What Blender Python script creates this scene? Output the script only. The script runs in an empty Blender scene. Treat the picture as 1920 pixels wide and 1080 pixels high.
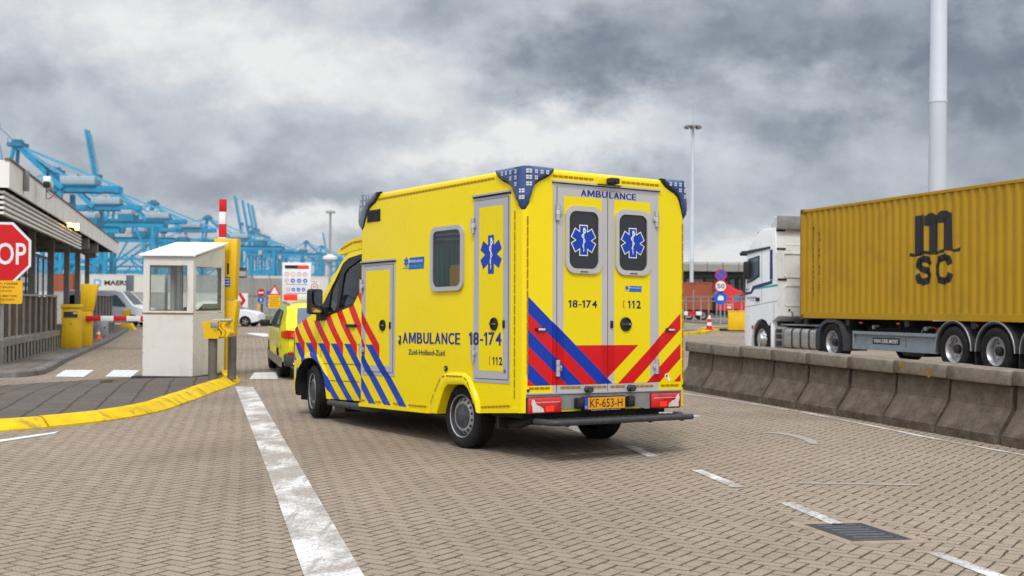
import bpy, bmesh, math, random
from mathutils import Vector, Matrix, Euler
random.seed(7)
R_ = math.radians
scene = bpy.context.scene
COL = scene.collection

# ------------------------------------------------------------------ camera
cam_d = bpy.data.cameras.new('camera')
cam = bpy.data.objects.new('camera', cam_d)
COL.objects.link(cam)
scene.camera = cam
cam_d.sensor_width = 36.0
cam_d.lens = 36.0 * 2320.8 / 1920.0
cam_d.clip_start = 0.1
cam_d.clip_end = 12000
CAM_H = 1.65
_cr = Matrix.Rotation(R_(0.286), 3, 'X') @ Matrix.Rotation(R_(-0.561), 3, 'Y')
_r, _f, _u = _cr.col[0], _cr.col[1], _cr.col[2]
cam.matrix_world = Matrix(((_r.x, _u.x, -_f.x, 0), (_r.y, _u.y, -_f.y, 0), (_r.z, _u.z, -_f.z, CAM_H), (0, 0, 0, 1)))
cam_d.dof.use_dof = True
cam_d.dof.focus_distance = 12.0
cam_d.dof.aperture_fstop = 2.6

# ------------------------------------------------------------------ render / exposure
scene.render.engine = 'CYCLES'
scene.cycles.use_denoising = True
scene.cycles.denoising_prefilter = 'NONE'
scene.cycles.max_bounces = 6
scene.cycles.diffuse_bounces = 3
scene.cycles.glossy_bounces = 3
scene.cycles.transmission_bounces = 5
scene.cycles.transparent_max_bounces = 12
scene.cycles.caustics_reflective = False
scene.cycles.caustics_refractive = False
scene.view_settings.view_transform = 'Standard'
scene.view_settings.look = 'None'
scene.view_settings.gamma = 1.0
scene.view_settings.use_curve_mapping = False
scene.view_settings.exposure = 0.33

# ------------------------------------------------------------------ node helper
class NT:
    """small expression helper around a node tree"""
    def __init__(s, tree):
        s.t = tree
    def node(s, typ, **kw):
        n = s.t.nodes.new(typ)
        for k, v in kw.items():
            setattr(n, k, v)
        return n
    def put(s, sock, v):
        if isinstance(v, bpy.types.NodeSocket):
            s.t.links.new(v, sock)
        else:
            sock.default_value = v
    def m(s, op, a, b=0.0, c=None, clamp=False):
        n = s.node('ShaderNodeMath', operation=op, use_clamp=clamp)
        s.put(n.inputs[0], a)
        s.put(n.inputs[1], b)
        if c is not None:
            s.put(n.inputs[2], c)
        return n.outputs[0]
    def add(s, a, b): return s.m('ADD', a, b)
    def sub(s, a, b): return s.m('SUBTRACT', a, b)
    def mul(s, a, b): return s.m('MULTIPLY', a, b)
    def div(s, a, b): return s.m('DIVIDE', a, b)
    def gt(s, a, b): return s.m('GREATER_THAN', a, b)
    def lt(s, a, b): return s.m('LESS_THAN', a, b)
    def mx(s, a, b): return s.m('MAXIMUM', a, b)
    def mn(s, a, b): return s.m('MINIMUM', a, b)
    def band(s, v, lo, hi): return s.mul(s.gt(v, lo), s.lt(v, hi))
    def smooth(s, v, lo, hi, o0=0.0, o1=1.0):
        n = s.node('ShaderNodeMapRange', interpolation_type='SMOOTHSTEP')
        s.put(n.inputs[0], v)
        n.inputs[1].default_value = lo; n.inputs[2].default_value = hi
        n.inputs[3].default_value = o0; n.inputs[4].default_value = o1
        return n.outputs[0]
    def lin(s, v, lo, hi, o0=0.0, o1=1.0):
        n = s.node('ShaderNodeMapRange')
        s.put(n.inputs[0], v)
        n.inputs[1].default_value = lo; n.inputs[2].default_value = hi
        n.inputs[3].default_value = o0; n.inputs[4].default_value = o1
        return n.outputs[0]
    def mix(s, f, a, b):
        n = s.node('ShaderNodeMix', data_type='RGBA')
        s.put(n.inputs[0], f)
        s.put(n.inputs[6], a if isinstance(a, bpy.types.NodeSocket) else tuple(a) + (1,) * (4 - len(a)))
        s.put(n.inputs[7], b if isinstance(b, bpy.types.NodeSocket) else tuple(b) + (1,) * (4 - len(b)))
        return n.outputs[2]
    def sep(s, v):
        n = s.node('ShaderNodeSeparateXYZ')
        s.put(n.inputs[0], v)
        return n.outputs
    def comb(s, x, y, z=0.0):
        n = s.node('ShaderNodeCombineXYZ')
        s.put(n.inputs[0], x); s.put(n.inputs[1], y); s.put(n.inputs[2], z)
        return n.outputs[0]
    def noise(s, vec, scale, detail=3.0, rough=0.55, dist=0.0, col=False):
        n = s.node('ShaderNodeTexNoise')
        if vec is not None:
            s.put(n.inputs['Vector'], vec)
        n.inputs['Scale'].default_value = scale
        n.inputs['Detail'].default_value = detail
        n.inputs['Roughness'].default_value = rough
        n.inputs['Distortion'].default_value = dist
        return n.outputs[1 if col else 0]
    def white(s, vec):
        n = s.node('ShaderNodeTexWhiteNoise', noise_dimensions='3D')
        s.put(n.inputs['Vector'], vec)
        return n.outputs[0]
    def vm(s, op, a, b=None):
        n = s.node('ShaderNodeVectorMath', operation=op)
        s.put(n.inputs[0], a)
        if b is not None:
            s.put(n.inputs[1], b)
        return n.outputs['Value'] if op in ('DOT_PRODUCT', 'LENGTH') else n.outputs[0]
    def objco(s):
        return s.node('ShaderNodeTexCoord').outputs['Object']

# ------------------------------------------------------------------ sky
SUN_EL, SUN_AZ = 52.0, 186.0        # azimuth clockwise from +Y: behind the camera
world = bpy.data.worlds.new('World')
scene.world = world
world.use_nodes = True
wt = NT(world.node_tree)
world.node_tree.nodes.clear()
w_out = wt.node('ShaderNodeOutputWorld')
w_bg = wt.node('ShaderNodeBackground')
w_bg.inputs['Strength'].default_value = 0.1
world.node_tree.links.new(w_bg.outputs[0], w_out.inputs['Surface'])
nishita = wt.node('ShaderNodeTexSky', sky_type='NISHITA')
nishita.sun_disc = False
nishita.sun_elevation = R_(SUN_EL)
nishita.sun_rotation = R_(SUN_AZ)
gen = wt.node('ShaderNodeTexCoord').outputs['Generated']
dx, dy, dz = wt.sep(gen)
dys = wt.mx(wt.m('ABSOLUTE', dy), 0.12)
su = wt.div(dx, dys)
sv = wt.div(dz, dys)
# cloud lookup: layers of cloud seen in perspective, warped so that the edges billow
cp = wt.comb(su, wt.mul(sv, 1.45), 0.37)
warp = wt.noise(cp, 8.5, 9.0, 0.68, 0.0, col=True)
wx, wy, wz = wt.sep(warp)
fine = wt.noise(cp, 19.0, 9.0, 0.58, 0.0)
mid = wt.noise(cp, 7.0, 9.0, 0.55, 0.0)
lump = wt.noise(wt.vm('ADD', cp, (3.1, 1.7, 0.0)), 10.0, 7.0, 0.56, 0.0)
billow = wt.m('ABSOLUTE', wt.sub(lump, 0.5))
u2 = wt.add(su, wt.mul(wt.sub(wx, 0.5), 0.15))
v2 = wt.add(sv, wt.mul(wt.sub(wy, 0.5), 0.11))
def _px(x, y): return ((x - 960) / 2320.8, (551.6 - y) / 2320.8)
# (px, py, half-width, half-height, amount) : large light and dark masses of the overcast
MASSES = [
    (150, 45, 330, 75, 0.17), (420, 95, 190, 65, 0.22), (640, 150, 230, 50, 0.17), (40, 190, 200, 70, -0.05),
    (720, 40, 240, 45, -0.05), (1060, 140, 190, 70, -0.30), (770, 190, 110, 60, 0.14), (880, 110, 100, 70, 0.06),
    (1250, 235, 130, 50, 0.19), (1020, 240, 120, 45, 0.28), (1130, 285, 180, 40, 0.16), (860, 310, 170, 34, 0.30),
    (1660, 50, 400, 95, -0.24), (1880, 210, 150, 150, -0.17), (1700, 350, 260, 90, -0.08), (1470, 240, 140, 38, -0.19), (1330, 60, 170, 50, -0.08),
    (1560, 175, 120, 35, 0.12), (1440, 360, 230, 40, 0.06), (1340, 480, 140, 24, 0.30), (590, 432, 160, 26, 0.34),
    (300, 300, 300, 75, -0.05), (480, 370, 260, 40, -0.09), (560, 250, 160, 60, 0.04), (120, 440, 260, 60, 0.10),
    (1420, 420, 160, 20, -0.08), (980, 420, 500, 20, 0.08), (470, 440, 40, 20, 0.06), (1190, 300, 60, 40, -0.20),
]
mass = None
for (mx_, my_, hw_, hh_, amt_) in MASSES:
    cu, cv = _px(mx_, my_)
    a_ = wt.mul(wt.sub(u2, cu), 2320.8 / hw_)
    b_ = wt.mul(wt.sub(v2, cv), 2320.8 / hh_)
    e_ = wt.m('POWER', 2.0, wt.mul(wt.add(wt.mul(a_, a_), wt.mul(b_, b_)), -1.0))
    g_ = wt.mul(e_, amt_)
    mass = g_ if mass is None else wt.add(mass, g_)
front = wt.smooth(dy, 0.1, 0.35)
mass = wt.mul(mass, front)
edge = wt.add(wt.sub(wt.smooth(mid, 0.44, 0.56), 0.5), wt.mul(wt.sub(wt.smooth(lump, 0.45, 0.56), 0.5), 0.6))
lum = wt.add(wt.add(0.525, wt.mul(mass, 1.08)), wt.add(wt.mul(wt.sub(fine, 0.5), 0.36), wt.add(wt.mul(edge, 0.105), wt.mul(wt.sub(billow, 0.07), 0.38))))
lum = wt.m('MINIMUM', wt.m('MAXIMUM', lum, 0.0), 0.88)
cloud = wt.node('ShaderNodeValToRGB')
cr = cloud.color_ramp
cr.elements[0].position = 0.02; cr.elements[0].color = (0.120, 0.145, 0.185, 1)
cr.elements[1].position = 0.88; cr.elements[1].color = (0.88, 0.875, 0.865, 1)
e = cr.elements.new(0.20); e.color = (0.195, 0.228, 0.280, 1)
e = cr.elements.new(0.40); e.color = (0.370, 0.410, 0.465, 1)
e = cr.elements.new(0.62); e.color = (0.60, 0.63, 0.675, 1)
wt.t.links.new(lum, cloud.inputs[0])
# an overcast sky is brightest overhead and towards the sun behind the clouds
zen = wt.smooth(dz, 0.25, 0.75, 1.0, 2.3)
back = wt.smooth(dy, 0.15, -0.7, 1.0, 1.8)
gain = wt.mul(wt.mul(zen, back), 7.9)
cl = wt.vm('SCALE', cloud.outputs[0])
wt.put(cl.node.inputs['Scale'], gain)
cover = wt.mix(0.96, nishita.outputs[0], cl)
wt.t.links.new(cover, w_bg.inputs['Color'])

# ------------------------------------------------------------------ sun behind the cloud cover
sun_d = bpy.data.lights.new('sun', 'SUN')
sun_d.energy = 1.5
sun_d.angle = R_(14)
sun_d.color = (1.0, 0.95, 0.87)
sun = bpy.data.objects.new('sun', sun_d)
COL.objects.link(sun)
_az = R_(SUN_AZ)
_sd = Vector((math.sin(_az) * math.cos(R_(SUN_EL)), math.cos(_az) * math.cos(R_(SUN_EL)), math.sin(R_(SUN_EL))))
sun.rotation_euler = _sd.to_track_quat('Z', 'Y').to_euler()

# ------------------------------------------------------------------ ground height: level up to the gate, then a gentle fall
def zg(Y):
    return -0.0075 * min(max(Y - 24.0, 0.0), 176.0)

# ------------------------------------------------------------------ mesh builder
_text_cache = {}
def glyphs(s, bold=0.0):
    k = (s, bold)
    if k not in _text_cache:
        c = bpy.data.curves.new('glyphs', 'FONT')
        c.body = s
        c.offset = bold
        c.resolution_u = 3
        o = bpy.data.objects.new('glyphs', c)
        me = bpy.data.meshes.new_from_object(o)
        vs = [(v.co.x, v.co.y) for v in me.vertices]
        fs = [tuple(p.vertices) for p in me.polygons]
        bpy.data.objects.remove(o)
        bpy.data.curves.remove(c)
        bpy.data.meshes.remove(me)
        _text_cache[k] = (vs, fs)
    return _text_cache[k]

class MB:
    def __init__(s):
        s.V = []; s.F = []; s.I = []; s.mats = []
    def mi(s, m):
        if m not in s.mats:
            s.mats.append(m)
        return s.mats.index(m)
    def add(s, vs, fs, mat):
        o = len(s.V); i = s.mi(mat)
        s.V += [tuple(v) for v in vs]
        for f in fs:
            s.F.append(tuple(o + k for k in f)); s.I.append(i)
        return s
    def poly(s, pts, mat):
        return s.add(pts, [tuple(range(len(pts)))], mat)
    def bm(s, b, mat, sel=None):
        b.verts.index_update()
        o = len(s.V)
        s.V += [tuple(v.co) for v in b.verts]
        for f in b.faces:
            s.F.append(tuple(o + v.index for v in f.verts))
            s.I.append(s.mi(sel(f) if sel else mat))
        b.free()
        return s
    def box(s, x0, x1, y0, y1, z0, z1, mat, bev=0.0, seg=2, M=None, sel=None):
        b = bmesh.new()
        bmesh.ops.create_cube(b, size=1.0)
        for v in b.verts:
            v.co = Vector((x0 + (v.co.x + .5) * (x1 - x0), y0 + (v.co.y + .5) * (y1 - y0), z0 + (v.co.z + .5) * (z1 - z0)))
        if bev:
            bmesh.ops.bevel(b, geom=list(b.edges), offset=bev, segments=seg, profile=0.5, affect='EDGES', clamp_overlap=True)
        if M is not None:
            b.transform(M)
        return s.bm(b, mat, sel)
    def bar(s, p, q, w, h, mat, up=(0, 0, 1), bev=0.0):
        p = Vector(p); q = Vector(q); d = q - p
        L = d.length; d.normalize()
        u = Vector(up)
        if abs(d.dot(u)) > 0.98:
            u = Vector((0, 1, 0)) if abs(d.y) < .9 else Vector((1, 0, 0))
        y = u.cross(d).normalized(); z = d.cross(y)
        M = Matrix(((d.x, y.x, z.x, p.x), (d.y, y.y, z.y, p.y), (d.z, y.z, z.z, p.z), (0, 0, 0, 1)))
        return s.box(0, L, -w / 2, w / 2, -h / 2, h / 2, mat, bev, 2, M)
    def prism(s, poly, fn, a, b, mat, cap=True, side=None):
        n = len(poly)
        vs = [fn(u, v, a) for u, v in poly] + [fn(u, v, b) for u, v in poly]
        fs = [(i, (i + 1) % n, n + (i + 1) % n, n + i) for i in range(n)]
        s.add(vs, fs, side or mat)
        if cap:
            s.add(vs[:n], [tuple(range(n - 1, -1, -1))], mat)
            s.add(vs[n:], [tuple(range(n))], mat)
        return s
    def tube(s, pts, r, mat, n=8, caps=True, closed=False):
        pts = [Vector(p) for p in pts]
        rs = r if isinstance(r, (list, tuple)) else [r] * len(pts)
        vs = []; fs = []
        m = len(pts)
        prev = None
        for i, p in enumerate(pts):
            if closed:
                d = pts[(i + 1) % m] - pts[i - 1]
            else:
                d = (pts[min(i + 1, m - 1)] - pts[max(i - 1, 0)])
            d.normalize()
            if prev is None:
                u = Vector((0, 0, 1)) if abs(d.z) < .9 else Vector((1, 0, 0))
                u = (u - d * u.dot(d)).normalized()
            else:
                u = (prev - d * prev.dot(d)).normalized()
            prev = u
            w = d.cross(u)
            for k in range(n):
                a = 2 * math.pi * k / n
                vs.append(p + (u * math.cos(a) + w * math.sin(a)) * rs[i])
        for i in range(m if closed else m - 1):
            for k in range(n):
                j = (i + 1) % m
                fs.append((i * n + k, i * n + (k + 1) % n, j * n + (k + 1) % n, j * n + k))
        if caps and not closed:
            fs.append(tuple(range(n - 1, -1, -1)))
            fs.append(tuple(range((m - 1) * n, m * n)))
        return s.add(vs, fs, mat)
    def lathe(s, prof, mat, n=32, c=(0, 0, 0), axis='z', caps=False):
        """prof: (radius, height) along axis"""
        vs = []; fs = []
        c = Vector(c)
        for r, h in prof:
            for k in range(n):
                a = 2 * math.pi * k / n
                x, y = r * math.cos(a), r * math.sin(a)
                if axis == 'z': v = Vector((x, y, h))
                elif axis == 'y': v = Vector((x, h, y))
                else: v = Vector((h, x, y))
                vs.append(v + c)
        m = len(prof)
        for i in range(m - 1):
            for k in range(n):
                fs.append((i * n + k, i * n + (k + 1) % n, (i + 1) * n + (k + 1) % n, (i + 1) * n + k))
        if caps:
            fs.append(tuple(range(n))); fs.append(tuple(range((m - 1) * n, m * n)))
        return s.add(vs, fs, mat)
    def disc(s, c, r, fn, mat, n=20, r2=None):
        """flat disc or ring in the (u,v) plane of fn(u,v)"""
        cu, cv = c
        ring = [(cu + r * math.cos(2 * math.pi * k / n), cv + r * math.sin(2 * math.pi * k / n)) for k in range(n)]
        if r2 is None:
            return s.poly([fn(u, v) for u, v in ring], mat)
        ring2 = [(cu + r2 * math.cos(2 * math.pi * k / n), cv + r2 * math.sin(2 * math.pi * k / n)) for k in range(n)]
        vs = [fn(u, v) for u, v in ring] + [fn(u, v) for u, v in ring2]
        return s.add(vs, [(k, (k + 1) % n, n + (k + 1) % n, n + k) for k in range(n)], mat)
    def text(s, txt, u0, u1, v0, v1, fn, mat, bold=0.02):
        """letters fitted to the box u0..u1 (reading direction) x v0..v1 of fn(u,v)"""
        vs, fs = glyphs(txt, bold)
        xs = [v[0] for v in vs]; ys = [v[1] for v in vs]
        xa, xb, ya, yb = min(xs), max(xs), min(ys), max(ys)
        out = [fn(u0 + (x - xa) / (xb - xa) * (u1 - u0), v0 + (y - ya) / (yb - ya) * (v1 - v0)) for x, y in vs]
        return s.add(out, fs, mat)
    def bold(s, txt, u0, u1, v0, v1, fnd, d, mat, k=.35):
        """heavy lettering: three passes of film, each a hair above the last"""
        e = (v1 - v0) * .045 * k / .35
        wid = [{'M': 1.30, 'L': .78, 'E': .84, 'I': .4}.get(c, 1.0) for c in txt]
        tot = sum(wid); x = u0
        for c, w in zip(txt, wid):
            cw = (u1 - u0) * w / tot
            a, b = x + cw * .07, x + cw * .93
            if c == 'M':
                P = [(0, 0), (0, 1), (.25, 1), (.5, .40), (.75, 1), (1, 1), (1, 0), (.79, 0), (.79, .62), (.57, .10), (.43, .10), (.21, .62), (.21, 0)]
                s.poly([fnd(d)(a + p * (b - a), v0 + q * (v1 - v0)) for p, q in P], mat)
            else:
                for i, du in enumerate((-e, 0.0, e)):
                    s.text(c, a + e + du, b - e + du, v0, v1, fnd(d + .0003 * i), mat, .004)
            x += cw
        return s
    def digits(s, txt, u0, u1, v0, v1, fn, mat, bold=0.02):
        """figures set in even cells, with a plain flagged 1"""
        wid = [{'1': .62, '-': .66}.get(c, 1.0) for c in txt]
        tot = sum(wid); x = u0
        for c, w in zip(txt, wid):
            cw = (u1 - u0) * w / tot; h = v1 - v0
            if c == '1':
                P = [(.42, 0), (.86, 0), (.86, 1), (.50, 1), (.02, .84), (.02, .66), (.42, .76)]
                s.poly([fn(x + p * cw * .9, v0 + q * h) for p, q in P], mat)
            elif c == '-':
                s.poly([fn(x + cw * p, v0 + h * q) for p, q in ((.12, .34), (.85, .34), (.85, .48), (.12, .48))], mat)
            else:
                s.text(c, x + cw * .06, x + cw * .92, v0, v1, fn, mat, bold)
            x += cw
        return s
    def surf(s, poly, us, vs_, fn, mat, sel=None):
        """a flat outline cut along us / vs lines and mapped through fn(u,v)"""
        b = bmesh.new()
        b.faces.new([b.verts.new((u, v, 0)) for u, v in poly])
        for u in us:
            bmesh.ops.bisect_plane(b, geom=list(b.verts) + list(b.edges) + list(b.faces), plane_co=(u, 0, 0), plane_no=(1, 0, 0), dist=1e-5)
        for v in vs_:
            bmesh.ops.bisect_plane(b, geom=list(b.verts) + list(b.edges) + list(b.faces), plane_co=(0, v, 0), plane_no=(0, 1, 0), dist=1e-5)
        big = [f for f in b.faces if len(f.verts) > 4]
        if big:
            bmesh.ops.triangulate(b, faces=big)
        for v in b.verts:
            v.co = Vector(fn(v.co.x, v.co.y))
        return s.bm(b, mat, sel)
    def mesh(s, name, smooth=32, flip=True):
        me = bpy.data.meshes.new(name)
        me.from_pydata(s.V, [], s.F)
        for m in s.mats:
            me.materials.append(m)
        me.polygons.foreach_set('material_index', s.I)
        b = bmesh.new(); b.from_mesh(me)
        if flip:
            bmesh.ops.recalc_face_normals(b, faces=list(b.faces))
        lim = R_(smooth)
        for f in b.faces:
            f.smooth = smooth > 0
        if smooth > 0:
            for e in b.edges:
                if len(e.link_faces) == 2:
                    e.smooth = e.calc_face_angle(0.0) < lim
                else:
                    e.smooth = False
        b.to_mesh(me); b.free()
        me.update()
        return me
    def build(s, name, parent=None, smooth=32, **tags):
        o = bpy.data.objects.new(name, s.mesh(name, smooth))
        COL.objects.link(o)
        if parent is not None:
            o.parent = parent
        for k, v in tags.items():
            o[k] = v
        return o

def thing(name, label, category, loc=(0, 0, 0), rz=0.0, group=None, euler=None):
    o = bpy.data.objects.new(name, None)
    o.empty_display_size = 0.3
    COL.objects.link(o)
    o.location = loc
    o.rotation_euler = euler if euler else (0, 0, rz)
    o['label'] = label; o['category'] = category
    if group: o['group'] = group
    return o

def tag(o, label, category, group=None):
    o['label'] = label; o['category'] = category
    if group: o['group'] = group
    return o

def dup(root, loc=None, rz=None, label=None, category=None, group=None, parent=None, scale=None):
    r = root.copy(); COL.objects.link(r)
    if parent is not None: r.parent = parent
    if loc is not None: r.location = loc
    if rz is not None: r.rotation_euler = (0, 0, rz)
    if scale is not None: r.scale = scale
    if label: r['label'] = label
    if category: r['category'] = category
    if group: r['group'] = group
    for ch in list(root.children):
        c = ch.copy(); COL.objects.link(c); c.parent = r
        for g in list(ch.children):
            d = g.copy(); COL.objects.link(d); d.parent = c
    return r

def frange(a, b, st):
    n = max(1, int(round((b - a) / st)))
    return [a + (b - a) * i / n for i in range(n + 1)]

def arc(cx, cy, r, a0, a1, n):
    return [(cx + r * math.cos(R_(a0 + (a1 - a0) * i / n)), cy + r * math.sin(R_(a0 + (a1 - a0) * i / n))) for i in range(n + 1)]

def rrect(x0, x1, y0, y1, r, n=5):
    return (arc(x1 - r, y0 + r, r, -90, 0, n) + arc(x1 - r, y1 - r, r, 0, 90, n)
            + arc(x0 + r, y1 - r, r, 90, 180, n) + arc(x0 + r, y0 + r, r, 180, 270, n))

# ------------------------------------------------------------------ materials
def srgb(r, g, b):
    f = lambda c: (c / 255 / 12.92) if c / 255 <= 0.04045 else ((c / 255 + 0.055) / 1.055) ** 2.4
    return (f(r), f(g), f(b))

def mat(name, col, rough=0.5, metal=0.0, var=0.12, vs=4.0, bump=0.0, bs=60.0, coat=0.0, spec=0.32, dirt=None, emit=None, emit_s=0.0, speck=0.0):
    m = bpy.data.materials.new(name)
    m.use_nodes = True
    t = NT(m.node_tree)
    bs_ = m.node_tree.nodes['Principled BSDF']
    oc = t.objco()
    c0 = tuple(max(0, c * (1 - var)) for c in col) + (1,)
    c1 = tuple(min(1, c * (1 + var)) for c in col) + (1,)
    n = t.noise(oc, vs, 5.0, 0.62)
    colr = t.mix(t.lin(n, 0.3, 0.7), c0, c1)
    if dirt:
        dcol, amt, dsc = dirt
        d = t.smooth(t.noise(oc, dsc, 6.0, 0.65, 0.4), 0.48, 0.72, 0.0, amt)
        colr = t.mix(d, colr, tuple(dcol) + (1,))
    if speck:
        sp = t.noise(oc, 140.0, 2.0, 0.7)
        colr = t.mix(t.smooth(sp, 0.52, 0.72, 0.0, speck), colr, tuple(c * 0.35 for c in col) + (1,))
        colr = t.mix(t.smooth(sp, 0.28, 0.46, speck * 0.8, 0.0), colr, tuple(min(1, c * 1.9) for c in col) + (1,))
    t.put(bs_.inputs['Base Color'], colr)
    t.put(bs_.inputs['Roughness'], t.lin(t.noise(oc, vs * 2.3, 4.0), 0.3, 0.7, max(0.02, rough * 0.8), min(1, rough * 1.2)))
    bs_.inputs['Metallic'].default_value = metal
    bs_.inputs['Specular IOR Level'].default_value = spec
    if coat:
        bs_.inputs['Coat Weight'].default_value = coat
        bs_.inputs['Coat Roughness'].default_value = 0.06
    if bump:
        bn = t.node('ShaderNodeBump')
        bn.inputs['Strength'].default_value = bump
        bn.inputs['Distance'].default_value = 0.01
        t.put(bn.inputs['Height'], t.noise(oc, bs, 6.0, 0.65))
        t.put(bs_.inputs['Normal'], bn.outputs[0])
    if emit:
        bs_.inputs['Emission Color'].default_value = tuple(emit) + (1,)
        bs_.inputs['Emission Strength'].default_value = emit_s
    return m

def glass_mat(name, tint, alpha=0.35, rough=0.03):
    """thin window glass: partly see-through, reflecting the sky"""
    m = bpy.data.materials.new(name)
    m.use_nodes = True
    nt = m.node_tree
    t = NT(nt)
    nt.nodes.clear()
    out = t.node('ShaderNodeOutputMaterial')
    tr = t.node('ShaderNodeBsdfTransparent'); tr.inputs[0].default_value = tuple(tint) + (1,)
    gl = t.node('ShaderNodeBsdfGlossy'); gl.inputs['Roughness'].default_value = rough
    gl.inputs[0].default_value = (0.9, 0.95, 1, 1)
    df = t.node('ShaderNodeBsdfDiffuse'); df.inputs[0].default_value = tuple(c * 0.12 for c in tint) + (1,)
    m1 = t.node('ShaderNodeMixShader'); m1.inputs[0].default_value = alpha
    nt.links.new(tr.outputs[0], m1.inputs[1]); nt.links.new(df.outputs[0], m1.inputs[2])
    fr = t.node('ShaderNodeFresnel'); fr.inputs[0].default_value = 1.5
    m2 = t.node('ShaderNodeMixShader')
    nt.links.new(t.m('ADD', fr.outputs[0], 0.015), m2.inputs[0])
    nt.links.new(m1.outputs[0], m2.inputs[1]); nt.links.new(gl.outputs[0], m2.inputs[2])
    nt.links.new(m2.outputs[0], out.inputs[0])
    return m

YEL = (0.775, 0.598, 0.0005)
M = {}
M['yellow'] = mat('yellow_paint', YEL, 0.25, var=0.02, vs=1.2, coat=0.10, spec=0.22)
M['frame'] = mat('grey_frame', (0.44, 0.44, 0.47), 0.42, 0.25, var=0.05, vs=2)
M['seam'] = mat('dark_seam', (0.03, 0.03, 0.03), 0.6, var=0.1)
M['black'] = mat('black_plastic', (0.018, 0.018, 0.02), 0.45, var=0.25, vs=8)
M['rubber'] = mat('tyre_rubber', (0.014, 0.014, 0.015), 0.8, var=0.3, vs=9, bump=0.15, bs=90, dirt=((0.040, 0.037, 0.034), 0.5, 6), spec=0.2)
M['steel'] = mat('painted_steel', (0.50, 0.50, 0.52), 0.35, 0.6, var=0.12, vs=12, dirt=((0.2, 0.17, 0.14), 0.5, 9))
M['wheelsilver'] = mat('wheel_silver', (0.36, 0.36, 0.37), 0.45, 0.4, var=0.12, vs=12, dirt=((0.16, 0.14, 0.12), 0.5, 9))
M['hub'] = mat('hub_cap_grey', (0.055, 0.058, 0.065), 0.5, var=0.15, vs=14)
M['blue'] = mat('reflective_blue', (0.004, 0.045, 0.36), 0.3, var=0.08, vs=10)
M['navy'] = mat('lettering_blue', (0.004, 0.02, 0.22), 0.35, var=0.05)
M['navytext'] = mat('lettering_dark', (0.008, 0.013, 0.06), 0.35, var=0.05)
M['red'] = mat('reflective_red', (0.58, 0.006, 0.008), 0.3, var=0.06, vs=10)
M['white'] = mat('white_film', (0.78, 0.78, 0.78), 0.35, var=0.03)
M['amber'] = mat('amber_tape', (0.36, 0.17, 0.004), 0.3, var=0.25, vs=60)
M['curtain'] = mat('green_curtain', (0.012, 0.12, 0.045), 0.85, var=0.3, vs=3)
M['blind'] = mat('grey_blind', (0.22, 0.21, 0.20), 0.8, var=0.2)
M['darkint'] = mat('dark_interior', (0.012, 0.013, 0.014), 0.8, var=0.2)
M['blackglass'] = mat('tinted_glass', (0.012, 0.012, 0.013), 0.06, var=0.1, spec=0.6)
M['bluelens'] = mat('blue_lens', (0.030, 0.065, 0.19), 0.14, var=0.12, vs=9, coat=0.6)
M['frontlens'] = mat('front_beacon_lens', (0.16, 0.19, 0.27), 0.14, var=0.15, vs=9, coat=0.6)
M['clearlens'] = mat('clear_lens', (0.55, 0.58, 0.62), 0.15, var=0.1, vs=9, coat=0.5)
M['led'] = mat('led_module', (0.62, 0.64, 0.66), 0.25, 0.3, var=0.3, vs=70)
M['redlens'] = mat('red_lens', (0.55, 0.012, 0.012), 0.12, var=0.3, vs=16, coat=0.7)
M['redlit'] = mat('red_lamp_glow', (0.75, 0.02, 0.01), 0.15, var=0.2, vs=22, coat=0.7, emit=(1, 0.04, 0.02), emit_s=0.35)
M['whitelens'] = mat('white_lens', (0.62, 0.58, 0.52), 0.15, var=0.2, vs=20, coat=0.7)
M['plate'] = mat('plate_yellow', (0.78, 0.32, 0.006), 0.35, var=0.06)
M['eublue'] = mat('plate_blue', (0.012, 0.09, 0.5), 0.4)
M['darkgrey'] = mat('dark_grey_plastic', (0.042, 0.044, 0.050), 0.5, var=0.2, vs=10)
M['midgrey'] = mat('mid_grey_plastic', (0.22, 0.21, 0.20), 0.55, var=0.15, vs=6, dirt=((0.12, 0.1, 0.085), 0.5, 5))
M['glass'] = glass_mat('window_glass', (0.62, 0.72, 0.70), 0.25)
M['darkglass'] = glass_mat('dark_window_glass', (0.78, 0.84, 0.82), 0.08)
M['clearglass'] = glass_mat('clear_window_glass', (0.86, 0.90, 0.88), 0.05)
M['mirror'] = mat('mirror_glass', (0.55, 0.58, 0.6), 0.03, 1.0, var=0.02)
M['logoblue'] = mat('logo_blue', (0.004, 0.09, 0.42), 0.4, var=0.05)
M['chrome'] = mat('bright_metal', (0.62, 0.62, 0.63), 0.25, 0.9, var=0.12, vs=5)
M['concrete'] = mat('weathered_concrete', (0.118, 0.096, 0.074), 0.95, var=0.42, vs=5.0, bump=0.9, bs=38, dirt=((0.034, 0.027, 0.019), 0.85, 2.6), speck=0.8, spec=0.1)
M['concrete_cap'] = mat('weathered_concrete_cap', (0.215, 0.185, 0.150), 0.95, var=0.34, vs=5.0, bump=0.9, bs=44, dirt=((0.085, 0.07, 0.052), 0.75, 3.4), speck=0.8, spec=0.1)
M['lichen'] = mat('orange_lichen', (0.30, 0.15, 0.02), 0.9, var=0.3, vs=20)
M['stone'] = mat('pale_concrete', (0.27, 0.235, 0.19), 0.9, var=0.25, vs=3, bump=0.4, bs=40, dirt=((0.14, 0.115, 0.09), 0.7, 2.0))
M['kerbgrey'] = mat('kerb_concrete', (0.17, 0.155, 0.14), 0.9, var=0.25, vs=4, bump=0.3, bs=40, dirt=((0.09, 0.08, 0.07), 0.7, 3.0))
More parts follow.
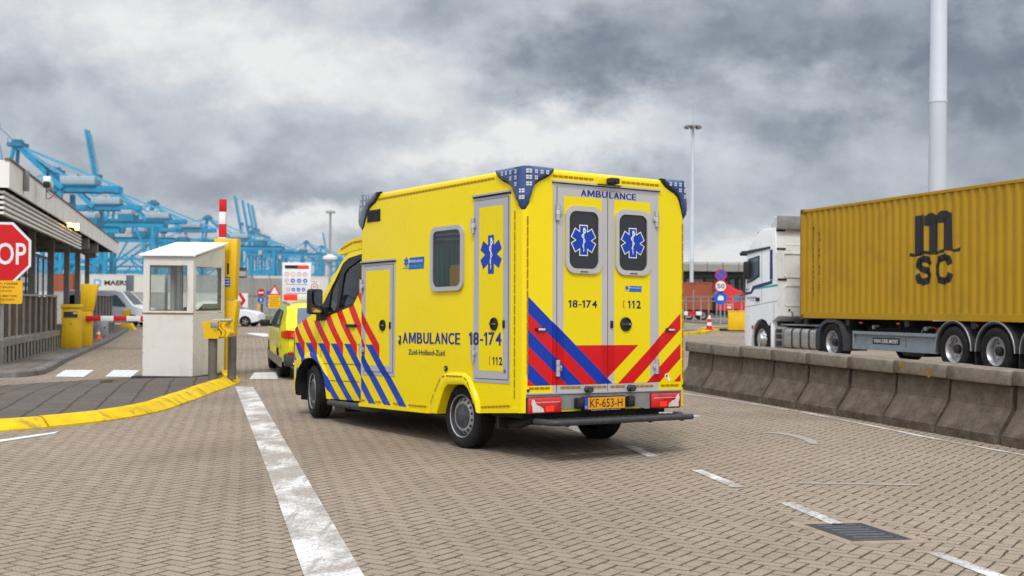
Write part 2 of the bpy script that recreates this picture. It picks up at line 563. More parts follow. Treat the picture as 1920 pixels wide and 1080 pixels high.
M['kerbyellow'] = mat('kerb_yellow_paint', (0.70, 0.46, 0.012), 0.8, var=0.16, vs=3, bump=0.5, bs=40, dirt=((0.13, 0.105, 0.05), 0.75, 3.3), spec=0.15)
M['yelpost'] = mat('post_yellow_paint', (0.76, 0.46, 0.006), 0.45, var=0.06, vs=2, dirt=((0.35, 0.22, 0.03), 0.35, 3))
M['grime_white'] = mat('booth_white', (0.66, 0.625, 0.575), 0.5, var=0.05, vs=2, dirt=((0.52, 0.46, 0.37), 0.5, 2.2))
M['boothside'] = mat('booth_white_aged', (0.66, 0.62, 0.55), 0.5, var=0.07, vs=2, dirt=((0.44, 0.35, 0.25), 0.6, 1.6))
M['roofwhite'] = mat('roof_white', (0.80, 0.80, 0.79), 0.4, var=0.03)
M['rust'] = mat('rust_brown', (0.20, 0.12, 0.06), 0.8, var=0.3, vs=8)
M['galv'] = mat('galvanised_steel', (0.36, 0.36, 0.36), 0.5, 0.5, var=0.15, vs=6)
M['rustpost'] = mat('weathered_steel_post', (0.16, 0.14, 0.12), 0.6, 0.4, var=0.2, vs=6)
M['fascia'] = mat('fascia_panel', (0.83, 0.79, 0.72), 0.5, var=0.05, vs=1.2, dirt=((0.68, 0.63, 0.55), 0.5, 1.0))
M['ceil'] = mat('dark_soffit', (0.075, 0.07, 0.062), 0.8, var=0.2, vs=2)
M['column'] = mat('column_grey', (0.27, 0.25, 0.23), 0.55, var=0.12)
M['slat'] = mat('brown_slat', (0.085, 0.052, 0.028), 0.75, var=0.25, vs=5)
M['signred'] = mat('sign_red', (0.56, 0.008, 0.012), 0.4, var=0.05, vs=3)
M['signwhite'] = mat('sign_white', (0.72, 0.72, 0.72), 0.4, var=0.05, vs=3)
M['signyellow'] = mat('sign_yellow', (0.80, 0.42, 0.01), 0.45, var=0.06, vs=3)
M['signblue'] = mat('sign_blue', (0.008, 0.10, 0.48), 0.4, var=0.06)
M['ink'] = mat('black_ink', (0.02, 0.02, 0.022), 0.5, var=0.1)
M['brownink'] = mat('brown_ink', (0.16, 0.085, 0.01), 0.5, var=0.1)
M['orange'] = mat('cone_orange', (0.80, 0.13, 0.01), 0.5, var=0.08)
M['lamp'] = mat('lit_lamp', (0.9, 0.6, 0.2), 0.3, emit=(1.0, 0.62, 0.16), emit_s=5.0)
M['crane'] = mat('crane_blue_paint', (0.006, 0.27, 0.48), 0.5, var=0.14, vs=0.12)
M['cranedark'] = mat('crane_dark_blue_paint', (0.012, 0.17, 0.30), 0.6, var=0.2, vs=0.2)  # darker blue for cross ties, walkways, stairs, trolleys and bogies
M['cranelight'] = mat('crane_stay_paint', (0.07, 0.34, 0.52), 0.5, var=0.1, vs=0.1)
M['house'] = mat('machinery_house_white', (0.33, 0.39, 0.43), 0.5, var=0.08, vs=0.2)
M['truckwhite'] = mat('truck_white_paint', (0.84, 0.855, 0.88), 0.3, var=0.03, vs=1.0, coat=0.4)
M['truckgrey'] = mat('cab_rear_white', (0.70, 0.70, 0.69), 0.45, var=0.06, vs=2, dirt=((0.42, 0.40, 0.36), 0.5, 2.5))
M['aluminium'] = mat('brushed_aluminium', (0.52, 0.52, 0.51), 0.32, 0.85, var=0.15, vs=6)
M['sidebar'] = mat('trailer_grey_blue', (0.21, 0.245, 0.28), 0.45, var=0.1, vs=3, dirt=((0.13, 0.13, 0.13), 0.5, 3))
M['teal'] = mat('teal_stripe', (0.01, 0.36, 0.32), 0.35)
M['indigo'] = mat('indigo_stripe', (0.025, 0.03, 0.13), 0.35)
M['container'] = mat('container_ochre', (0.42, 0.240, 0.006), 0.55, var=0.06, vs=0.8, dirt=((0.28, 0.16, 0.015), 0.4, 1.4))
M['contrust'] = mat('container_rust', (0.24, 0.115, 0.03), 0.8, var=0.25, vs=5, dirt=((0.13, 0.05, 0.02), 0.8, 6))
M['redtruck'] = mat('truck_red_paint', (0.60, 0.012, 0.018), 0.35, var=0.06, coat=0.3)
M['rustcont'] = mat('container_rust_red', (0.30, 0.075, 0.032), 0.6, var=0.12, vs=0.8)
M['reefer'] = mat('reefer_white', (0.60, 0.58, 0.53), 0.5, var=0.06, vs=0.5)
M['greybox'] = mat('container_grey', (0.34, 0.33, 0.31), 0.55, var=0.1, vs=0.6)
M['skyblue'] = mat('logo_light_blue', (0.10, 0.40, 0.62), 0.5)
M['wallpanel'] = mat('corrugated_wall', (0.30, 0.29, 0.265), 0.6, var=0.1, vs=0.5)
M['carwhite'] = mat('car_white_paint', (0.75, 0.76, 0.78), 0.25, var=0.02, coat=0.5)
M['fluo'] = mat('fluorescent_yellow', (0.70, 0.68, 0.004), 0.3, var=0.04, coat=0.4)
M['fluopale'] = mat('pale_reflective_film', (0.66, 0.68, 0.38), 0.3, var=0.06)
M['mast'] = mat('mast_grey_paint', (0.50, 0.53, 0.57), 0.45, var=0.05, vs=1.0)
M['castiron'] = mat('cast_iron', (0.055, 0.052, 0.058), 0.55, 0.5, var=0.25, vs=14, dirt=((0.12, 0.075, 0.05), 0.5, 9))
M['grass'] = mat('grass_green', (0.085, 0.10, 0.025), 0.9, var=0.4, vs=3)
M['leddark'] = mat('led_panel_dark', (0.035, 0.012, 0.008), 0.4)
M['ledred'] = mat('led_red_lit', (0.5, 0.01, 0.01), 0.4, emit=(1, 0.02, 0.01), emit_s=1.6)
M['suvglass'] = mat('car_window_blue_grey', (.10, .14, .18), .05, var=.1, spec=.8)
M['hood'] = mat('green_box', (0.05, 0.25, 0.12), 0.6)
M['ringred'] = M['signred']

def livery_side(name, base, rough=0.25, metal=0.0, coat=0.10):
    """blue and red diagonal stripes of the vehicle's flanks (vehicle coordinates)"""
    m = mat(name, base, rough, metal, var=0.02, vs=1.2, coat=coat, spec=0.22)
    t = NT(m.node_tree)
    b = m.node_tree.nodes['Principled BSDF']
    basec = b.inputs['Base Color'].links[0].from_socket
    x, y, z = t.sep(t.objco())
    T, Z0, P = 1.13, 1.107, 0.365
    dzn = t.sub(Z0, z)
    s_ = t.add(t.sub(t.mul(x, -1.0), t.mul(dzn, T)), 3.062)
    q = t.m('FLOORED_MODULO', s_, P)
    lim = t.lt(s_, 0.19)
    below = t.mx(dzn, 0.0)
    red = t.mul(t.lt(t.add(q, t.mul(below, T)), 0.170), lim)
    blue = t.mul(t.mul(t.gt(q, P - 0.172), t.gt(dzn, 0.0)), t.lt(s_, 0.0))
    blue = t.mul(blue, t.gt(z, 0.40))
    on = t.mul(t.gt(y, 0.0), t.m('SUBTRACT', 1.0, t.mul(t.gt(x, 5.30), t.lt(z, 0.87))))
    red = t.mul(red, on); blue = t.mul(blue, on)
    c = t.mix(blue, basec, (0.004, 0.045, 0.36))
    c = t.mix(red, c, (0.58, 0.006, 0.008))
    t.put(b.inputs['Base Color'], c)
    return m

def livery_rear(name, base, rough=0.25, metal=0.0, coat=0.10):
    """chevrons of the vehicle's tail (vehicle coordinates)"""
    m = mat(name, base, rough, metal, var=0.02, vs=1.2, coat=coat, spec=0.22)
    t = NT(m.node_tree)
    b = m.node_tree.nodes['Principled BSDF']
    basec = b.inputs['Base Color'].links[0].from_socket
    x, y, z = t.sep(t.objco())
    a = t.sub(t.add(1.634, t.mul(t.sub(y, 1.048), 0.827)), z)
    zok = t.mul(t.gt(z, 0.735), t.mul(t.lt(y, 1.046), t.gt(y, -1.006)))
    k = t.m('FLOORED_MODULO', a, 0.3248)
    left = t.mul(t.gt(a, 0.0), zok)
    blue = t.mul(left, t.lt(k, 0.1624))
    red = t.mul(left, t.gt(k, 0.1624))
    bb = t.sub(z, t.sub(0.799, t.mul(t.sub(y, 0.021), 0.812)))
    tri = t.mul(t.mul(t.lt(z, 1.134), t.lt(a, 0.0)), t.mul(t.gt(bb, 0.0), zok))
    c_ = t.add(z, t.mul(t.add(y, 1.006), 0.824))
    bands = t.add(t.add(t.band(c_, 1.299, 1.473), t.band(c_, 0.985, 1.150)), t.lt(c_, 0.82))
    bands = t.mul(t.mul(bands, t.lt(a, 0.0)), zok)
    red = t.m('MINIMUM', t.add(red, t.add(tri, bands)), 1.0)
    col = basec
    col = t.mix(blue, col, (0.004, 0.035, 0.33))
    col = t.mix(red, col, (0.58, 0.006, 0.008))
    t.put(b.inputs['Base Color'], col)
    return m
M['side'] = livery_side('side_livery_yellow', YEL)
M['side_frame'] = livery_side('side_livery_grey', (0.44, 0.44, 0.47), 0.42, 0.25, 0.0)
M['rear'] = livery_rear('tail_livery_yellow', YEL)
M['rear_frame'] = livery_rear('tail_livery_grey', (0.50, 0.48, 0.46), 0.42, 0.25, 0.0)

# ================================================================== AMBULANCE (vehicle coordinates: x forward from the tail, y to its left)
HW = 1.0767
amb = thing('ambulance', 'yellow ambulance with blue and red diagonal stripes and closed grey framed rear doors', 'ambulance',
            (1.01399, 12.77506, 0.0), euler=(R_(0.6129), R_(1.5383), R_(125.1486)))
SD = lambda x, z, d=0.0: (x, HW + d, z)             # on the left flank
RE = lambda y, z, d=0.0: (-d, y, z)                 # on the tail
def sd(d): return lambda u, v: SD(u, v, d)
def sdt(d): return lambda u, v: SD(-u, v, d)        # reading direction on the left flank
def re(d): return lambda u, v: RE(-u, v, d)         # reading direction on the tail
EMBED = -0.02

def amb_body():
    prof = [(0, .47), (.735, .43), (.80, .44), (.867, .554), (.965, .669), (1.039, .714), (1.367, .701), (1.431, .664), (1.496, .564),
            (1.586, .379), (1.79, .366), (3.415, .361), (3.415, 2.91), (0, 2.91)]
    b = bmesh.new()
    A = [b.verts.new((x, -HW, z)) for x, z in prof]
    B = [b.verts.new((x, HW, z)) for x, z in prof]
    n = len(prof)
    for i in range(n):
        b.faces.new((A[i], A[(i + 1) % n], B[(i + 1) % n], B[i]))
    b.faces.new(A); b.faces.new(B[::-1])
    bmesh.ops.recalc_face_normals(b, faces=list(b.faces))
    ed = []
    for e in b.edges:
        p, q = e.verts[0].co, e.verts[1].co
        if p.z > 2.9 and q.z > 2.9: ed.append(e)
        elif abs(p.x - q.x) < 1e-4 and abs(p.y - q.y) < 1e-4 and abs(p.z - q.z) > 1.0: ed.append(e)
    bmesh.ops.bevel(b, geom=ed, offset=.06, segments=5, profile=.5, affect='EDGES')
    def sel(f):
        nn = f.normal
        if nn.x < -.98: return M['rear']
        if nn.y > .98: return M['side']
        return M['yellow']
    m = MB(); m.bm(b, M['yellow'], sel)
    # lower skirt lip along the flank
    m.prism([(1.80, .366), (3.40, .361), (3.40, .405), (1.80, .41)], lambda u, v, w: (u, w, v), HW - .02, HW + .012, M['yellow'])
    m.prism([(.10, .468), (.735, .43), (.735, .475), (.10, .51)], lambda u, v, w: (u, w, v), HW - .02, HW + .012, M['yellow'])
    return m.build('body', amb)
amb_body()

# flared wheel arch trims
OUT = [(1.760, .390), (1.681, .570), (1.576, .728), (1.498, .807), (1.368, .832), (1.065, .834), (.966, .790), (.867, .673), (.794, .570), (.757, .427)]
INN = [(1.590, .375), (1.535, .48), (1.470, .60), (1.425, .665), (1.36, .703), (1.045, .712), (.975, .675), (.90, .59), (.84, .51), (.80, .437)]
for sgn in (1, -1):
    m = MB(); vs = []; fs = []
    for (ox, oz), (ix, iz) in zip(OUT, INN):
        for k, d in ((0, .0), (.12, .022), (.35, .036), (.75, .042), (1.0, .028), (1.04, -.10)):
            vs.append((ox + (ix - ox) * k, sgn * (HW + d), oz + (iz - oz) * k))
    for i in range(len(OUT) - 1):
        for k in range(5):
            fs.append((i * 6 + k, i * 6 + k + 1, i * 6 + 6 + k + 1, i * 6 + 6 + k))
    m.add(vs, fs, M['yellow'])
    m.build('wheel_arch_trim', amb, 50)

# underbody, dark wheel housings, sills
m = MB()
m.box(.12, 5.6, -.80, .80, .33, .60, M['darkint'])
m.box(.76, 1.66, -.72, .72, .55, 1.0, M['darkint'])
m.box(.20, .75, -.95, .95, .40, .50, M['darkint'])
m.tube([(.25, .75, .40), (.45, .80, .33), (.8, .82, .31)], .05, M['black'], 8)
m.box(1.72, 3.35, -.98, .98, .37, .45, M['darkint'])
m.box(.62, .66, .70, .95, .27, .46, M['black'])
m.box(.62, .66, -.95, -.70, .27, .46, M['black'])
m.box(1.15, 1.35, -.9, .9, .28, .42, M['black'])
m.build('underbody', amb)

# ---------- amber retro-reflective dashes, all round
TAPES = []
def dashes(m, pts, fn, st=.066, ln=.056, hh=.011, mt=None):
    if m is None:
        m = MB(); TAPES.append(m)
    pts = [Vector((p[0], p[1])) for p in pts]
    for a, b in zip(pts, pts[1:]):
        L = (b - a).length
        n = int(L / st)
        if n < 1: continue
        d = (b - a) / L; nn = Vector((-d.y, d.x))
        off = (L - n * st + (st - ln)) / 2
        for i in range(n):
            p = a + d * (off + i * st); q = p + d * ln
            m.poly([fn(*(p - nn * hh)), fn(*(q - nn * hh)), fn(*(q + nn * hh)), fn(*(p + nn * hh))], mt or M['amber'])
dashes(None, [(.49, 2.838), (3.06, 2.826)], sd(.004))
dashes(None, [(.163, .58), (.163, 2.50)], sd(.004), st=.105, ln=.09, hh=.009)
dashes(None, [(.21, .53), (.76, .487)], sd(.016))
dashes(None, [(1.80, .437), (2.24, .434)], sd(.016))
for x in (2.50, 2.92, 3.32): dashes(None, [(x - .075, .436), (x + .075, .436)], sd(.016))
dashes(None, [(1.715, .455), (1.63, .60), (1.487, .775), (1.395, .793), (1.045, .795), (.967, .752), (.842, .515)], sd(.04), hh=.009)
for a, b in ((.735, .20), (-.16, -.70)): dashes(None, [(a, 2.838), (b, 2.838)], lambda y, z: RE(y, z, .004))
dashes(None, [(1.052 - .04, .80), (1.052 - .04, 2.47)], lambda y, z: RE(y + .028, z, .004), st=.105, ln=.09, hh=.009)
dashes(None, [(-1.035, .75), (-1.035, 2.47)], lambda y, z: RE(y, z, .004), st=.105, ln=.09, hh=.009)
dashes(None, [(1.033, .711), (.75, .709)], lambda y, z: RE(y, z, .005))
dashes(None, [(.672, .712), (.35, .709)], lambda y, z: RE(y, z, .020))
dashes(None, [(.25, .709), (.036, .707)], lambda y, z: RE(y, z, .020))
dashes(None, [(.010, .706), (-.22, .705)], lambda y, z: RE(y, z, .020))
dashes(None, [(-.31, .703), (-.628, .701)], lambda y, z: RE(y, z, .020))
dashes(None, [(-.70, .700), (-.99, .698)], lambda y, z: RE(y, z, .005))
for m in TAPES: m.build('reflective_tape', amb, 0)

# ---------- corner beacons
RC = .06; ARC_L = RC * math.pi / 2
def corner_pt(s, off, z, fx, sy):
    if s < 0: x, y = RC - s, HW + off
    elif s > ARC_L: x, y = -off, HW - RC - (s - ARC_L)
    else:
        a = s / RC
        x, y = RC - (RC + off) * math.sin(a), HW - RC + (RC + off) * math.cos(a)
    if fx: x = 3.415 - x
    return (x, y * sy, z)
BZ = [(-.40, 2.905), (-.352, 2.845), (-.29, 2.80), (-.225, 2.775), (-.17, 2.745), (-.11, 2.67), (-.07, 2.59), (-.036, 2.515), (.01, 2.475), (.05, 2.475),
      (.08, 2.53), (.105, 2.62), (.125, 2.69), (.155, 2.745), (.20, 2.78), (.25, 2.805), (.286, 2.825), (.33, 2.855), (.366, 2.905)]
def zb_at(s):
    for (a, za), (b, zb) in zip(BZ, BZ[1:]):
        if a <= s <= b: return za + (zb - za) * (s - a) / (b - a)
    return 2.905
def beacon(fx, sy, lens):
    ss = sorted(set([b[0] for b in BZ] + [ARC_L * i / 6 for i in range(7)]))
    def shell(m, grow, off, mt, ztop, bulge):
        vs = []; fs = []
        rows = 7
        for s in ss:
            z0 = zb_at(s) - grow
            sg = s + (grow if s > ARC_L / 2 else -grow) * min(1, abs(s - ARC_L / 2) / .4)
            for r in range(rows):
                k = r / (rows - 1)
                o = off + bulge * math.sin(math.pi * min(k * 1.05 + .08, 1))
                z = z0 + (ztop - z0) * k
                if r == 0: o = -.01
                if r == rows - 1: o = off - .008
                vs.append(corner_pt(sg, o, z, fx, sy))
            p = Vector(corner_pt(sg, -.03, ztop + .012, fx, sy)); vs.append(tuple(p))
            c = Vector((3.415 - .22 if fx else .22, (HW - .22) * sy, ztop + .012))
            vs.append(tuple(p.lerp(c, .55)))
        R2 = rows + 2
        for i in range(len(ss) - 1):
            for k in range(R2 - 1):
                fs.append((i * R2 + k, i * R2 + k + 1, (i + 1) * R2 + k + 1, (i + 1) * R2 + k))
        m.add(vs, fs, mt)
    m = MB(); shell(m, .022, .016, M['black'], 2.905, .0)
    trim = m.build('beacon', amb, 50)
    m = MB(); shell(m, 0, .024, lens, 2.912, .018)
    m.build('lens', trim, 60)
    m = MB()
    for r, (z, cnt) in enumerate(((2.862, (-.27, -.20, -.125, -.035, .075, .145, .215, .285)), (2.80, (-.125, -.035, .075, .145)), (2.735, (-.035, .075)),
                                  (2.665, (.03,)), (2.60, (.03,)))):
        for s in cnt:
            for ds in (-.0095, .0095):
                for dz2 in (-.011, .011):
                    a = [corner_pt(s + ds + e0 * .008, .0445, z + dz2 + e1 * .0085, fx, sy) for e0, e1 in ((-1, -1), (1, -1), (1, 1), (-1, 1))]
                    m.poly(a, M['led'])
    m.build('led_array', trim, 0)
beacon(False, 1, M['bluelens']); beacon(False, -1, M['bluelens'])
beacon(True, 1, M['frontlens']); beacon(True, -1, M['frontlens'])

# ---------- hinges and handles
def hinge(parent, c, plane):
    m = MB()
    for k, (dz_, w, mt) in enumerate(((.055, .024, 'steel'), (0, .026, 'chrome'), (-.055, .024, 'steel'))):
        u, v = c
        if plane == 'side': m.lathe([(.0, -.026), (w, -.026), (w, .026), (0, .026)], M[mt], 12, SD(u, v + dz_, .022))
        else: m.lathe([(.0, -.026), (w, -.026), (w, .026), (0, .026)], M[mt], 12, RE(u, v + dz_, .022))
    return m
def add_hinge(parent, u, v, plane, du):
    m = hinge(parent, (u, v), plane)
    if plane == 'side': m.box(min(u, u + du), max(u, u + du), HW, HW + .03, v - .028, v + .028, M['chrome'], .004)
    else: m.box(-.03, 0, min(u, u + du), max(u, u + du), v - .028, v + .028, M['chrome'], .004)
    m.build('hinge', parent, 40)
def round_handle(parent, u, v, r, plane, d0):
    m = MB()
    fn = (lambda a, b, d: SD(a, b, d)) if plane == 'side' else (lambda a, b, d: RE(a, b, d))
    n = 28
    ring = [(math.cos(2 * math.pi * k / n), math.sin(2 * math.pi * k / n)) for k in range(n)]
    prof = [(r, d0), (r * .98, d0 + .016), (r * .84, d0 + .020), (r * .74, d0 + .006), (0.001, d0 + .005)]
    vs = [fn(u + rr * cx, v + rr * cy, d) for rr, d in prof for cx, cy in ring]
    fs = [(i * n + k, i * n + (k + 1) % n, (i + 1) * n + (k + 1) % n, (i + 1) * n + k) for i in range(len(prof) - 1) for k in range(n)]
    m.add(vs, fs, M['black'])
    p = [(u - r * .92, v - r * .16), (u + r * .92, v - r * .16), (u + r * .92, v + r * .18), (u - r * .92, v + r * .18)]
    m.prism(p, fn, d0 + .004, d0 + .026, M['darkgrey'])
    m.disc((u + (-.55 * r if plane == 'side' else .55 * r) * (-1 if plane != 'side' else 1), v), r * .15, lambda a, b: fn(a, b, d0 + .0275), M['chrome'], 10)
    m.build('handle', parent, 40)

def framed_door(name, x0, x1, z0, z1, px0, px1, pz0, pz1, leaf):
    """grey framed locker or entrance door on the left flank"""
    m = MB()
    f3 = lambda u, v, w: SD(u, v, w)
    m.prism([(x0, z0), (x1, z0), (x1, z1), (x0, z1)], f3, EMBED, .006, M['side_frame'])
    lx0, lx1, lz0, lz1 = leaf
    m.prism([(lx0, lz0), (lx1, lz0), (lx1, lz1), (lx0, lz1)], f3, .004, .0075, M['seam'])
    e = .006
    m.prism([(lx0 + e, lz0 + e), (lx1 - e, lz0 + e), (lx1 - e, lz1 - e), (lx0 + e, lz1 - e)], f3, .005, .013, M['side_frame'])
    m.prism([(px0, pz0), (px1, pz0), (px1, pz1), (px0, pz1)], f3, .006, .015, M['side'])
    m.prism([(x0 - .01, z1 + .012), (x1 + .01, z1 + .012), (x1 + .01, z1 + .03), (x0 - .01, z1 + .03)], f3, EMBED, .03, M['side_frame'])
    m.prism([(x0 - .01, z1 - .004), (x1 + .01, z1 - .004), (x1 + .01, z1 + .012), (x0 - .01, z1 + .012)], f3, EMBED, .014, M['seam'])
    return m.build(name, amb, 20)
door_r = framed_door('side_door', .242, .902, .747, 2.662, .351, .785, .868, 2.553, (.262, .868, .784, 2.632))
door_f = framed_door('side_door', 2.548, 3.345, .744, 2.075, 2.66, 3.232, .860, 1.985, (2.588, 3.30, .784, 2.045))
add_hinge(door_r, .893, 2.376, 'side', -.05); add_hinge(door_r, .882, 1.049, 'side', -.05)
add_hinge(door_f, 3.337, 1.805, 'side', -.06); add_hinge(door_f, 3.331, 1.043, 'side', -.06)
round_handle(door_r, .501, 1.348, .066, 'side', .015); round_handle(door_f, 2.810, 1.336, .066, 'side', .015)
m = MB(); m.box(.317, .341, HW + .01, HW + .03, 1.305, 1.385, M['black'], .004); m.build('latch', door_r)
m = MB(); m.box(2.628, 2.652, HW + .01, HW + .03, 1.295, 1.375, M['black'], .004); m.build('latch', door_f)

# ---------- star of life emblem, drawn as two layers of film with a serpent staff
def star_poly(c, R, w):
    pts = []
    for k in range(6):
        a = R_(90 + 60 * k)
        ca, sa = math.cos(a), math.sin(a)
        inner = w / math.sin(R_(30)) * .5
        am = a - R_(30)
        pts.append((c[0] + w / 2 / math.sin(R_(30)) * math.cos(am), c[1] + w / 2 / math.sin(R_(30)) * math.sin(am)))
        pts.append((c[0] + R * ca + w / 2 * sa, c[1] + R * sa - w / 2 * ca))
        pts.append((c[0] + R * ca - w / 2 * sa, c[1] + R * sa + w / 2 * ca))
    return pts
def ribbon(pts, ws):
    L = []; Rr = []
    for i, p in enumerate(pts):
        a = Vector(pts[max(i - 1, 0)]); b = Vector(pts[min(i + 1, len(pts) - 1)])
        d = (b - a).normalized(); n = Vector((-d.y, d.x)) * ws[i] / 2
        L.append((p[0] + n.x, p[1] + n.y)); Rr.append((p[0] - n.x, p[1] - n.y))
    return L, Rr
def add_ribbon(m, pts, ws, fn, mt):
    L, Rr = ribbon(pts, ws)
    n = len(pts)
    m.add([fn(*p) for p in L] + [fn(*p) for p in Rr], [(i, i + 1, n + i + 1, n + i) for i in range(n - 1)], mt)
def star(m, c, R, w, fnd, d, white=True, sx=1.0, blue='blue'):
    sq = lambda pts: [(c[0] + (u - c[0]) * sx, v) for u, v in pts]
    if white:
        m.poly([fnd(d)(*p) for p in sq(star_poly(c, R + .010, w + .018))], M['white'])
    m.poly([fnd(d + .0015)(*p) for p in sq(star_poly(c, R, w))], M[blue])
    f = fnd(d + .003)
    add_ribbon(m, sq([(c[0], c[1] + R * .86), (c[0], c[1] - R * .80)]), [w * .16, w * .07], f, M['white'])
    sn = []; ws = []
    for i in range(37):
        k = i / 36
        y = c[1] + R * (.74 - 1.42 * k)
        amp = w * (.30 - .20 * k)
        sn.append((c[0] + amp * math.sin(k * 4.2 * math.pi + .6), y)); ws.append(w * (.15 - .10 * k))
    add_ribbon(m, sq(sn), ws, f, M['white'])
    m.disc((c[0] + w * .10 * sx, c[1] + R * .80), w * .13, f, M['white'], 10)

def phone(m, u, v, h, f):
    pts = [(u + h * .22 - h * .26 * math.sin(R_(a)), v + h * .5 * math.cos(R_(a))) for a in range(20, 161, 14)]
    add_ribbon(m, pts, [h * .20] * 2 + [h * .11] * (len(pts) - 4) + [h * .20] * 2, f, M['red'])
def one12(m, u0, u1, v0, v1, f):
    w = u1 - u0
    phone(m, u0, (v0 + v1) / 2, (v1 - v0), f)
    m.digits('1', u0 + w * .24, u0 + w * .43, v0, v1, f, M['navytext'], .02)
    m.digits('1', u0 + w * .48, u0 + w * .67, v0, v1, f, M['navytext'], .02)
    m.text('2', u0 + w * .74, u1, v0, v1, f, M['navytext'], .03)
    for k in (.455, .70): m.disc((u0 + w * k, (v0 + v1) / 2), w * .022, f, M['navytext'], 8)
def service_logo(m, u0, u1, v0, v1, f):
    w = u1 - u0; h = v1 - v0
    star(m, (u0 + w * .14, v0 + h * .66), h * .40, h * .22, lambda d: (lambda a, b: f(a, b)), 0, white=False, blue='logoblue')
    m.poly([f(u0 + w * .25, v0), f(u0 + w * .97, v0), f(u1, v1), f(u0 + w * .30, v1)], M['logoblue'])
    m.poly([f(u0, v0 + h * .10), f(u0 + w * .25, v0 + h * .10), f(u0 + w * .25, v0 + h * .17), f(u0, v0 + h * .17)], M['logoblue'])
# film on the flank
m = MB()
m.bold('AMBULANCE', -2.383, -1.153, 1.131, 1.254, sdt, .004, M['navy'])
m.build('lettering', amb, 0); m = MB()
m.text('Zuid-Holland-Zuid', -2.241, -1.468, 1.004, 1.064, sdt(.004), M['navytext'], .012)
m.build('lettering', amb, 0); m = MB()
service_logo(m, -2.365, -1.905, 1.970, 2.100, sdt(.0035))
m.text('Ambulancedienst', -2.235, -1.935, 2.043, 2.083, sdt(.005), M['white'], .0)
m.text('Zuid-Holland-Zuid', -2.235, -1.945, 1.985, 2.022, sdt(.005), M['skyblue'], .0)
m.build('service_logo', amb, 0)
m = MB()
m.digits('18-174', -.975, -.361, 1.128, 1.263, sdt(.0165), M['navy'], .022)
m.build('lettering', door_r, 0); m = MB()
one12(m, -.587, -.355, .931, 1.014, sdt(.0165))
m.build('emergency_number', door_r, 0); m = MB()
star(m, (-.564, 2.060), .197, .108, sdt, .0165, white=False, sx=.98)
m.build('emblem', door_r, 0)

# vent, filler cap, locks
m = MB()
m.box(2.916, 3.230, HW - .01, HW + .008, 2.569, 2.712, M['black'], .004)
for i in range(9):
    z = 2.582 + i * .0136
    for a, b in ((2.925, 3.065), (3.08, 3.222)):
        m.prism([(HW + .006, z), (HW + .018, z - .004), (HW + .018, z + .0), (HW + .006, z + .005)], lambda u, v, w: (w, u, v), a, b, M['darkgrey'])
m.build('vent', amb)
m = MB()
for (u, v, r) in ((1.439, .869, .030), (.319, .872, .020)):
    m.lathe([(r, -.01), (r, .014), (r * .8, .018), (0.001, .016)], M['black'], 16, (u, HW, v), 'y')
    m.lathe([(r * .45, .016), (r * .45, .021), (0.001, .021)], M['steel'], 12, (u, HW, v), 'y')
m.build('filler_cap', amb)
m = MB()
m.box(2.415, 2.452, HW - .01, HW + .016, 1.118, 1.217, M['black'], .005)
m.box(2.420, 2.447, HW + .015, HW + .019, 1.165, 1.205, M['led'])
m.build('shore_socket', amb)

# ---------- flank window: frame, glass, curtain behind
def ring_prism(m, o, i, fn, a, b, mt):
    n = len(o)
    vs = [fn(u, v, a) for u, v in o] + [fn(u, v, b) for u, v in o] + [fn(u, v, b) for u, v in i] + [fn(u, v, a) for u, v in i]
    fs = []
    for k in range(n):
        j = (k + 1) % n
        for r in range(4):
            q = (r + 1) % 4
            fs.append((r * n + k, r * n + j, q * n + j, q * n + k))
    m.add(vs, fs, mt)
m = MB()
m.poly([SD(u, v, .003) for u, v in rrect(1.131, 1.687, 1.749, 2.360, .07)], M['darkint'])
n_ = 40
vs = []; fs = []
for i in range(n_ + 1):
    x = 1.13 + .557 * i / n_
    d = .006 + .004 * math.sin(i * 1.7) + .003 * math.sin(i * .9 + 1)
    vs += [SD(x, 1.755, d), SD(x, 2.22, d)]
for i in range(n_): fs.append((2 * i, 2 * i + 2, 2 * i + 3, 2 * i + 1))
m.add(vs, fs, M['curtain'])
for i in range(5):
    z = 2.215 + i * .030
    k = .010 * math.sin(i * 1.9)
    m.prism([(1.16, z), (1.66, z + .012 + k), (1.66, z + .030 + k), (1.16, z + .018)], lambda u, v, w: SD(u, v, w), .004, .010, M['blind'] if i % 2 else M['darkint'])
m.poly([SD(u, v, .0135) for u, v in rrect(1.135, 1.36, 1.755, 1.98, .03)], M['signyellow'])
cur = m.build('curtain', amb, 60)
m = MB(); ring_prism(m, rrect(1.085, 1.743, 1.705, 2.407, .105), rrect(1.131, 1.687, 1.751, 2.360, .075), lambda u, v, w: SD(u, v, w), -.01, .030, M['frame'])
wf = m.build('window', amb, 50)
m = MB(); m.poly([SD(u, v, .020) for u, v in rrect(1.130, 1.688, 1.750, 2.361, .076)], M['darkglass']); m.build('glass', wf, 0)

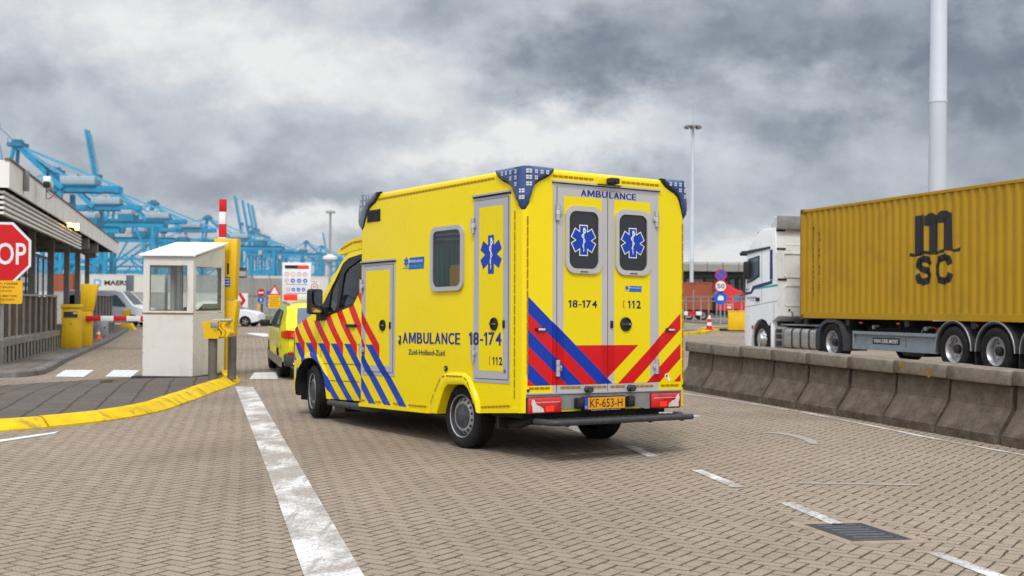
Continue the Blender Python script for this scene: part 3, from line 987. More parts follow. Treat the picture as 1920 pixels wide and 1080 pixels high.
# ---------- tail: door surround, two leaves
m = MB()
f3 = lambda u, v, w: RE(u, v, w)
m.prism([(-.684, .647), (.727, .647), (.727, 2.766), (-.684, 2.766)], f3, EMBED, .006, M['rear_frame'])
m.prism([(-.640, .650), (.684, .650), (.684, 2.731), (-.640, 2.731)], f3, .004, .0075, M['seam'])
m.prism([(-.70, 2.775), (.74, 2.775), (.74, 2.793), (-.70, 2.793)], f3, EMBED, .030, M['rear_frame'])
m.prism([(-.70, 2.766), (.74, 2.766), (.74, 2.775), (-.70, 2.775)], f3, EMBED, .012, M['seam'])
m.build('door_frame', amb, 20)
def rear_leaf(y0, y1, py0, py1, wy0, wy1, gy0, gy1, hinge_y, hs):
    m = MB()
    e = .005
    m.prism([(y0 + e, .652), (y1 - e, .652), (y1 - e, 2.728), (y0 + e, 2.728)], f3, .005, .014, M['rear_frame'])
    m.prism([(py0, .735), (py1, .735), (py1, 2.643), (py0, 2.643)], f3, .006, .0165, M['rear'])
    leaf = m.build('rear_door', amb, 20)
    m = MB()
    ring_prism(m, rrect(wy0, wy1, 1.863, 2.549, .115), rrect(gy0, gy1, 1.912, 2.497, .085), f3, .010, .040, M['rear_frame'])
    m.poly([RE(u, v, .024) for u, v in rrect(gy0 - .002, gy1 + .002, 1.910, 2.499, .086)], M['blackglass'])
    cy = (gy0 + gy1) / 2
    m.box(-.046, -.036, cy - .05, cy + .05, 1.878, 1.886, M['seam'])
    star(m, (-cy, 2.202), .148, .092, lambda d: (lambda u, v: RE(-u, v, d)), .026, white=True)
    m.build('window', leaf, 50)
    for z in (2.471, .906): add_hinge(leaf, hinge_y, z, 'rear', hs)
    return leaf
leafL = rear_leaf(.026, .684, .108, .599, .113, .589, .164, .545, .676, -.05)
leafR = rear_leaf(-.640, .026, -.554, -.060, -.549, -.067, -.497, -.111, -.644, .05)
round_handle(leafR, -.212, 1.351, .074, 'rear', .0165)
m = MB(); m.box(-.035, -.010, -.035, -.010, 1.31, 1.385, M['black'], .004); m.build('latch', leafR)
for leaf, y in ((leafL, .301), (leafR, -.267)):
    m = MB(); m.lathe([(.036, 0), (.036, -.02), (.026, -.028), (.026, -.055), (.034, -.058), (.034, -.075), (.012, -.080), (.001, -.078)], M['darkgrey'], 20, (-.012, y, .686), 'x'); m.build('buffer', leaf, 40)
m = MB()
m.bold('AMBU', -.386, -.026, 2.656, 2.7205, re, .0165, M['navy'])
m.build('lettering', leafL, 0); m = MB()
m.digits('18-174', -.542, -.164, 1.516, 1.592, re(.0185), M['navytext'], .018)
m.build('lettering', leafL, 0)
m = MB()
m.bold('LANCE', -.013, .363, 2.656, 2.7205, re, .0165, M['navy'])
m.build('lettering', leafR, 0); m = MB()
one12(m, .185, .423, 1.516, 1.600, re(.0185))
m.build('emergency_number', leafR, 0); m = MB()
service_logo(m, .198, .437, 1.690, 1.752, re(.0175))
m.text('Ambulancedienst', .262, .425, 1.726, 1.742, re(.0195), M['white'], .0)
m.text('Zuid-Holland-Zuid', .262, .42, 1.700, 1.716, re(.0195), M['skyblue'], .0)
m.build('service_logo', leafR, 0)
# little round sticker on the right corner panel
m = MB(); m.disc((-.80, .80), .028, lambda u, v: RE(u, v, .003), M['white'], 16); m.disc((-.80, .80), .016, lambda u, v: RE(u, v, .0045), M['red'], 12)
m.disc((-.835, .765), .02, lambda u, v: RE(u, v, .003), M['white'], 12); m.build('sticker', amb, 0)
# reversing camera and side marker lamps
m = MB()
m.prism([(-.13, 2.785), (.175, 2.785), (.175, 2.793), (-.13, 2.793)], f3, .0, .055, M['darkgrey'])
m.box(-.10, -.01, -.07, .045, 2.80, 2.862, M['black'], .012); m.lathe([(.018, -.10), (.018, -.112), (.001, -.11)], M['blackglass'], 14, (0, -.02, 2.825), 'x')
m.build('reversing_camera', amb)
for y in (.882, -.850):
    m = MB(); m.box(-.022, .004, y - .062, y + .062, 1.277, 1.310, M['black'], .006); m.box(-.026, -.018, y - .05, y + .035, 1.283, 1.303, M['led'], .002); m.build('marker_lamp', amb)
for y in (1.052 + .0, -1.045):
    m = MB(); m.lathe([(.014, 0), (.014, -.012), (.001, -.014)], M['black'], 12, (0, y - .02 if y > 0 else y + .01, .69), 'x'); m.build('cap', amb)

# ---------- tail bar, lamps, plate, step
m = MB()
m.prism([(-1.006, .462), (-.49, .462), (-.42, .485), (.62, .490), (.64, .462), (1.048, .470), (1.048, .654), (-1.006, .645)], f3, -.05, .008, M['midgrey'])
m.prism([(-1.006, .640), (1.048, .650), (1.048, .664), (-1.006, .654)], f3, -.02, .020, M['frame'])
m.build('rear_bumper', amb)
def tail_lamp(y0, y1, sgn):
    m = MB()
    m.box(-.018, .02, y0 - .006, y1 + .006, .455, .625, M['black'], .012)
    m.box(-.040, 0, y0, y1, .462, .618, M['redlens'], .016, 3)
    o = m.build('tail_lamp', amb, 40)
    m = MB()
    inner, outer = (y0, y1) if sgn > 0 else (y1, y0)       # outer = towards the vehicle's flank
    f = lambda k: outer + (inner - outer) * k
    m.poly([RE(f(k), z, .0425) for k, z in ((.10, .475), (.45, .475), (.42, .51), (.34, .532), (.22, .55), (.15, .60), (.08, .606), (.06, .56), (.10, .52))], M['whitelens'])
    m.poly([RE(f(k), z, .0415) for k, z in ((.50, .48), (.74, .48), (.74, .535), (.50, .535))], M['redlit'])
    m.poly([RE(f(k), z, .0415) for k, z in ((.08, .570), (.94, .570), (.94, .575), (.08, .575))], M['whitelens'])
    m.build('lens', o, 0)
tail_lamp(.637, 1.044, 1); tail_lamp(-.977, -.560, -1)
m = MB()
m.box(-.045, -.010, -.190, .368, .468, .612, M['black'], .006)
for (y0, y1, z0, z1, mt) in ((-.180, .308, .484, .602, 'plate'), (.310, .358, .484, .602, 'eublue')):
    m.poly([RE(y0, z0, .0475), RE(y1, z0, .0475), RE(y1, z1, .0475), RE(y0, z1, .0475)], M[mt])
m.text('KF-653-H', -.285, .145, .500, .588, re(.0490), M['ink'], .004)
m.text('NL', -.350, -.318, .494, .520, re(.0490), M['white'], .0)
m.text('ambulance carrosserie', -.27, .12, .4705, .479, lambda u, v: RE(-u, v, .0465), M['white'], 0)
m.build('number_plate', amb)
for (y0, y1) in ((.366, .462), (-.300, -.216)):
    m = MB(); m.box(-.075, .0, y0, y1, .497, .603, M['black'], .014); m.box(-.079, -.07, y0 + .012, y1 - .02, .515, .585, M['blackglass'], .003); m.build('plate_lamp', amb)
m = MB()
SX0, SX1, SY = -.03, -.335, .955
path = [(SX0 + .05, SY - .03, .385), (SX0 - .02, SY, .385)] + [(SX1 + .11 + .11 * math.cos(R_(a)), SY - .10 + .10 * math.sin(R_(a)), .385) for a in range(90, 181, 15)]
path += [(SX1 + .11 + .11 * math.cos(R_(a)), -(SY - .10) - .10 * math.sin(R_(180 - a)), .385) for a in range(180, 271, 15)] + [(SX0 - .02, -SY, .385), (SX0 + .05, -SY + .03, .385)]
m.tube(path, .030, M['darkgrey'], 12)
m.box(SX1 + .03, SX0, -SY + .05, SY - .05, .376, .400, M['black'])
for i in range(24):
    y = -SY + .10 + i * .078
    m.box(SX1 + .04, SX0 - .01, y - .012, y + .012, .4005, .406, M['darkgrey'])
for y in (.70, -.38, -.82, .12): m.tube([(SX1 + .12, y, .385), (SX1 + .12, y, .335)], [.032, .022], M['black'], 10)
for y in (.6, -.6): m.box(SX0 - .05, .4, y - .05, y + .05, .33, .40, M['black'])
m.build('rear_step', amb, 40)

# ---------- wheels (each with tyre and rim)
def wheel(parent, name, loc, r=.345, w=.225, side=1, rz=0.0, rim_r=.232, caps=16, style='van', share={}):
    key = (name, r, w, side, style)
    root = bpy.data.objects.new(name, None); COL.objects.link(root)
    if key not in share:
        m = MB(); h = w / 2 * side
        prof = [(rim_r, h * .92), (rim_r + .012, h * 1.0), (rim_r + (r - rim_r) * .5, h * 1.06), (r - .035, h * 1.0), (r - .010, h * .86), (r, h * .66)]
        grooves = []
        for k in (.45, .12, -.12, -.45):
            grooves += [(r, h * (k + .09)), (r - .009, h * (k + .07)), (r - .009, h * (k - .07)), (r, h * (k - .09))]
        prof += grooves + [(r, -h * .66), (r - .010, -h * .86), (r - .035, -h), (rim_r, -h * .92)]
        m.lathe(prof, M['rubber'], 56, axis='y')
        ty = m.mesh('tyre', 40)
        m = MB()
        rr = rim_r
        o = h * .9
        if style == 'van':
            m.lathe([(rr + .003, o - .004 * side), (rr - .004, o + .010 * side), (rr - .012, o + .004 * side)], M['steel'], 48, axis='y')
            m.lathe([(rr - .012, o + .004 * side), (rr - .022, o - .050 * side), (rr * .84, o - .055 * side)], M['hub'], 48, axis='y')
            m.lathe([(rr * .87, o - .056 * side), (rr * .84, o - .030 * side), (rr * .66, o - .004 * side), (rr * .56, o - .008 * side)], M['wheelsilver'], 48, axis='y')
            m.lathe([(rr * .57, o - .012 * side), (rr * .55, o + .004 * side), (rr * .32, o + .008 * side), (rr * .22, o + .026 * side), (.001, o + .028 * side)], M['hub'], 32, axis='y')
            for k in range(caps):
                a = 2 * math.pi * (k + .5) / caps
                m.poly([(rr * .755 * math.cos(a) + .0150 * math.cos(q), o + (-.0125 - .0150 * math.cos(q - a) * .62) * side, rr * .755 * math.sin(a) + .0150 * math.sin(q)) for q in [2 * math.pi * z_ / 12 for z_ in range(12)]], M['seam'])
            for k in range(6):
                a = 2 * math.pi * k / 6 + .2
                for q in (0,):
                    m.poly([(rr * (.42 + .10 * e0) * math.cos(a) - .004 * e1 * math.sin(a), o + .0085 * side, rr * (.42 + .10 * e0) * math.sin(a) + .004 * e1 * math.cos(a)) for e0, e1 in ((-1, -1), (1, -1), (1, 1), (-1, 1))], M['seam'])
        elif style == 'truckfront':
            m.lathe([(rr + .005, o), (rr - .02, o - .01 * side), (rr * .80, o - .03 * side), (rr * .62, o + .01 * side), (rr * .45, o + .06 * side), (rr * .40, o + .09 * side), (.001, o + .09 * side)], M['chrome'], 40, axis='y')
            for k in range(10):
                a = 2 * math.pi * k / 10
                m.lathe([(.018, o + .0 * side), (.018, o + .045 * side), (.001, o + .05 * side)], M['aluminium'], 8, (rr * .58 * math.cos(a), 0, rr * .58 * math.sin(a)), 'y')
                m.disc((rr * .80 * math.cos(a + .3), rr * .80 * math.sin(a + .3)), .024, lambda u, v: (u, o - .012 * side, v), M['seam'], 10)
        elif style == 'truckdeep':
            m.lathe([(rr + .005, o), (rr - .012, o + .004 * side), (rr - .03, o - .02 * side), (rr * .86, o - .15 * side), (rr * .55, o - .165 * side), (rr * .50, o - .13 * side), (rr * .30, o - .12 * side)], M['steel'], 40, axis='y')
            m.lathe([(rr * .34, o - .13 * side), (rr * .33, o - .06 * side), (rr * .24, o - .03 * side), (.001, o - .03 * side)], M['black'], 24, axis='y')
            for k in range(10):
                a = 2 * math.pi * k / 10
                m.lathe([(.016, o - .16 * side), (.016, o - .11 * side), (.001, o - .105 * side)], M['aluminium'], 8, (rr * .46 * math.cos(a), 0, rr * .46 * math.sin(a)), 'y')
                m.disc((rr * .70 * math.cos(a + .3), rr * .70 * math.sin(a + .3)), .028, lambda u, v: (u, o - .155 * side, v), M['seam'], 10)
        else:
            m.lathe([(rr + .004, o), (rr - .010, o), (rr - .02, o - .05 * side), (.001, o - .06 * side)], M['black'], 32, axis='y')
            for k in range(5):
                a = 2 * math.pi * k / 5
                ca, sa = math.cos(a), math.sin(a)
                pts = [(.02, -.03), (rr - .012, -.045), (rr - .012, -.012), (.05, -.005), (.05, .005), (rr - .012, .012), (rr - .012, .045), (.02, .03)]
                m.poly([(u * ca - v * sa, o - .008 * side, u * sa + v * ca) for u, v in pts], M['aluminium'])
        ri = m.mesh('rim', 40)
        share[key] = (ty, ri)
    ty, ri = share[key]
    root.parent = parent
    root.location = loc; root.rotation_euler = (0, 0, rz)
    for nm, me in (('tyre', ty), ('rim', ri)):
        o = bpy.data.objects.new(nm, me); COL.objects.link(o); o.parent = root
    return root
wheel(amb, 'wheel', (1.26, .885, .365), side=1)
wheel(amb, 'wheel', (1.26, -.885, .375), side=-1)
wheel(amb, 'wheel', (4.90, .855, .475), side=1, rz=R_(-15))
wheel(amb, 'wheel', (4.90, -.855, .475), side=-1, rz=R_(-15))

# ---------- cab
def ycab(x, z):
    w = 1.0
    if x > 5.2: w -= .36 * (min(x - 5.2, .75) / .70) ** 2.4
    if z > 1.3: w -= .17 * (z - 1.3)
    if z < .55: w -= .10 * (.55 - z)
    return w
SIL = [(3.415, 2.345), (3.90, 2.305), (4.05, 2.285), (4.19, 2.245), (4.32, 2.158), (4.50, 1.96), (4.76, 1.66), (4.97, 1.465), (5.22, 1.385), (5.50, 1.265), (5.74, 1.11), (5.87, .94), (5.92, .75), (5.90, .55), (5.76, .41)]
BELT = [(4.80, 1.385), (3.835, 1.583), (3.765, 1.668), (3.70, 1.775), (3.64, 1.93), (3.415, 1.99)]
ARCHF = arc(4.885, .45, .464, -5, 186, 20)
LOWER = [(3.415, .41), ] + BELT[::-1] + SIL[7:] + ARCHF
GLO = [(4.80, 1.385), (4.70, 1.56), (4.57, 1.73), (4.437, 1.894), (4.272, 2.13), (4.131, 2.194), (3.851, 2.225), (3.415, 2.255)]
UPPER = SIL[:8] + GLO
gx = frange(3.5, 5.9, .12); gz = frange(.5, 2.3, .12)
cabp = []
for sgn in (1, -1):
    fn = lambda x, z, s=sgn: (x, s * ycab(x, z), z)
    mt = M['side'] if sgn > 0 else M['yellow']
    m = MB()
    m.surf(LOWER, gx, gz, fn, mt)
    m.surf(UPPER, gx, gz, fn, M['yellow'])
    # bulging lip round the front arch
    vs = []; fs = []
    for i, (x, z) in enumerate(ARCHF):
        cx, cz = 4.885, .45
        dv = Vector((x - cx, z - cz)).normalized()
        for k, d in ((.075, .0), (.04, .022), (.0, .024), (-.005, -.14)):
            X, Z = x + dv.x * k, z + dv.y * k
            vs.append((X, sgn * (ycab(min(X, 5.5), Z) + d), Z))
    for i in range(len(ARCHF) - 1):
        for k in range(2): fs.append((i * 4 + k, i * 4 + k + 1, i * 4 + 5 + k, i * 4 + 4 + k))
    m.add(vs, fs, mt); m.add(vs, [(i * 4 + 2, i * 4 + 3, i * 4 + 7, i * 4 + 6) for i in range(len(ARCHF) - 1)], M['black'])
    # door and panel seams
    fo = lambda x, z, s=sgn: (x, s * (ycab(x, z) + .004), z)
    for pl_ in ([(4.63, 1.40), (4.60, 1.1), (4.60, .92)], [(3.555, 1.9), (3.555, .42)], [(4.60, .845), (3.555, .858)], [(4.47, .632), (3.555, .645)], [(5.24, 1.38), (5.29, 1.1), (5.27, .95)]):
        for a, b in zip(pl_, pl_[1:]):
            d = (Vector(b) - Vector(a)).normalized() * 1.0; n = Vector((-d.y, d.x)) * .0035
            m.poly([fo(a[0] - n.x, a[1] - n.y), fo(b[0] - n.x, b[1] - n.y), fo(b[0] + n.x, b[1] + n.y), fo(a[0] + n.x, a[1] + n.y)], M['seam'])
    if sgn > 0:
        cab_side = m.build('cab_side', amb, 45)
        m2 = MB(); m2.box(3.648, 3.885, ycab(3.8, 1.33) - .005, ycab(3.8, 1.33) + .035, 1.312, 1.350, M['black'], .012); m2.build('handle', cab_side)
    else:
        m.build('cab_side', amb, 45)
    # window glass and its black surround
    m = MB()
    fw = lambda x, z, s=sgn: (x, s * (ycab(x, z) - .012), z)
    fb = lambda x, z, s=sgn: (x, s * (ycab(x, z) + .003), z)
    gl_main = [(4.188, 1.534), (4.195, 1.988), (4.113, 2.06), (3.83, 2.161), (3.60, 2.19), (3.60, 1.97), (3.71, 1.80), (3.781, 1.702), (3.843, 1.617)]
    gl_tri = [(4.47, 1.495), (4.489, 1.80), (4.33, 2.05), (4.255, 1.611), (4.281, 1.529)]
    m.surf(gl_main, [4.0, 3.8], [1.8, 2.0], fw, M['darkglass']); m.surf(gl_tri, [4.4], [1.7, 1.9], fw, M['darkglass'])
    for quad in ([(4.80, 1.385), (4.70, 1.56), (4.57, 1.73), (4.489, 1.83), (4.489, 1.80), (4.47, 1.495)],
                 [(4.489, 1.80), (4.489, 1.845), (4.437, 1.894), (4.272, 2.13), (4.22, 2.155), (4.33, 2.05)],
                 [(4.33, 2.05), (4.22, 2.155), (4.131, 2.194), (4.113, 2.06), (4.195, 1.988), (4.188, 1.534), (4.281, 1.50), (4.281, 1.529), (4.255, 1.611)],
                 [(4.131, 2.194), (3.851, 2.225), (3.415, 2.255), (3.415, 2.21), (3.83, 2.161), (4.113, 2.06)],
                 [(4.80, 1.385), (4.47, 1.495), (4.281, 1.529), (4.281, 1.492)], [(4.281, 1.492), (4.281, 1.53), (4.188, 1.534), (3.843, 1.617), (3.835, 1.583)],
                 [(3.835, 1.583), (3.843, 1.617), (3.781, 1.702), (3.71, 1.80), (3.66, 1.88), (3.64, 1.93), (3.70, 1.775), (3.765, 1.668)]):
        m.surf(quad, [], [], fb, M['black'])
    m.build('cab_window', amb, 30)
# roof, screen, bonnet, nose
m = MB(); vs = []; fs = []; NS = 12; ids = []
sil = [SIL[0]]
for a, b in zip(SIL, SIL[1:]):
    for k in (.5, 1.0): sil.append((a[0] + (b[0] - a[0]) * k, a[1] + (b[1] - a[1]) * k))
for x, z in sil:
    w = ycab(x, z)
    for j in range(NS + 1):
        t_ = -1 + 2 * j / NS
        cr_ = (1 - t_ ** 4)
        vs.append((x + (.05 * cr_ if x > 4.2 else 0), w * t_, z + (.055 * cr_ if x < 5.7 else 0)))
for i in range(len(sil) - 1):
    xm = (sil[i][0] + sil[i + 1][0]) / 2
    for j in range(NS):
        glassy = 4.33 < xm < 4.95 and 1 <= j < NS - 1
        nose = xm > 5.86 and sil[i][1] < .8
        m.add([], [], M['yellow'])
        m.F.append((i * (NS + 1) + j, i * (NS + 1) + j + 1, (i + 1) * (NS + 1) + j + 1, (i + 1) * (NS + 1) + j))
        m.I.append(m.mi(M['darkglass'] if glassy else (M['black'] if nose and 2 <= j < NS - 2 else M['yellow'])))
m.V = vs
m.build('cab_roof_and_bonnet', amb, 50)
m = MB()
m.box(3.42, 3.47, -.95, .95, .5, 2.2, M['darkint']); m.box(3.5, 5.2, -.90, .90, .55, .75, M['darkint']); m.box(4.55, 5.0, -.86, .86, .9, 1.36, M['black'], .05)
for y in (.45, -.45):
    m.box(3.62, 4.05, y - .25, y + .25, .8, 1.0, M['black'], .04); m.box(3.55, 3.68, y - .24, y + .24, .95, 1.62, M['black'], .05); m.box(3.56, 3.65, y - .12, y + .12, 1.64, 1.84, M['black'], .04)
m.tube([(4.45 + .05 * math.sin(a * math.pi / 9), .45 + .19 * math.cos(a * math.pi / 9), 1.22 + .16 * math.sin(a * math.pi / 9)) for a in range(18)], .016, M['black'], 6, closed=True)
m.build('cab_interior', amb)
# wind deflector above the cab
m = MB()
m.prism([(4.49, 2.275), (4.44, 2.245), (3.42, 2.33), (3.42, 2.46), (4.08, 2.43), (4.30, 2.37)], lambda u, v, w: (u, w, v), -.84, .84, M['yellow'])
vs = []; fs = []
for k, (x, z, w) in enumerate(((4.12, 2.42, .62), (3.90, 2.52, .74), (3.64, 2.66, .82), (3.42, 2.76, .86))):
    vs += [(x, -w, z), (x, w, z), (x, w + .03, 2.40), (x, -w - .03, 2.40)]
for k in range(3): fs += [(4 * k, 4 * k + 1, 4 * k + 5, 4 * k + 4), (4 * k + 1, 4 * k + 2, 4 * k + 6, 4 * k + 5), (4 * k + 3, 4 * k, 4 * k + 4, 4 * k + 7)]
fs.append((0, 1, 2, 3)); m.add(vs, fs, M['yellow'])
dashes(m, [(3.45, 2.40), (4.05, 2.385), (4.38, 2.315)], lambda u, v: (u, .845, v), hh=.012)
m.build('wind_deflector', amb, 40)
# mirrors
for sgn in (1, -1):
    m = MB()
    m.box(4.40, 4.52, sgn * 1.165 - .095, sgn * 1.165 + .095, 1.475, 1.800, M['black'], .035, 3)
    m.tube([(4.62, sgn * .97, 1.50), (4.50, sgn * 1.08, 1.52)], .05, M['black'], 8)
    m.box(4.50, 4.74, sgn * .985 - .03, sgn * .985 + .03, 1.40, 1.58, M['black'], .02)
    o = m.build('door_mirror', amb, 40)
    m = MB()
    for z0, z1 in ((1.58, 1.775), (1.50, 1.57)):
        m.poly([(4.397, sgn * 1.165 + u, v) for u, v in rrect(-.072, .072, z0, z1, .02)], M['mirror'])
    m.build('mirror_glass', o, 0)
# side step, splash guard, headlamp, arch liner
for sgn in (1, -1):
    m = MB()
    m.tube([(4.36, sgn * 1.0, .355), (3.47, sgn * 1.03, .345), (3.20, sgn * 1.0, .335), (3.12, sgn * .9, .335)], [.035, .045, .042, .03], M['darkgrey'], 10)
    m.box(3.2, 4.35, min(sgn * .80, sgn * .99), max(sgn * .80, sgn * .99), .32, .37, M['black'])
    m.build('side_step', amb, 40)
    m = MB()
    m.prism([(4.47, .64), (4.40, .62), (4.26, .36), (4.22, .25), (3.95, .25), (3.95, .30), (4.16, .33)], lambda u, v, w: (u, w, v), sgn * .76, sgn * .985, M['black'])
    m.build('splash_guard', amb)
    m = MB()
    fs_ = lambda u, v, s=sgn: (u, s * (ycab(u, v) + .006), v)
    m.surf([(5.46, 1.25), (5.62, 1.16), (5.80, .99), (5.86, .84), (5.74, .83), (5.62, .90), (5.52, 1.06)], frange(5.5, 5.9, .05), [], fs_, M['clearlens'])
    m.build('headlamp', amb, 60)
    m = MB()
    m.box(4.45, 5.32, min(sgn * .58, sgn * .64), max(sgn * .58, sgn * .64), .35, .95, M['darkint'])
    m.prism([(4.44, .40), (4.50, .66), (4.60, .80), (4.75, .90), (4.90, .94), (5.10, .91), (5.25, .82), (5.33, .64), (5.33, .40), (5.40, .40), (5.38, .8), (5.2, 1.0), (4.9, 1.04), (4.6, .98), (4.42, .75), (4.38, .4)], lambda u, v, w: (u, w, v), sgn * .60, sgn * .955, M['darkint'])
    m.build('arch_liner', amb)

# ================================================================== SETTING
def paving_mat(name, cols, ang, w=0.105, joint=0.105, blotch=0.5, bump=0.6, tile=None, speck=True):
    """small concrete paving bricks laid in herringbone (or long tiles when tile=(a,b))"""
    m = bpy.data.materials.new(name); m.use_nodes = True
    t = NT(m.node_tree); b = m.node_tree.nodes['Principled BSDF']
    oc = t.objco()
    ca, sa = math.cos(R_(ang)), math.sin(R_(ang))
    ox, oy, oz = t.sep(oc)
    wob = t.noise(oc, 1.1, 2.0, col=True); wx_, wy_, _ = t.sep(wob)
    wa = t.noise(oc, 5.0, 2.0, col=True); wc_, wd_, _ = t.sep(wa)
    X = t.add(t.add(t.mul(ox, ca), t.mul(oy, sa)), t.add(t.mul(t.sub(wx_, .5), .05), t.mul(t.sub(wc_, .5), .014)))
    Y = t.add(t.add(t.mul(ox, -sa), t.mul(oy, ca)), t.add(t.mul(t.sub(wy_, .5), .05), t.mul(t.sub(wd_, .5), .014)))
    if tile:
        ux, uy = t.div(X, tile[0]), t.div(Y, tile[1])
        row = t.m('FLOOR', uy)
        ux = t.add(ux, t.mul(t.m('FLOORED_MODULO', row, 2.0), 0.5))
        fx, fy = t.m('FRACT', ux), t.m('FRACT', uy)
        i, j = t.m('FLOOR', ux), row
        ex = t.mul(t.mn(fx, t.sub(1.0, fx)), tile[0] / w * 2.4)
        ey = t.mul(t.mn(fy, t.sub(1.0, fy)), tile[1] / w)
        d = t.mn(ex, ey)
        idv = t.comb(i, j)
    else:
        ux, uy = t.div(X, w), t.div(Y, w)
        i, j = t.m('FLOOR', ux), t.m('FLOOR', uy)
        fx, fy = t.sub(ux, i), t.sub(uy, j)
        k = t.m('FLOORED_MODULO', t.sub(i, j), 4.0)
        k0 = t.lt(k, .5); k1 = t.band(k, .5, 1.5); k2 = t.band(k, 1.5, 2.5); k3 = t.gt(k, 2.5)
        gx_, gy_ = t.sub(1.0, fx), t.sub(1.0, fy)
        big = 9.0
        # horizontal bricks: cells 0 (left) and 1 (right); vertical bricks: cells 3 (lower) and 2 (upper)
        dl = t.add(fx, t.mul(k1, big)); dr = t.add(gx_, t.mul(k0, big))
        db = t.add(fy, t.mul(k2, big)); dt_ = t.add(gy_, t.mul(k3, big))
        d = t.mn(t.mul(t.mn(dl, dr), 1.35), t.mul(t.mn(db, dt_), .85))
        idv = t.comb(t.sub(i, k1), t.sub(j, k2))
    rnd = t.white(idv)
    jw = t.add(joint * .35, t.mul(t.smooth(t.noise(oc, 7.0, 5.0, .7), .32, .68), joint * 1.25))
    face = t.m('SMOOTH_MIN', 1.0, t.div(d, jw), 0.2)
    face = t.mx(face, 0.0)
    n1 = t.noise(oc, 0.30, 5.0, .62, .5); n2 = t.noise(oc, 1.6, 6.0, .66, .3)
    c = t.mix(rnd, cols[0], cols[1])
    c = t.mix(t.smooth(n1, .40, .66, 0.0, blotch), c, cols[2])
    c = t.mix(t.smooth(n2, .46, .74, 0.0, blotch * .7), c, cols[3])
    if speck:
        sp = t.noise(oc, 190.0, 2.0, .7)
        c = t.mix(t.smooth(sp, .50, .66, 0.0, .72), c, tuple(x * .38 for x in cols[0]))
        c = t.mix(t.smooth(sp, .32, .47, .70, 0.0), c, tuple(min(1, x * 1.85) for x in cols[1]))
        sp3 = t.noise(oc, 30.0, 3.0, .75)
        c = t.mix(t.smooth(sp3, .50, .70, 0.0, .40), c, tuple(x * .5 for x in cols[0]))
        sp2 = t.noise(oc, 75.0, 3.0, .75)
        c = t.mix(t.smooth(sp2, .50, .68, 0.0, .62), c, tuple(x * .42 for x in cols[0]))
        c = t.mix(t.smooth(sp2, .30, .47, .50, 0.0), c, tuple(min(1, x * 1.5) for x in cols[1]))
    st = t.noise(oc, .16, 4.0, .6, .6)
    c = t.mix(t.smooth(st, .47, .72, 0.0, .58 if not tile else .3), c, tuple(x * .52 for x in cols[0]))
    oil = t.noise(oc, 2.7, 3.0, .5, .6)
    c = t.mix(t.smooth(oil, .70, .80, 0.0, .45), c, tuple(x * .35 for x in cols[0]))
    c = t.mix(t.smooth(face, .15, .95, .92, 0.0), c, cols[4])
    t.put(b.inputs['Base Color'], c)
    b.inputs['Roughness'].default_value = .88
    b.inputs['Specular IOR Level'].default_value = .25
    bp = t.node('ShaderNodeBump'); bp.inputs['Strength'].default_value = bump; bp.inputs['Distance'].default_value = .012
    hgt = t.add(t.mul(t.smooth(face, 0.0, 1.0), 1.0), t.add(t.mul(rnd, .25), t.mul(t.noise(oc, 120.0, 4.0, .7), .45)))
    t.put(bp.inputs['Height'], hgt); t.put(b.inputs['Normal'], bp.outputs[0])
    return m
M['paving'] = paving_mat('road_paving', [(.300, .236, .175), (.350, .276, .205), (.245, .192, .142), (.395, .312, .230), (.028, .021, .016)], 57.0)
M['tiles'] = paving_mat('island_tiles', [(.112, .090, .074), (.140, .114, .094), (.088, .072, .060), (.150, .124, .102), (.046, .036, .029)], 103.3, w=.3, joint=.10, tile=(.60, .385), blotch=.55, bump=.4)
M['walk'] = paving_mat('pavement_tiles', [(.150, .124, .100), (.195, .163, .132), (.09, .076, .062), (.205, .176, .142), (.05, .04, .032)], 103.3, w=.3, joint=.05, tile=(.3, .3), blotch=.7, bump=.4)

def sheet(name, pts, dz, mt, ys=True):
    m = MB()
    ylo = min(p[1] for p in pts); yhi = max(p[1] for p in pts)
    cuts = [y for y in (24, 200) if ylo < y < yhi]
    m.surf(pts, [], cuts, lambda x, y: (x, y, zg(y) + dz), mt)
    o = m.build(name, None, 0)
    o['kind'] = 'structure'
    return o
sheet('ground', [(-6000, -60), (6000, -60), (6000, 9000), (-6000, 9000)], 0, M['paving'])

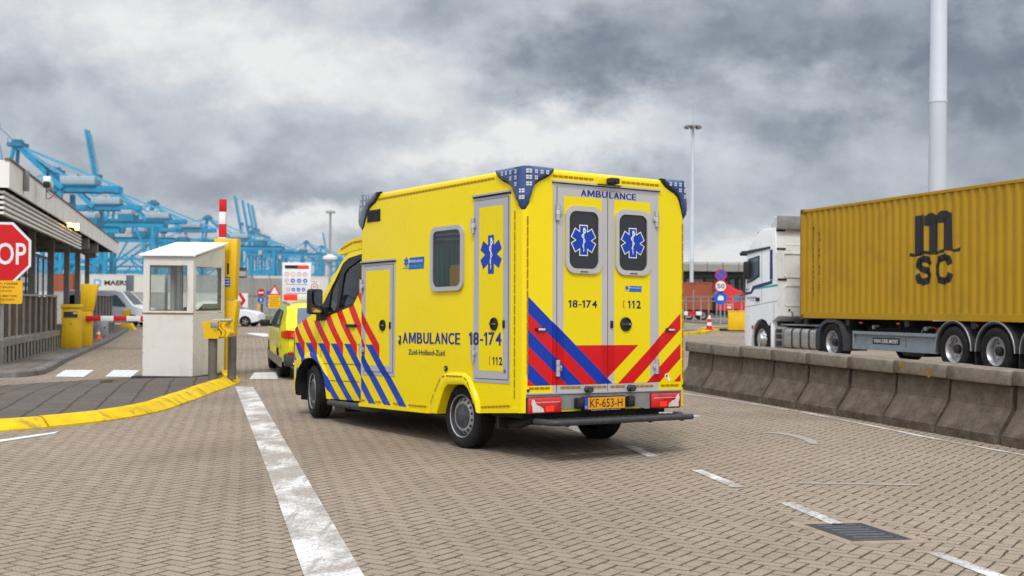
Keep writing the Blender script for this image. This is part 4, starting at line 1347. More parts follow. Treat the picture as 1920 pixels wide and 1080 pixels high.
# ---------- painted road markings, worn
def paint_mat(name, wear=.5, scale=1.0):
    m = bpy.data.materials.new(name); m.use_nodes = True
    t = NT(m.node_tree); b = m.node_tree.nodes['Principled BSDF']
    nt = m.node_tree
    oc = t.objco()
    ox, oy, oz = t.sep(oc)
    stretch = t.comb(t.mul(ox, 1.0), t.mul(oy, .45), 0.0)
    n = t.noise(stretch, 2.6 * scale, 7.0, .66, .5)
    n2 = t.noise(oc, 46.0, 4.0, .72)
    # herringbone joints show through as thin dark lines
    ca, sa = math.cos(R_(57)), math.sin(R_(57))
    ux = t.div(t.add(t.mul(ox, ca), t.mul(oy, sa)), .105); uy = t.div(t.add(t.mul(ox, -sa), t.mul(oy, ca)), .105)
    i, j = t.m('FLOOR', ux), t.m('FLOOR', uy); fx, fy = t.sub(ux, i), t.sub(uy, j)
    k = t.m('FLOORED_MODULO', t.sub(i, j), 4.0)
    k0 = t.lt(k, .5); k1 = t.band(k, .5, 1.5); k2 = t.band(k, 1.5, 2.5); k3 = t.gt(k, 2.5)
    d = t.mn(t.mn(t.add(fx, t.mul(k1, 9.0)), t.add(t.sub(1.0, fx), t.mul(k0, 9.0))), t.mn(t.add(fy, t.mul(k2, 9.0)), t.add(t.sub(1.0, fy), t.mul(k3, 9.0))))
    joint = t.smooth(d, .015, .06, 1.0, 0.0)
    fade = t.smooth(t.add(t.mul(n, .75), t.mul(n2, .25)), .62 - wear * .26, .74 - wear * .20)
    fade = t.mx(fade, t.mul(joint, .45))
    sc = t.noise(t.comb(t.mul(ox, 9.0 * scale), t.mul(oy, 1.2 * scale), 3.0), 1.0, 5.0, .7, .8)
    fade = t.mx(fade, t.smooth(sc, .60 - wear * .10, .72 - wear * .08, 0.0, min(1.0, wear * 1.3)))
    thin = t.mix(t.smooth(n2, .40, .62), (.36, .32, .28), (.25, .205, .16))
    c = t.mix(t.mul(fade, .92), (.70, .69, .67), thin)
    c = t.mix(t.mul(joint, .55), c, (.10, .08, .065))
    t.put(b.inputs['Base Color'], c); b.inputs['Roughness'].default_value = .75
    return m
M['paint'] = paint_mat('road_paint', .88)
M['paint_worn'] = paint_mat('road_paint_worn', 1.6, 1.6)
M['paint_new'] = paint_mat('road_paint_fresh', .25)
PL = .005
def line(name, pts, mt='paint'): return sheet(name, pts, PL, M[mt])
line('road_line', [(-4.77, 21.42), (-2.26, 11.5), (-1.20, 7.23), (-.55, 4.6), (-.15, 4.6), (-.86, 7.27), (-1.94, 11.52), (-4.46, 21.43)])
line('road_line', [(-5.585, 13.53), (-5.255, 14.40), (-5.215, 14.17), (-5.50, 13.36), (-6.3, 11.3), (-6.42, 11.45)], 'paint_new')
for a in ([(1.71, 11.72), (1.82, 11.72), (2.035, 10.70), (1.915, 10.67)], [(2.15, 9.92), (2.27, 9.94), (2.44, 8.98), (2.335, 8.95)],
          [(2.70, 8.02), (2.80, 8.03), (3.08, 6.85), (2.95, 6.82)], [(1.23, 13.57), (1.36, 13.57), (1.53, 12.66), (1.40, 12.65)],
          [(.68, 15.50), (.81, 15.56), (.95, 14.75), (.82, 14.70)]):
    line('road_dash', a, 'paint')
for k in range(2):
    y = 17.6 + k * 1.95; x = .2 - k * .5
    line('road_dash', [(x - .07, y + .45), (x + .07, y + .47), (x + .30, y - .45), (x + .16, y - .47)], 'paint')
line('road_dash', [(2.02, 17.45), (2.3, 17.5), (2.62, 16.95), (2.5, 16.9)], 'paint')
line('faint_line', [(2.50, 11.00), (3.60, 10.97), (3.62, 10.88), (2.52, 10.93)], 'paint_worn')
line('faint_line', [(2.95, 15.0), (3.25, 15.06), (3.42, 14.8), (3.50, 14.3), (3.46, 13.85), (3.36, 13.9), (3.38, 14.3), (3.30, 14.7), (3.2, 14.9)], 'paint_worn')
EDGE = [(2.70, 21.5), (2.93, 20.77), (3.55, 19.35), (4.13, 17.75), (4.61, 15.9), (4.85, 14.85), (5.21, 13.62), (5.46, 12.9), (5.9, 11.4)]
line('edge_line', EDGE + [(x + .075, y + .02) for x, y in EDGE[::-1]], 'paint')
for a in ([(-8.65, 23.47), (-9.22, 25.6), (-8.66, 25.7), (-8.09, 23.43)], [(-7.74, 23.6), (-8.27, 25.75), (-7.76, 25.83), (-7.22, 23.55)],
          [(-6.85, 23.7), (-7.35, 25.85), (-6.9, 25.9), (-6.4, 23.65)], [(-4.93, 23.33), (-5.27, 25.4), (-4.85, 25.5), (-4.40, 23.4)], [(-3.9, 23.4), (-4.25, 25.5), (-3.8, 25.5), (-3.4, 23.4)]):
    line('block_marking', a, 'paint_new')
line('arrow_marking', [(-12.2, 56.6), (-11.2, 53.6), (-10.2, 51.0), (-9.8, 52.4), (-10.4, 54.2), (-11.3, 56.4)], 'paint_new')

# ---------- traffic island with yellow kerb
KO = [(-9.0, 13.0), (-7.4, 13.45), (-6.55, 13.85), (-5.93, 14.33), (-5.43, 14.87), (-5.04, 15.58), (-4.82, 16.4), (-4.76, 17.2), (-4.77, 18.3), (-4.81, 19.56), (-4.86, 21.2), (-4.87, 22.16), (-4.96, 22.75), (-5.20, 23.55), (-5.75, 25.8), (-6.53, 29.14), (-7.79, 34.0), (-9.10, 39.6), (-11.4, 49.0)]
def offset_path(P, d):
    out = []
    for i, p in enumerate(P):
        a = Vector(P[max(i - 1, 0)]); b = Vector(P[min(i + 1, len(P) - 1)])
        t_ = (b - a).normalized(); n = Vector((-t_.y, t_.x))
        out.append((p[0] + n.x * d, p[1] + n.y * d))
    return out
def kerb(name, P, width, h, mt, gap=1.0, chamfer=.03, prof=None):
    # resample into kerb stones with open joints
    L = [0]
    for a, b in zip(P, P[1:]): L.append(L[-1] + (Vector(b) - Vector(a)).length)
    def at(s):
        for i in range(len(L) - 1):
            if s <= L[i + 1] + 1e-9:
                k = (s - L[i]) / (L[i + 1] - L[i]); return Vector(P[i]).lerp(Vector(P[i + 1]), k)
        return Vector(P[-1])
    m = MB(); n = int(L[-1] / gap)
    for i in range(n):
        s0, s1 = i * gap + .013, (i + 1) * gap - .013
        jit = random.uniform(-.006, .006)
        sub = [s0 + (s1 - s0) * q / 3 for q in range(4)]
        rows = []
        for s in sub:
            p = at(s); q = at(min(s + .05, L[-1])) - at(max(s - .05, 0)); q.normalize(); nn = Vector((-q.y, q.x))
            z0 = zg(p.y)
            sec = prof or [(0, -.05), (.015, h - chamfer), (chamfer + .015, h), (width - .01, h), (width, h - .01), (width, -.05)]
            rows.append([(p.x + nn.x * o, p.y + nn.y * o, z0 + z + (jit if z > 0 else 0)) for o, z in sec])
        k = len(rows[0]); vs = [v for r in rows for v in r]; fs = []
        for a in range(3):
            for c in range(k - 1): fs.append((a * k + c, a * k + c + 1, (a + 1) * k + c + 1, (a + 1) * k + c))
        fs.append(tuple(range(k))); fs.append(tuple(range(3 * k, 4 * k)))
        m.add(vs, fs, mt)
    o = m.build(name, None, 18); o['kind'] = 'structure'
    return o
kerb('kerb', KO, .30, .125, M['kerbyellow'], 1.0, prof=[(0, -.05), (.0, .02), (.10, .085), (.16, .118), (.27, .125), (.30, .12), (.30, -.05)])
KI = offset_path(KO, .28)
isl = KI[:14] + [(-5.55, 23.9), (-7.2, 23.50), (-7.83, 22.3), (-8.75, 21.1), (-9.9, 20.4), (-12.5, 19.6)]
def isl_z(x, y):
    dd = (x + 7.2) * .845 - (y - 23.5) * .535
    return .008 + .104 * min(1.0, max(0.0, (dd + .05) / 2.6))
m = MB(); m.surf(isl, frange(-12, -5, .5), frange(13.5, 23.5, .5), lambda x, y: (x, y, isl_z(x, y)), M['tiles'])
o = m.build('island_paving', None, 60); o['kind'] = 'structure'
# strip of island carrying the barrier post, running on along the lane
LK = [(-9.9, 20.4), (-8.72, 21.1), (-7.83, 22.28), (-7.18, 23.48), (-6.85, 24.3), (-7.3, 26.5), (-8.3, 31), (-9.6, 36.2), (-11.9, 45.5)]
sheet('island_paving', KI[13:18] + LK[::-1][1:5], .030, M['tiles'])

# ---------- left pavement with dark kerb
LKB = [(-13.5, 22.35), (-11.0, 22.75), (-9.6, 22.95), (-9.15, 23.2), (-9.05, 23.95), (-9.45, 25.6), (-10.23, 28.4), (-13.4, 41.0), (-17.0, 54.5), (-20.5, 67)]
kerb('kerb', LKB, .22, .12, M['kerbgrey'], 1.0)
sheet('pavement', offset_path(LKB, .20) + [(-30, 67), (-30, 22.3)], .115, M['walk'])

# ---------- ditch grass and verge by the far wall
sheet('verge', [(-32, 98), (-20.5, 88), (-16.5, 96), (-14, 118), (-34, 118)], .05, M['grass'])
# ---------- yellow kerbed islands across the road on the right
for P in ([(7.2, 60.4), (8.4, 61.4), (9.6, 63.4), (10.3, 66.2), (10.2, 68.2)], [(11.6, 71.0), (11.3, 74.2), (12.6, 78.6), (16, 81.0), (19, 80.0)]):
    kerb('kerb', P[::-1], .35, .14, M['kerbyellow'], 1.0)
sheet('island_paving', [(6.0, 61), (7.0, 61), (8.3, 62), (9.4, 64), (10.0, 66.4), (9.9, 68.4), (6, 68.4)], .12, M['walk'])
sheet('island_paving', [(12, 71.4), (11.8, 74.2), (12.9, 78.3), (16, 80.6), (19, 79.6), (19, 71.4)], .12, M['walk'])
sheet('verge', [(15, 100), (40, 84), (40, 104), (15, 120)], .05, M['walk'])

# ---------- drain grate in its concrete surround
M['surround'] = mat('paving_concrete', (.32, .25, .185), .9, var=.2, vs=8, bump=.4, bs=60, dirt=((.18, .14, .10), .6, 6), speck=.7, spec=.1)
M['grateiron'] = mat('worn_grate_iron', (.10, .095, .11), .5, .3, var=.2, vs=14)
gr = thing('drain_grate', 'rusty slotted cast iron drain grate sunk in the brick paving', 'drain', (0, 0, 0))
gq = [Vector((2.16, 8.95)), Vector((2.55, 9.02)), Vector((2.72, 8.47)), Vector((2.33, 8.40))]
def gp(u, v, z): 
    a = gq[0].lerp(gq[1], u); b = gq[3].lerp(gq[2], u); p = a.lerp(b, v); return (p.x, p.y, z)
m = MB()
for (u0, u1, v0, v1) in ((-.05, 1.05, -.04, .0), (-.05, 1.05, 1.0, 1.04), (-.05, .0, 0, 1), (1.0, 1.05, 0, 1)):
    m.prism([(u0, v0), (u1, v0), (u1, v1), (u0, v1)], gp, -.02, .006, M['castiron'])
m.build('frame', gr)
m = MB()
m.prism([(0, 0), (1, 0), (1, 1), (0, 1)], gp, -.02, .0015, M['seam'])
for i in range(7):
    v0 = i / 6.4 + .0; m.prism([(0, v0), (1, v0), (1, min(1, v0 + .095)), (0, min(1, v0 + .095))], gp, .0005, .005, M['grateiron'])
m.prism([(0, 0), (.14, 0), (.14, 1), (0, 1)], gp, .0005, .0052, M['castiron']); m.prism([(.86, 0), (1, 0), (1, 1), (.86, 1)], gp, .0005, .0052, M['castiron'])
m.build('grille', gr)
m = MB()
for (u0, u1, v0, v1) in ((-.28, 1.28, -.22, -.045), (-.28, 1.28, 1.045, 1.22), (-.28, -.055, -.045, 1.045), (1.055, 1.28, -.045, 1.045)):
    m.prism([(u0, v0), (u1, v0), (u1, v1), (u0, v1)], gp, -.02, .004, M['surround'])
m.build('surround', gr)

# ================================================================== CONCRETE BARRIERS
def barrier_mesh(seed):
    rnd = random.Random(seed)
    m = MB(); Ln = .985
    sec = [(0, 0), (0, .105), (.018, .125), (.185, .375), (.20, .40), (.228, .66), (.53, .66), (.56, .40), (.58, .375), (.745, .125), (.765, .105), (.765, 0)]
    n = len(sec); st = 7; vs = []; fs = []
    for i in range(st + 1):
        k = i / st
        x = (k - .5) * Ln
        if i == 1: x = -.5 * Ln + .02
        if i == st - 1: x = .5 * Ln - .02
        for q, (o, z) in enumerate(sec):
            ch = .0
            if i in (0, st): ch = .03
            jx = rnd.uniform(-.003, .003)
            vs.append((x + jx, (o - .38) * (1 - ch * 2) + rnd.uniform(-.003, .003), z * (1 - ch * .3)))
    for i in range(st):
        for q in range(n - 1): fs.append((i * n + q, i * n + q + 1, (i + 1) * n + q + 1, (i + 1) * n + q))
    fs.append(tuple(range(n))); fs.append(tuple(range(st * n, st * n + n)))
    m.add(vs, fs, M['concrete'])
    m.box(-Ln / 2 - .03, Ln / 2 + .03, -.10, .10, .0, .64, M['concrete'])  # inner block added to close the joints so the gaps stay dark
    body = m.mesh('body', 14)
    m = MB()
    Ln = 1.010
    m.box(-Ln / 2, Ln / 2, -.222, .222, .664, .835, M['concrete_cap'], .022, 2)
    if seed == 6:
        for (a, b_, r) in ((-.33, .75, .05), (-.30, .80, .03), (.22, .70, .05), (.26, .76, .035), (.05, .74, .03)):
            m.poly([(a + r * rnd.uniform(.5, 1.2) * math.cos(q), -.2235, b_ + r * rnd.uniform(.5, 1.1) * math.sin(q)) for q in [k * .7 for k in range(9)]], M['lichen'])
    cap = m.mesh('cap', 40)
    return body, cap
BAR = [(2.66, 23.2), (2.93, 22.1), (3.21, 21.05), (3.53, 20.05), (3.86, 19.12), (4.18, 18.18), (4.52, 17.22), (4.85, 16.20), (5.17, 15.12), (5.50, 13.98), (5.83, 12.84), (6.16, 11.70)]
ORD = ['last one, mostly hidden behind the ambulance', 'just emerging beside the ambulance rear step', 'second visible from the ambulance', 'third visible from the ambulance', 'fourth visible from the ambulance', 'fifth visible, standing below the trailer front',
       'sixth visible from the ambulance', 'seventh, with orange lichen on its cap', 'eighth, next beyond the lichen spotted one', 'ninth, second nearest the camera', 'nearest one, cut by the right edge']
for i in range(1, len(BAR) - 1):
    a, b = Vector(BAR[i]), Vector(BAR[i + 1])
    d = (b - a).normalized(); nn = Vector((-d.y, d.x))     # towards the truck
    c = (a + b) / 2 + nn * .39
    rt = math.atan2(d.y, d.x)
    o = thing('concrete_barrier', 'weathered concrete road barrier segment, ' + ORD[i], 'barrier', (c.x, c.y, random.uniform(-.006, .006)), rt + R_(random.uniform(-.7, .7)), 'row of concrete barriers along the road')
    body, cap = barrier_mesh(i - 1)
    o.location.x += nn.x * random.uniform(-.018, .018); o.location.y += nn.y * random.uniform(-.018, .018)
    s = (b - a).length / 1.035
    o.scale = (s, 1, 1)
    for nm, me in (('body', body), ('cap', cap)):
        q = bpy.data.objects.new(nm, me); COL.objects.link(q); q.parent = o

# ================================================================== BOOTH
bo = thing('gate_booth', 'small white gate booth with sloping roof and windows', 'booth', (-6.78, 22.76, .0), R_(-2.0))
# local: x along the front, y backwards along the side
def bt(u, v): return (u, v)
bw, bd = .93, 1.26
zf, zb_ = 2.30, 2.56
sh = .24                       # the flank runs away slightly to the right
def bx(x, y): return (x + y * sh / bd, y)
m = MB()
m.prism([(0, .07), (bw, .07), (bw, 1.235), (0, 1.235)], lambda u, v, w: (*bx(u, w), v), 0, bd, M['grime_white'])
m.prism([(0.001, .07), (bd - .001, .07), (bd - .001, 1.235), (0.001, 1.235)], lambda u, v, w: (*bx(w, u), v), bw, bw + .004, M['boothside'])
for x, y in ((0, 0), (bw - .085, 0), (0, bd - .085), (bw - .085, bd - .085)):
    zt = zf if y == 0 else zb_
    m.prism([(x, y), (x + .085, y), (x + .085, y + .085), (x, y + .085)], lambda u, v, w: (*bx(u, v), w), 1.235, zt - .02, M['grime_white'])
for y, zt in ((0, zf), (bd - .06, zb_)):
    m.prism([(.085, y), (bw - .085, y), (bw - .085, y + .06), (.085, y + .06)], lambda u, v, w: (*bx(u, v), w), zt - .15, zt - .02, M['grime_white'])
for x in (0, bw - .05):
    m.prism([(.085, 2.13), (bd - .085, 2.13), (bd - .085, zb_ - .03), (.085, zf - .03)], lambda u, v, w: (*bx(w, u), v), x, x + .05, M['boothside'])
for z in (1.225,):
    m.prism([(-.012, -.012), (bw + .012, -.012), (bw + .012, .0), (-.012, .0)], lambda u, v, w: (*bx(u, v), w), z, z + .022, M['rust'])
for x in (.012, bw - .012):
    for z in (.2, .5, .8, 1.1):
        m.lathe([(.008, 0), (.008, -.004), (.001, -.004)], M['rust'], 6, (x, -.0, z), 'y')
m.build('wall', bo)
m = MB()
m.prism([(-.06, -.06), (bw + .05, -.06), (bw + .05, bd + .06), (-.06, bd + .06)], lambda u, v, w: (*bx(u, v), zf + (zb_ - zf) * v / bd + w), .0, .028, M['roofwhite'])
m.build('roof', bo)
def bwin(face, a0, a1, z0, z1):
    m = MB()
    f = (lambda u, v, w: (*bx(u, w), v)) if face in ('front', 'back') else (lambda u, v, w: (*bx(w, u), v))
    base = {'front': .012, 'back': bd - .03, 'right': bw - .03, 'left': .012}[face]
    out = [(a0, z0), (a1, z0), (a1, z1), (a0, z1)]; t_ = .03
    inn = [(a0 + t_, z0 + t_), (a1 - t_, z0 + t_), (a1 - t_, z1 - t_), (a0 + t_, z1 - t_)]
    ring_prism(m, out, inn, f, base - .01, base + .025, M['boothside'])
    ring_prism(m, inn, [(a0 + t_ + .012, z0 + t_ + .012), (a1 - t_ - .012, z0 + t_ + .012), (a1 - t_ - .012, z1 - t_ - .012), (a0 + t_ + .012, z1 - t_ - .012)], f, base, base + .015, M['rust'])
    w_ = m.build('window', bo)
    m = MB(); m.poly([f(u, v, base + .008) for u, v in inn], M['clearglass']); m.build('glass', w_, 0)
bwin('front', .085, bw - .085, 1.25, 2.15); bwin('back', .085, bw - .085, 1.25, 2.38)
bwin('right', .085, bd - .085, 1.25, 2.13); bwin('left', .085, bd - .085, 1.25, 2.13)
m = MB()
m.prism([(.35, .30), (.43, .30), (.43, .38), (.35, .38)], lambda u, v, w: (*bx(u, v), w), 1.24, 2.36, M['column'])
m.prism([(.1, bd - .4), (bw - .1, bd - .4), (bw - .1, bd - .15), (.1, bd - .15)], lambda u, v, w: (*bx(u, v), w), 1.10, 1.16, M['boothside'])
m.prism([(.30, bd - .35), (.45, bd - .35), (.45, bd - .25), (.30, bd - .25)], lambda u, v, w: (*bx(u, v), w), 1.16, 1.34, M['black'])
m.build('interior', bo)
m = MB()
m.prism([(-.14, -.12), (bw + .10, -.12), (bw + .10, bd + .1), (-.14, bd + .1)], lambda u, v, w: (*bx(u, v), w), .0, .085, M['castiron'])
m.build('plinth', bo)
# weeds at its foot
m = MB(); rw = random.Random(3)
for k in range(160):
    x = rw.choice((.62, .95, .75)) + rw.gauss(0, .07); y = -.16 + rw.gauss(0, .03); a = rw.uniform(0, 6.3); h = rw.uniform(.02, .07)
    m.poly([(-6.78 + x, 22.74 + y, .035), (-6.77 + x + .012 * math.cos(a), 22.74 + y + .012 * math.sin(a), .035), (-6.775 + x + .04 * math.cos(a), 22.74 + y + .03 * math.sin(a), .035 + h)], M['grass'])
for k in range(90):
    x = -6.95 + rw.gauss(0, .06); y = 21.3 + rw.gauss(0, .10); a = rw.uniform(0, 6.3); h = rw.uniform(.02, .06)
    z = isl_z(x, y); m.poly([(x, y, z), (x + .015 * math.cos(a), y + .015 * math.sin(a), z), (x + .05 * math.cos(a), y + .04 * math.sin(a), z + h)], M['grass'])
o = m.build('weeds', None, 0); o['kind'] = 'stuff'

# ================================================================== TALL YELLOW BARRIER POST WITH RAISED BOOM
bp_ = thing('barrier_post', 'tall tapered yellow barrier post with raised red and white boom beside the booth', 'barrier', (-5.55, 24.15, .0), R_(-3))
def tap(m, h0, h1, wa0, wa1, wb0, wb1, d, mt, bev=.012):
    """tapered slab: x-extent wa0..wb0 at h0 and wa1..wb1 at h1"""
    b = bmesh.new()
    vs = []
    for h, xa, xb in ((h0, wa0, wb0), (h1, wa1, wb1)):
        for x, y in ((xa, 0), (xb, 0), (xb, d), (xa, d)): vs.append(b.verts.new((x, y, h)))
    for f in ((0, 1, 2, 3), (4, 5, 6, 7), (0, 1, 5, 4), (1, 2, 6, 5), (2, 3, 7, 6), (3, 0, 4, 7)): b.faces.new([vs[k] for k in f])
    bmesh.ops.recalc_face_normals(b, faces=list(b.faces))
    bmesh.ops.bevel(b, geom=list(b.edges), offset=bev, segments=2, profile=.5, affect='EDGES')
    m.bm(b, mt)
m = MB()
tap(m, 0.03, 1.47, -.13, -.15, .03, .19, .30, M['yelpost'])
tap(m, 1.482, 2.68, -.16, -.28, .14, .185, .26, M['yelpost'])
m.prism([(-.05, 1.49), (.0, 1.49), (.07, 2.67), (.02, 2.67)], lambda u, v, w: (u, w, v), -.003, .002, M['yelpost'])
m.build('housing', bp_)
m = MB(); m.box(-.01, .025, -.006, .01, 1.98, 2.20, M['black']); m.build('slot', bp_)
m = MB(); m.box(-.10, .05, -.007, .004, 1.74, 1.93, M['signblue'])
for z in (1.775, 1.83, 1.885): m.box(-.085, .035, -.0095, -.006, z, z + .016, M['signwhite'])
m.build('notice', bp_)
m = MB()
for i, (z0, z1) in enumerate(((2.66, 2.71), (2.71, 2.97), (2.97, 3.21), (3.21, 3.46))):
    m.box(-.215, -.085, .10, .19, z0, z1, M[('signwhite', 'signred', 'signwhite', 'signred')[i]], .006)
m.build('boom_arm', bp_)

# ---------- yellow protective box on two steel posts in front of the booth
bn = thing('crash_guard', 'yellow curved guard with grey bands on two steel posts beside the booth', 'guard', (-5.18, 21.45, .0), R_(-8))
m = MB()
n = 10; vs = []; fs = []
for i in range(n + 1):
    k = i / n; z = .83 + .30 * k
    for (x0, y0) in ((-.15, 0), (.09, 0)):
        wob = .05 * math.sin(k * 2 * math.pi)
        vs.append((x0 * (1 + .16 * k) + wob * (1 if x0 > 0 else 0), y0 - .02 * k, z))
        vs.append((x0 * (1 + .16 * k) + wob * (1 if x0 > 0 else 0), .30 + .02 * k, z))
for i in range(n):
    a = i * 4; b = a + 4
    fs += [(a, a + 2, b + 2, b), (a + 2, a + 3, b + 3, b + 2), (a + 3, a + 1, b + 1, b + 3), (a + 1, a, b, b + 1)]
fs += [(0, 1, 3, 2), (n * 4, n * 4 + 2, n * 4 + 3, n * 4 + 1)]
m.add(vs, fs, M['yelpost'])
for i in range(2):
    x = .115 + i * .075; vs = []; fs = []
    for q in range(n + 1):
        k = q / n; z = .86 + .26 * k; wob = .05 * math.sin(k * 2 * math.pi)
        vs += [(x + wob, .02, z), (x + wob + .06, .02, z), (x + wob + .06, .28, z), (x + wob, .28, z)]
    for q in range(n):
        a = q * 4; b = a + 4
        for e0 in range(4): fs.append((a + e0, a + (e0 + 1) % 4, b + (e0 + 1) % 4, b + e0))
    fs += [(0, 1, 2, 3), (n * 4, n * 4 + 1, n * 4 + 2, n * 4 + 3)]
    m.add(vs, fs, M['yelpost'])
m.build('guard_shell', bn, 40)
m = MB(); m.tube([(-.05, .15, 1.14), (.29, .16, 1.15)], .028, M['galv'], 10); m.box(-.03, .10, -.03, -.02, 1.03, 1.12, M['galv'], .01); m.tube([(.02, -.025, 1.05), (.05, -.03, .98), (.09, -.03, .98), (.10, -.025, 1.10)], .008, M['galv'], 6); m.build('rail', bn, 40)
for x in (-.04, .14):
    m = MB(); m.lathe([(.078, .09), (.078, .86), (.001, .86)], M['rustpost'], 18, (x, .12 + (x > 0) * .45, 0)); m.build('post', bn, 40)

# ================================================================== ARTICULATED LORRY BEHIND THE BARRIERS
TR_LOC = (8.893, 33.45, -.05); TR_E = (0, R_(.63), R_(106.405))
TY = 1.219
f_l = lambda u, v, w: (u, w, v)
# ---------- tractor
tr = thing('tractor_unit', 'white lorry tractor unit with indigo and teal stripes', 'truck', TR_LOC, euler=TR_E)
m = MB()
cab = [(1.16, 1.18), (1.30, 2.95), (1.34, 3.66), (2.03, 3.64), (2.35, 3.56), (2.60, 3.42), (2.86, 3.20), (3.06, 2.98), (3.10, 2.6), (3.17, 1.6), (3.20, .95), (3.17, .36), (3.10, .28), (2.74, .28), (2.72, .62), (2.58, .88), (2.36, 1.05), (2.10, 1.10), (1.86, 1.04), (1.70, .90), (1.62, .98)]
b = bmesh.new()
A_ = [b.verts.new((x, -1.245, z)) for x, z in cab]; B_ = [b.verts.new((x, 1.245, z)) for x, z in cab]
n = len(cab)
for i in range(n): b.faces.new((A_[i], A_[(i + 1) % n], B_[(i + 1) % n], B_[i]))
b.faces.new(A_); b.faces.new(B_[::-1])
bmesh.ops.recalc_face_normals(b, faces=list(b.faces))
ed = [e for e in b.edges if min(e.verts[0].co.z, e.verts[1].co.z) > 2.9 or min(e.verts[0].co.x, e.verts[1].co.x) > 3.0]
bmesh.ops.bevel(b, geom=ed, offset=.10, segments=4, profile=.5, affect='EDGES', clamp_overlap=True)
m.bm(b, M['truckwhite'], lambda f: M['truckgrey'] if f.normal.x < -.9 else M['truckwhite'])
m.build('cab', tr, 40)
m = MB()
Y0 = 1.245
fs3 = lambda u, v, w: (u, Y0 + w, v)
m.prism([(3.03, 2.10), (2.98, 2.70), (2.92, 2.82), (2.26, 2.90), (2.24, 2.30), (2.60, 2.19)], fs3, -.01, .008, M['black'])
m.prism([(2.99, 2.14), (2.94, 2.70), (2.88, 2.78), (2.32, 2.85), (2.30, 2.34), (2.60, 2.24)], fs3, .0, .011, M['suvglass'])
m.build('side_window', tr, 20)
m = MB(); m.box(2.62, 2.84, Y0 + .05, Y0 + .24, 2.22, 2.74, M['black'], .05); m.tube([(2.8, Y0, 2.75), (2.75, Y0 + .14, 2.72)], .03, M['black'], 6); m.build('door_mirror', tr)
m = MB()
m.prism([(3.20, 3.02), (3.12, 3.06), (1.62, 3.13), (1.62, 3.07), (3.05, 2.96), (3.30, 2.98)], fs3, -.04, .025, M['darkgrey'])
m.box(3.06, 3.42, -1.2, 1.25, 3.02, 3.07, M['black'], .02); m.box(3.25, 3.40, .9, 1.3, 2.93, 3.03, M['black'], .02)
m.build('sun_visor', tr)
m = MB()
# roof deflector rear frame
m.prism([(1.22, 3.62), (1.62, 3.66), (1.40, 3.92), (1.22, 3.92)], fs3, -.05, -.01, M['clearlens'])
m.box(1.18, 1.26, -1.2, 1.24, 3.60, 3.96, M['midgrey'], .01); m.box(1.20, 1.45, -1.2, 1.23, 3.90, 3.96, M['truckgrey'], .02)
m.build('roof_deflector', tr)
m = MB()
for x0, x1, mt in ((1.62, 1.48, 'indigo'),):
    m.prism([(1.645, 3.03), (1.49, 3.04), (1.475, 2.20), (1.645, 2.21)], fs3, -.003, .004, M['indigo'])
m.prism([(1.645, 2.20), (1.475, 2.19), (1.475, 2.15), (1.645, 2.16)], fs3, -.003, .004, M['teal'])
m.prism([(1.50, 2.17), (1.50, 2.08), (2.56, 1.95), (2.72, 1.81), (3.16, 1.77), (3.16, 1.855), (2.78, 1.88), (2.66, 2.03), (2.45, 2.06)], fs3, -.003, .004, M['indigo'])
m.prism([(2.54, 1.97), (2.54, 1.93), (1.20, 2.01), (1.20, 2.07)], fs3, -.003, .004, M['teal'])
m.prism([(3.16, 1.95), (2.9, 1.96), (2.9, 1.92), (3.16, 1.91)], fs3, -.003, .004, M['teal'])
m.text('VAN DER MOST', -3.02, -2.42, 1.655, 1.725, lambda u, v: (-u, Y0 + .004, v), M['indigo'], .01)
m.text('OP TRANS', -2.86, -2.56, 1.595, 1.63, lambda u, v: (-u, Y0 + .004, v), M['indigo'], .0)
m.build('lettering', tr, 0)
m = MB()
for p in ([(2.12, 3.02), (2.12, 1.55)], [(2.98, 2.06), (3.16, 1.72)], [(1.20, 1.60), (3.17, 1.42)], [(1.40, 1.55), (1.40, 1.02)]):
    for a, c in zip(p, p[1:]):
        d = (Vector(c) - Vector(a)).normalized(); q = Vector((-d.y, d.x)) * .006
        m.poly([fs3(a[0] - q.x, a[1] - q.y, .003), fs3(c[0] - q.x, c[1] - q.y, .003), fs3(c[0] + q.x, c[1] + q.y, .003), fs3(a[0] + q.x, a[1] + q.y, .003)], M['seam'])
m.box(2.24, 2.46, Y0 - .01, Y0 + .03, 1.59, 1.70, M['black'], .02)
m.prism([(2.62, .80), (2.72, .80), (2.72, .90), (2.62, .90)], fs3, -.004, .008, M['redlens'])
m.build('door_handle', tr, 20)
# rear wall pressings and clips
m = MB()
for (y0, y1, z0, z1) in ((.15, 1.05, 2.25, 2.95), (.15, 1.05, 1.45, 2.05), (.1, 1.0, 3.15, 3.5)):
    xx_ = lambda z: 1.16 + (z - 1.18) / 1.77 * .14 - .001
    ring_prism(m, rrect(y0, y1, z0, z1, .1), rrect(y0 + .04, y1 - .04, z0 + .04, z1 - .04, .07), lambda u, v, w: (xx_(v) - w, u, v), -.005, .012, M['truckgrey'])
for z in (3.05, 2.20, 3.56): m.box(xx_(z) - .02, xx_(z) + .03, .95, 1.22, z - .025, z + .025, M['black'])
for (y, z) in ((.35, 2.1), (.9, 1.35), (.4, 1.38), (.25, 1.6)): m.lathe([(.03, 0), (.03, -.02), (.001, -.02)], M['black'], 10, (xx_(z), y, z), 'x')
m.build('rear_panel', tr, 30)
m = MB()
for pts, r in (([(1.0, .2, 1.5), (.7, .4, 1.05), (.45, .5, 1.35), (.2, .55, 1.7)], .03), ([(1.0, .5, 1.5), (.8, .6, 1.0), (.3, .6, 1.45)], .025), ([(1.05, .0, 1.6), (.6, .2, 1.1), (.1, .3, 1.5)], .025)): m.tube(pts, r, M['black'], 6)
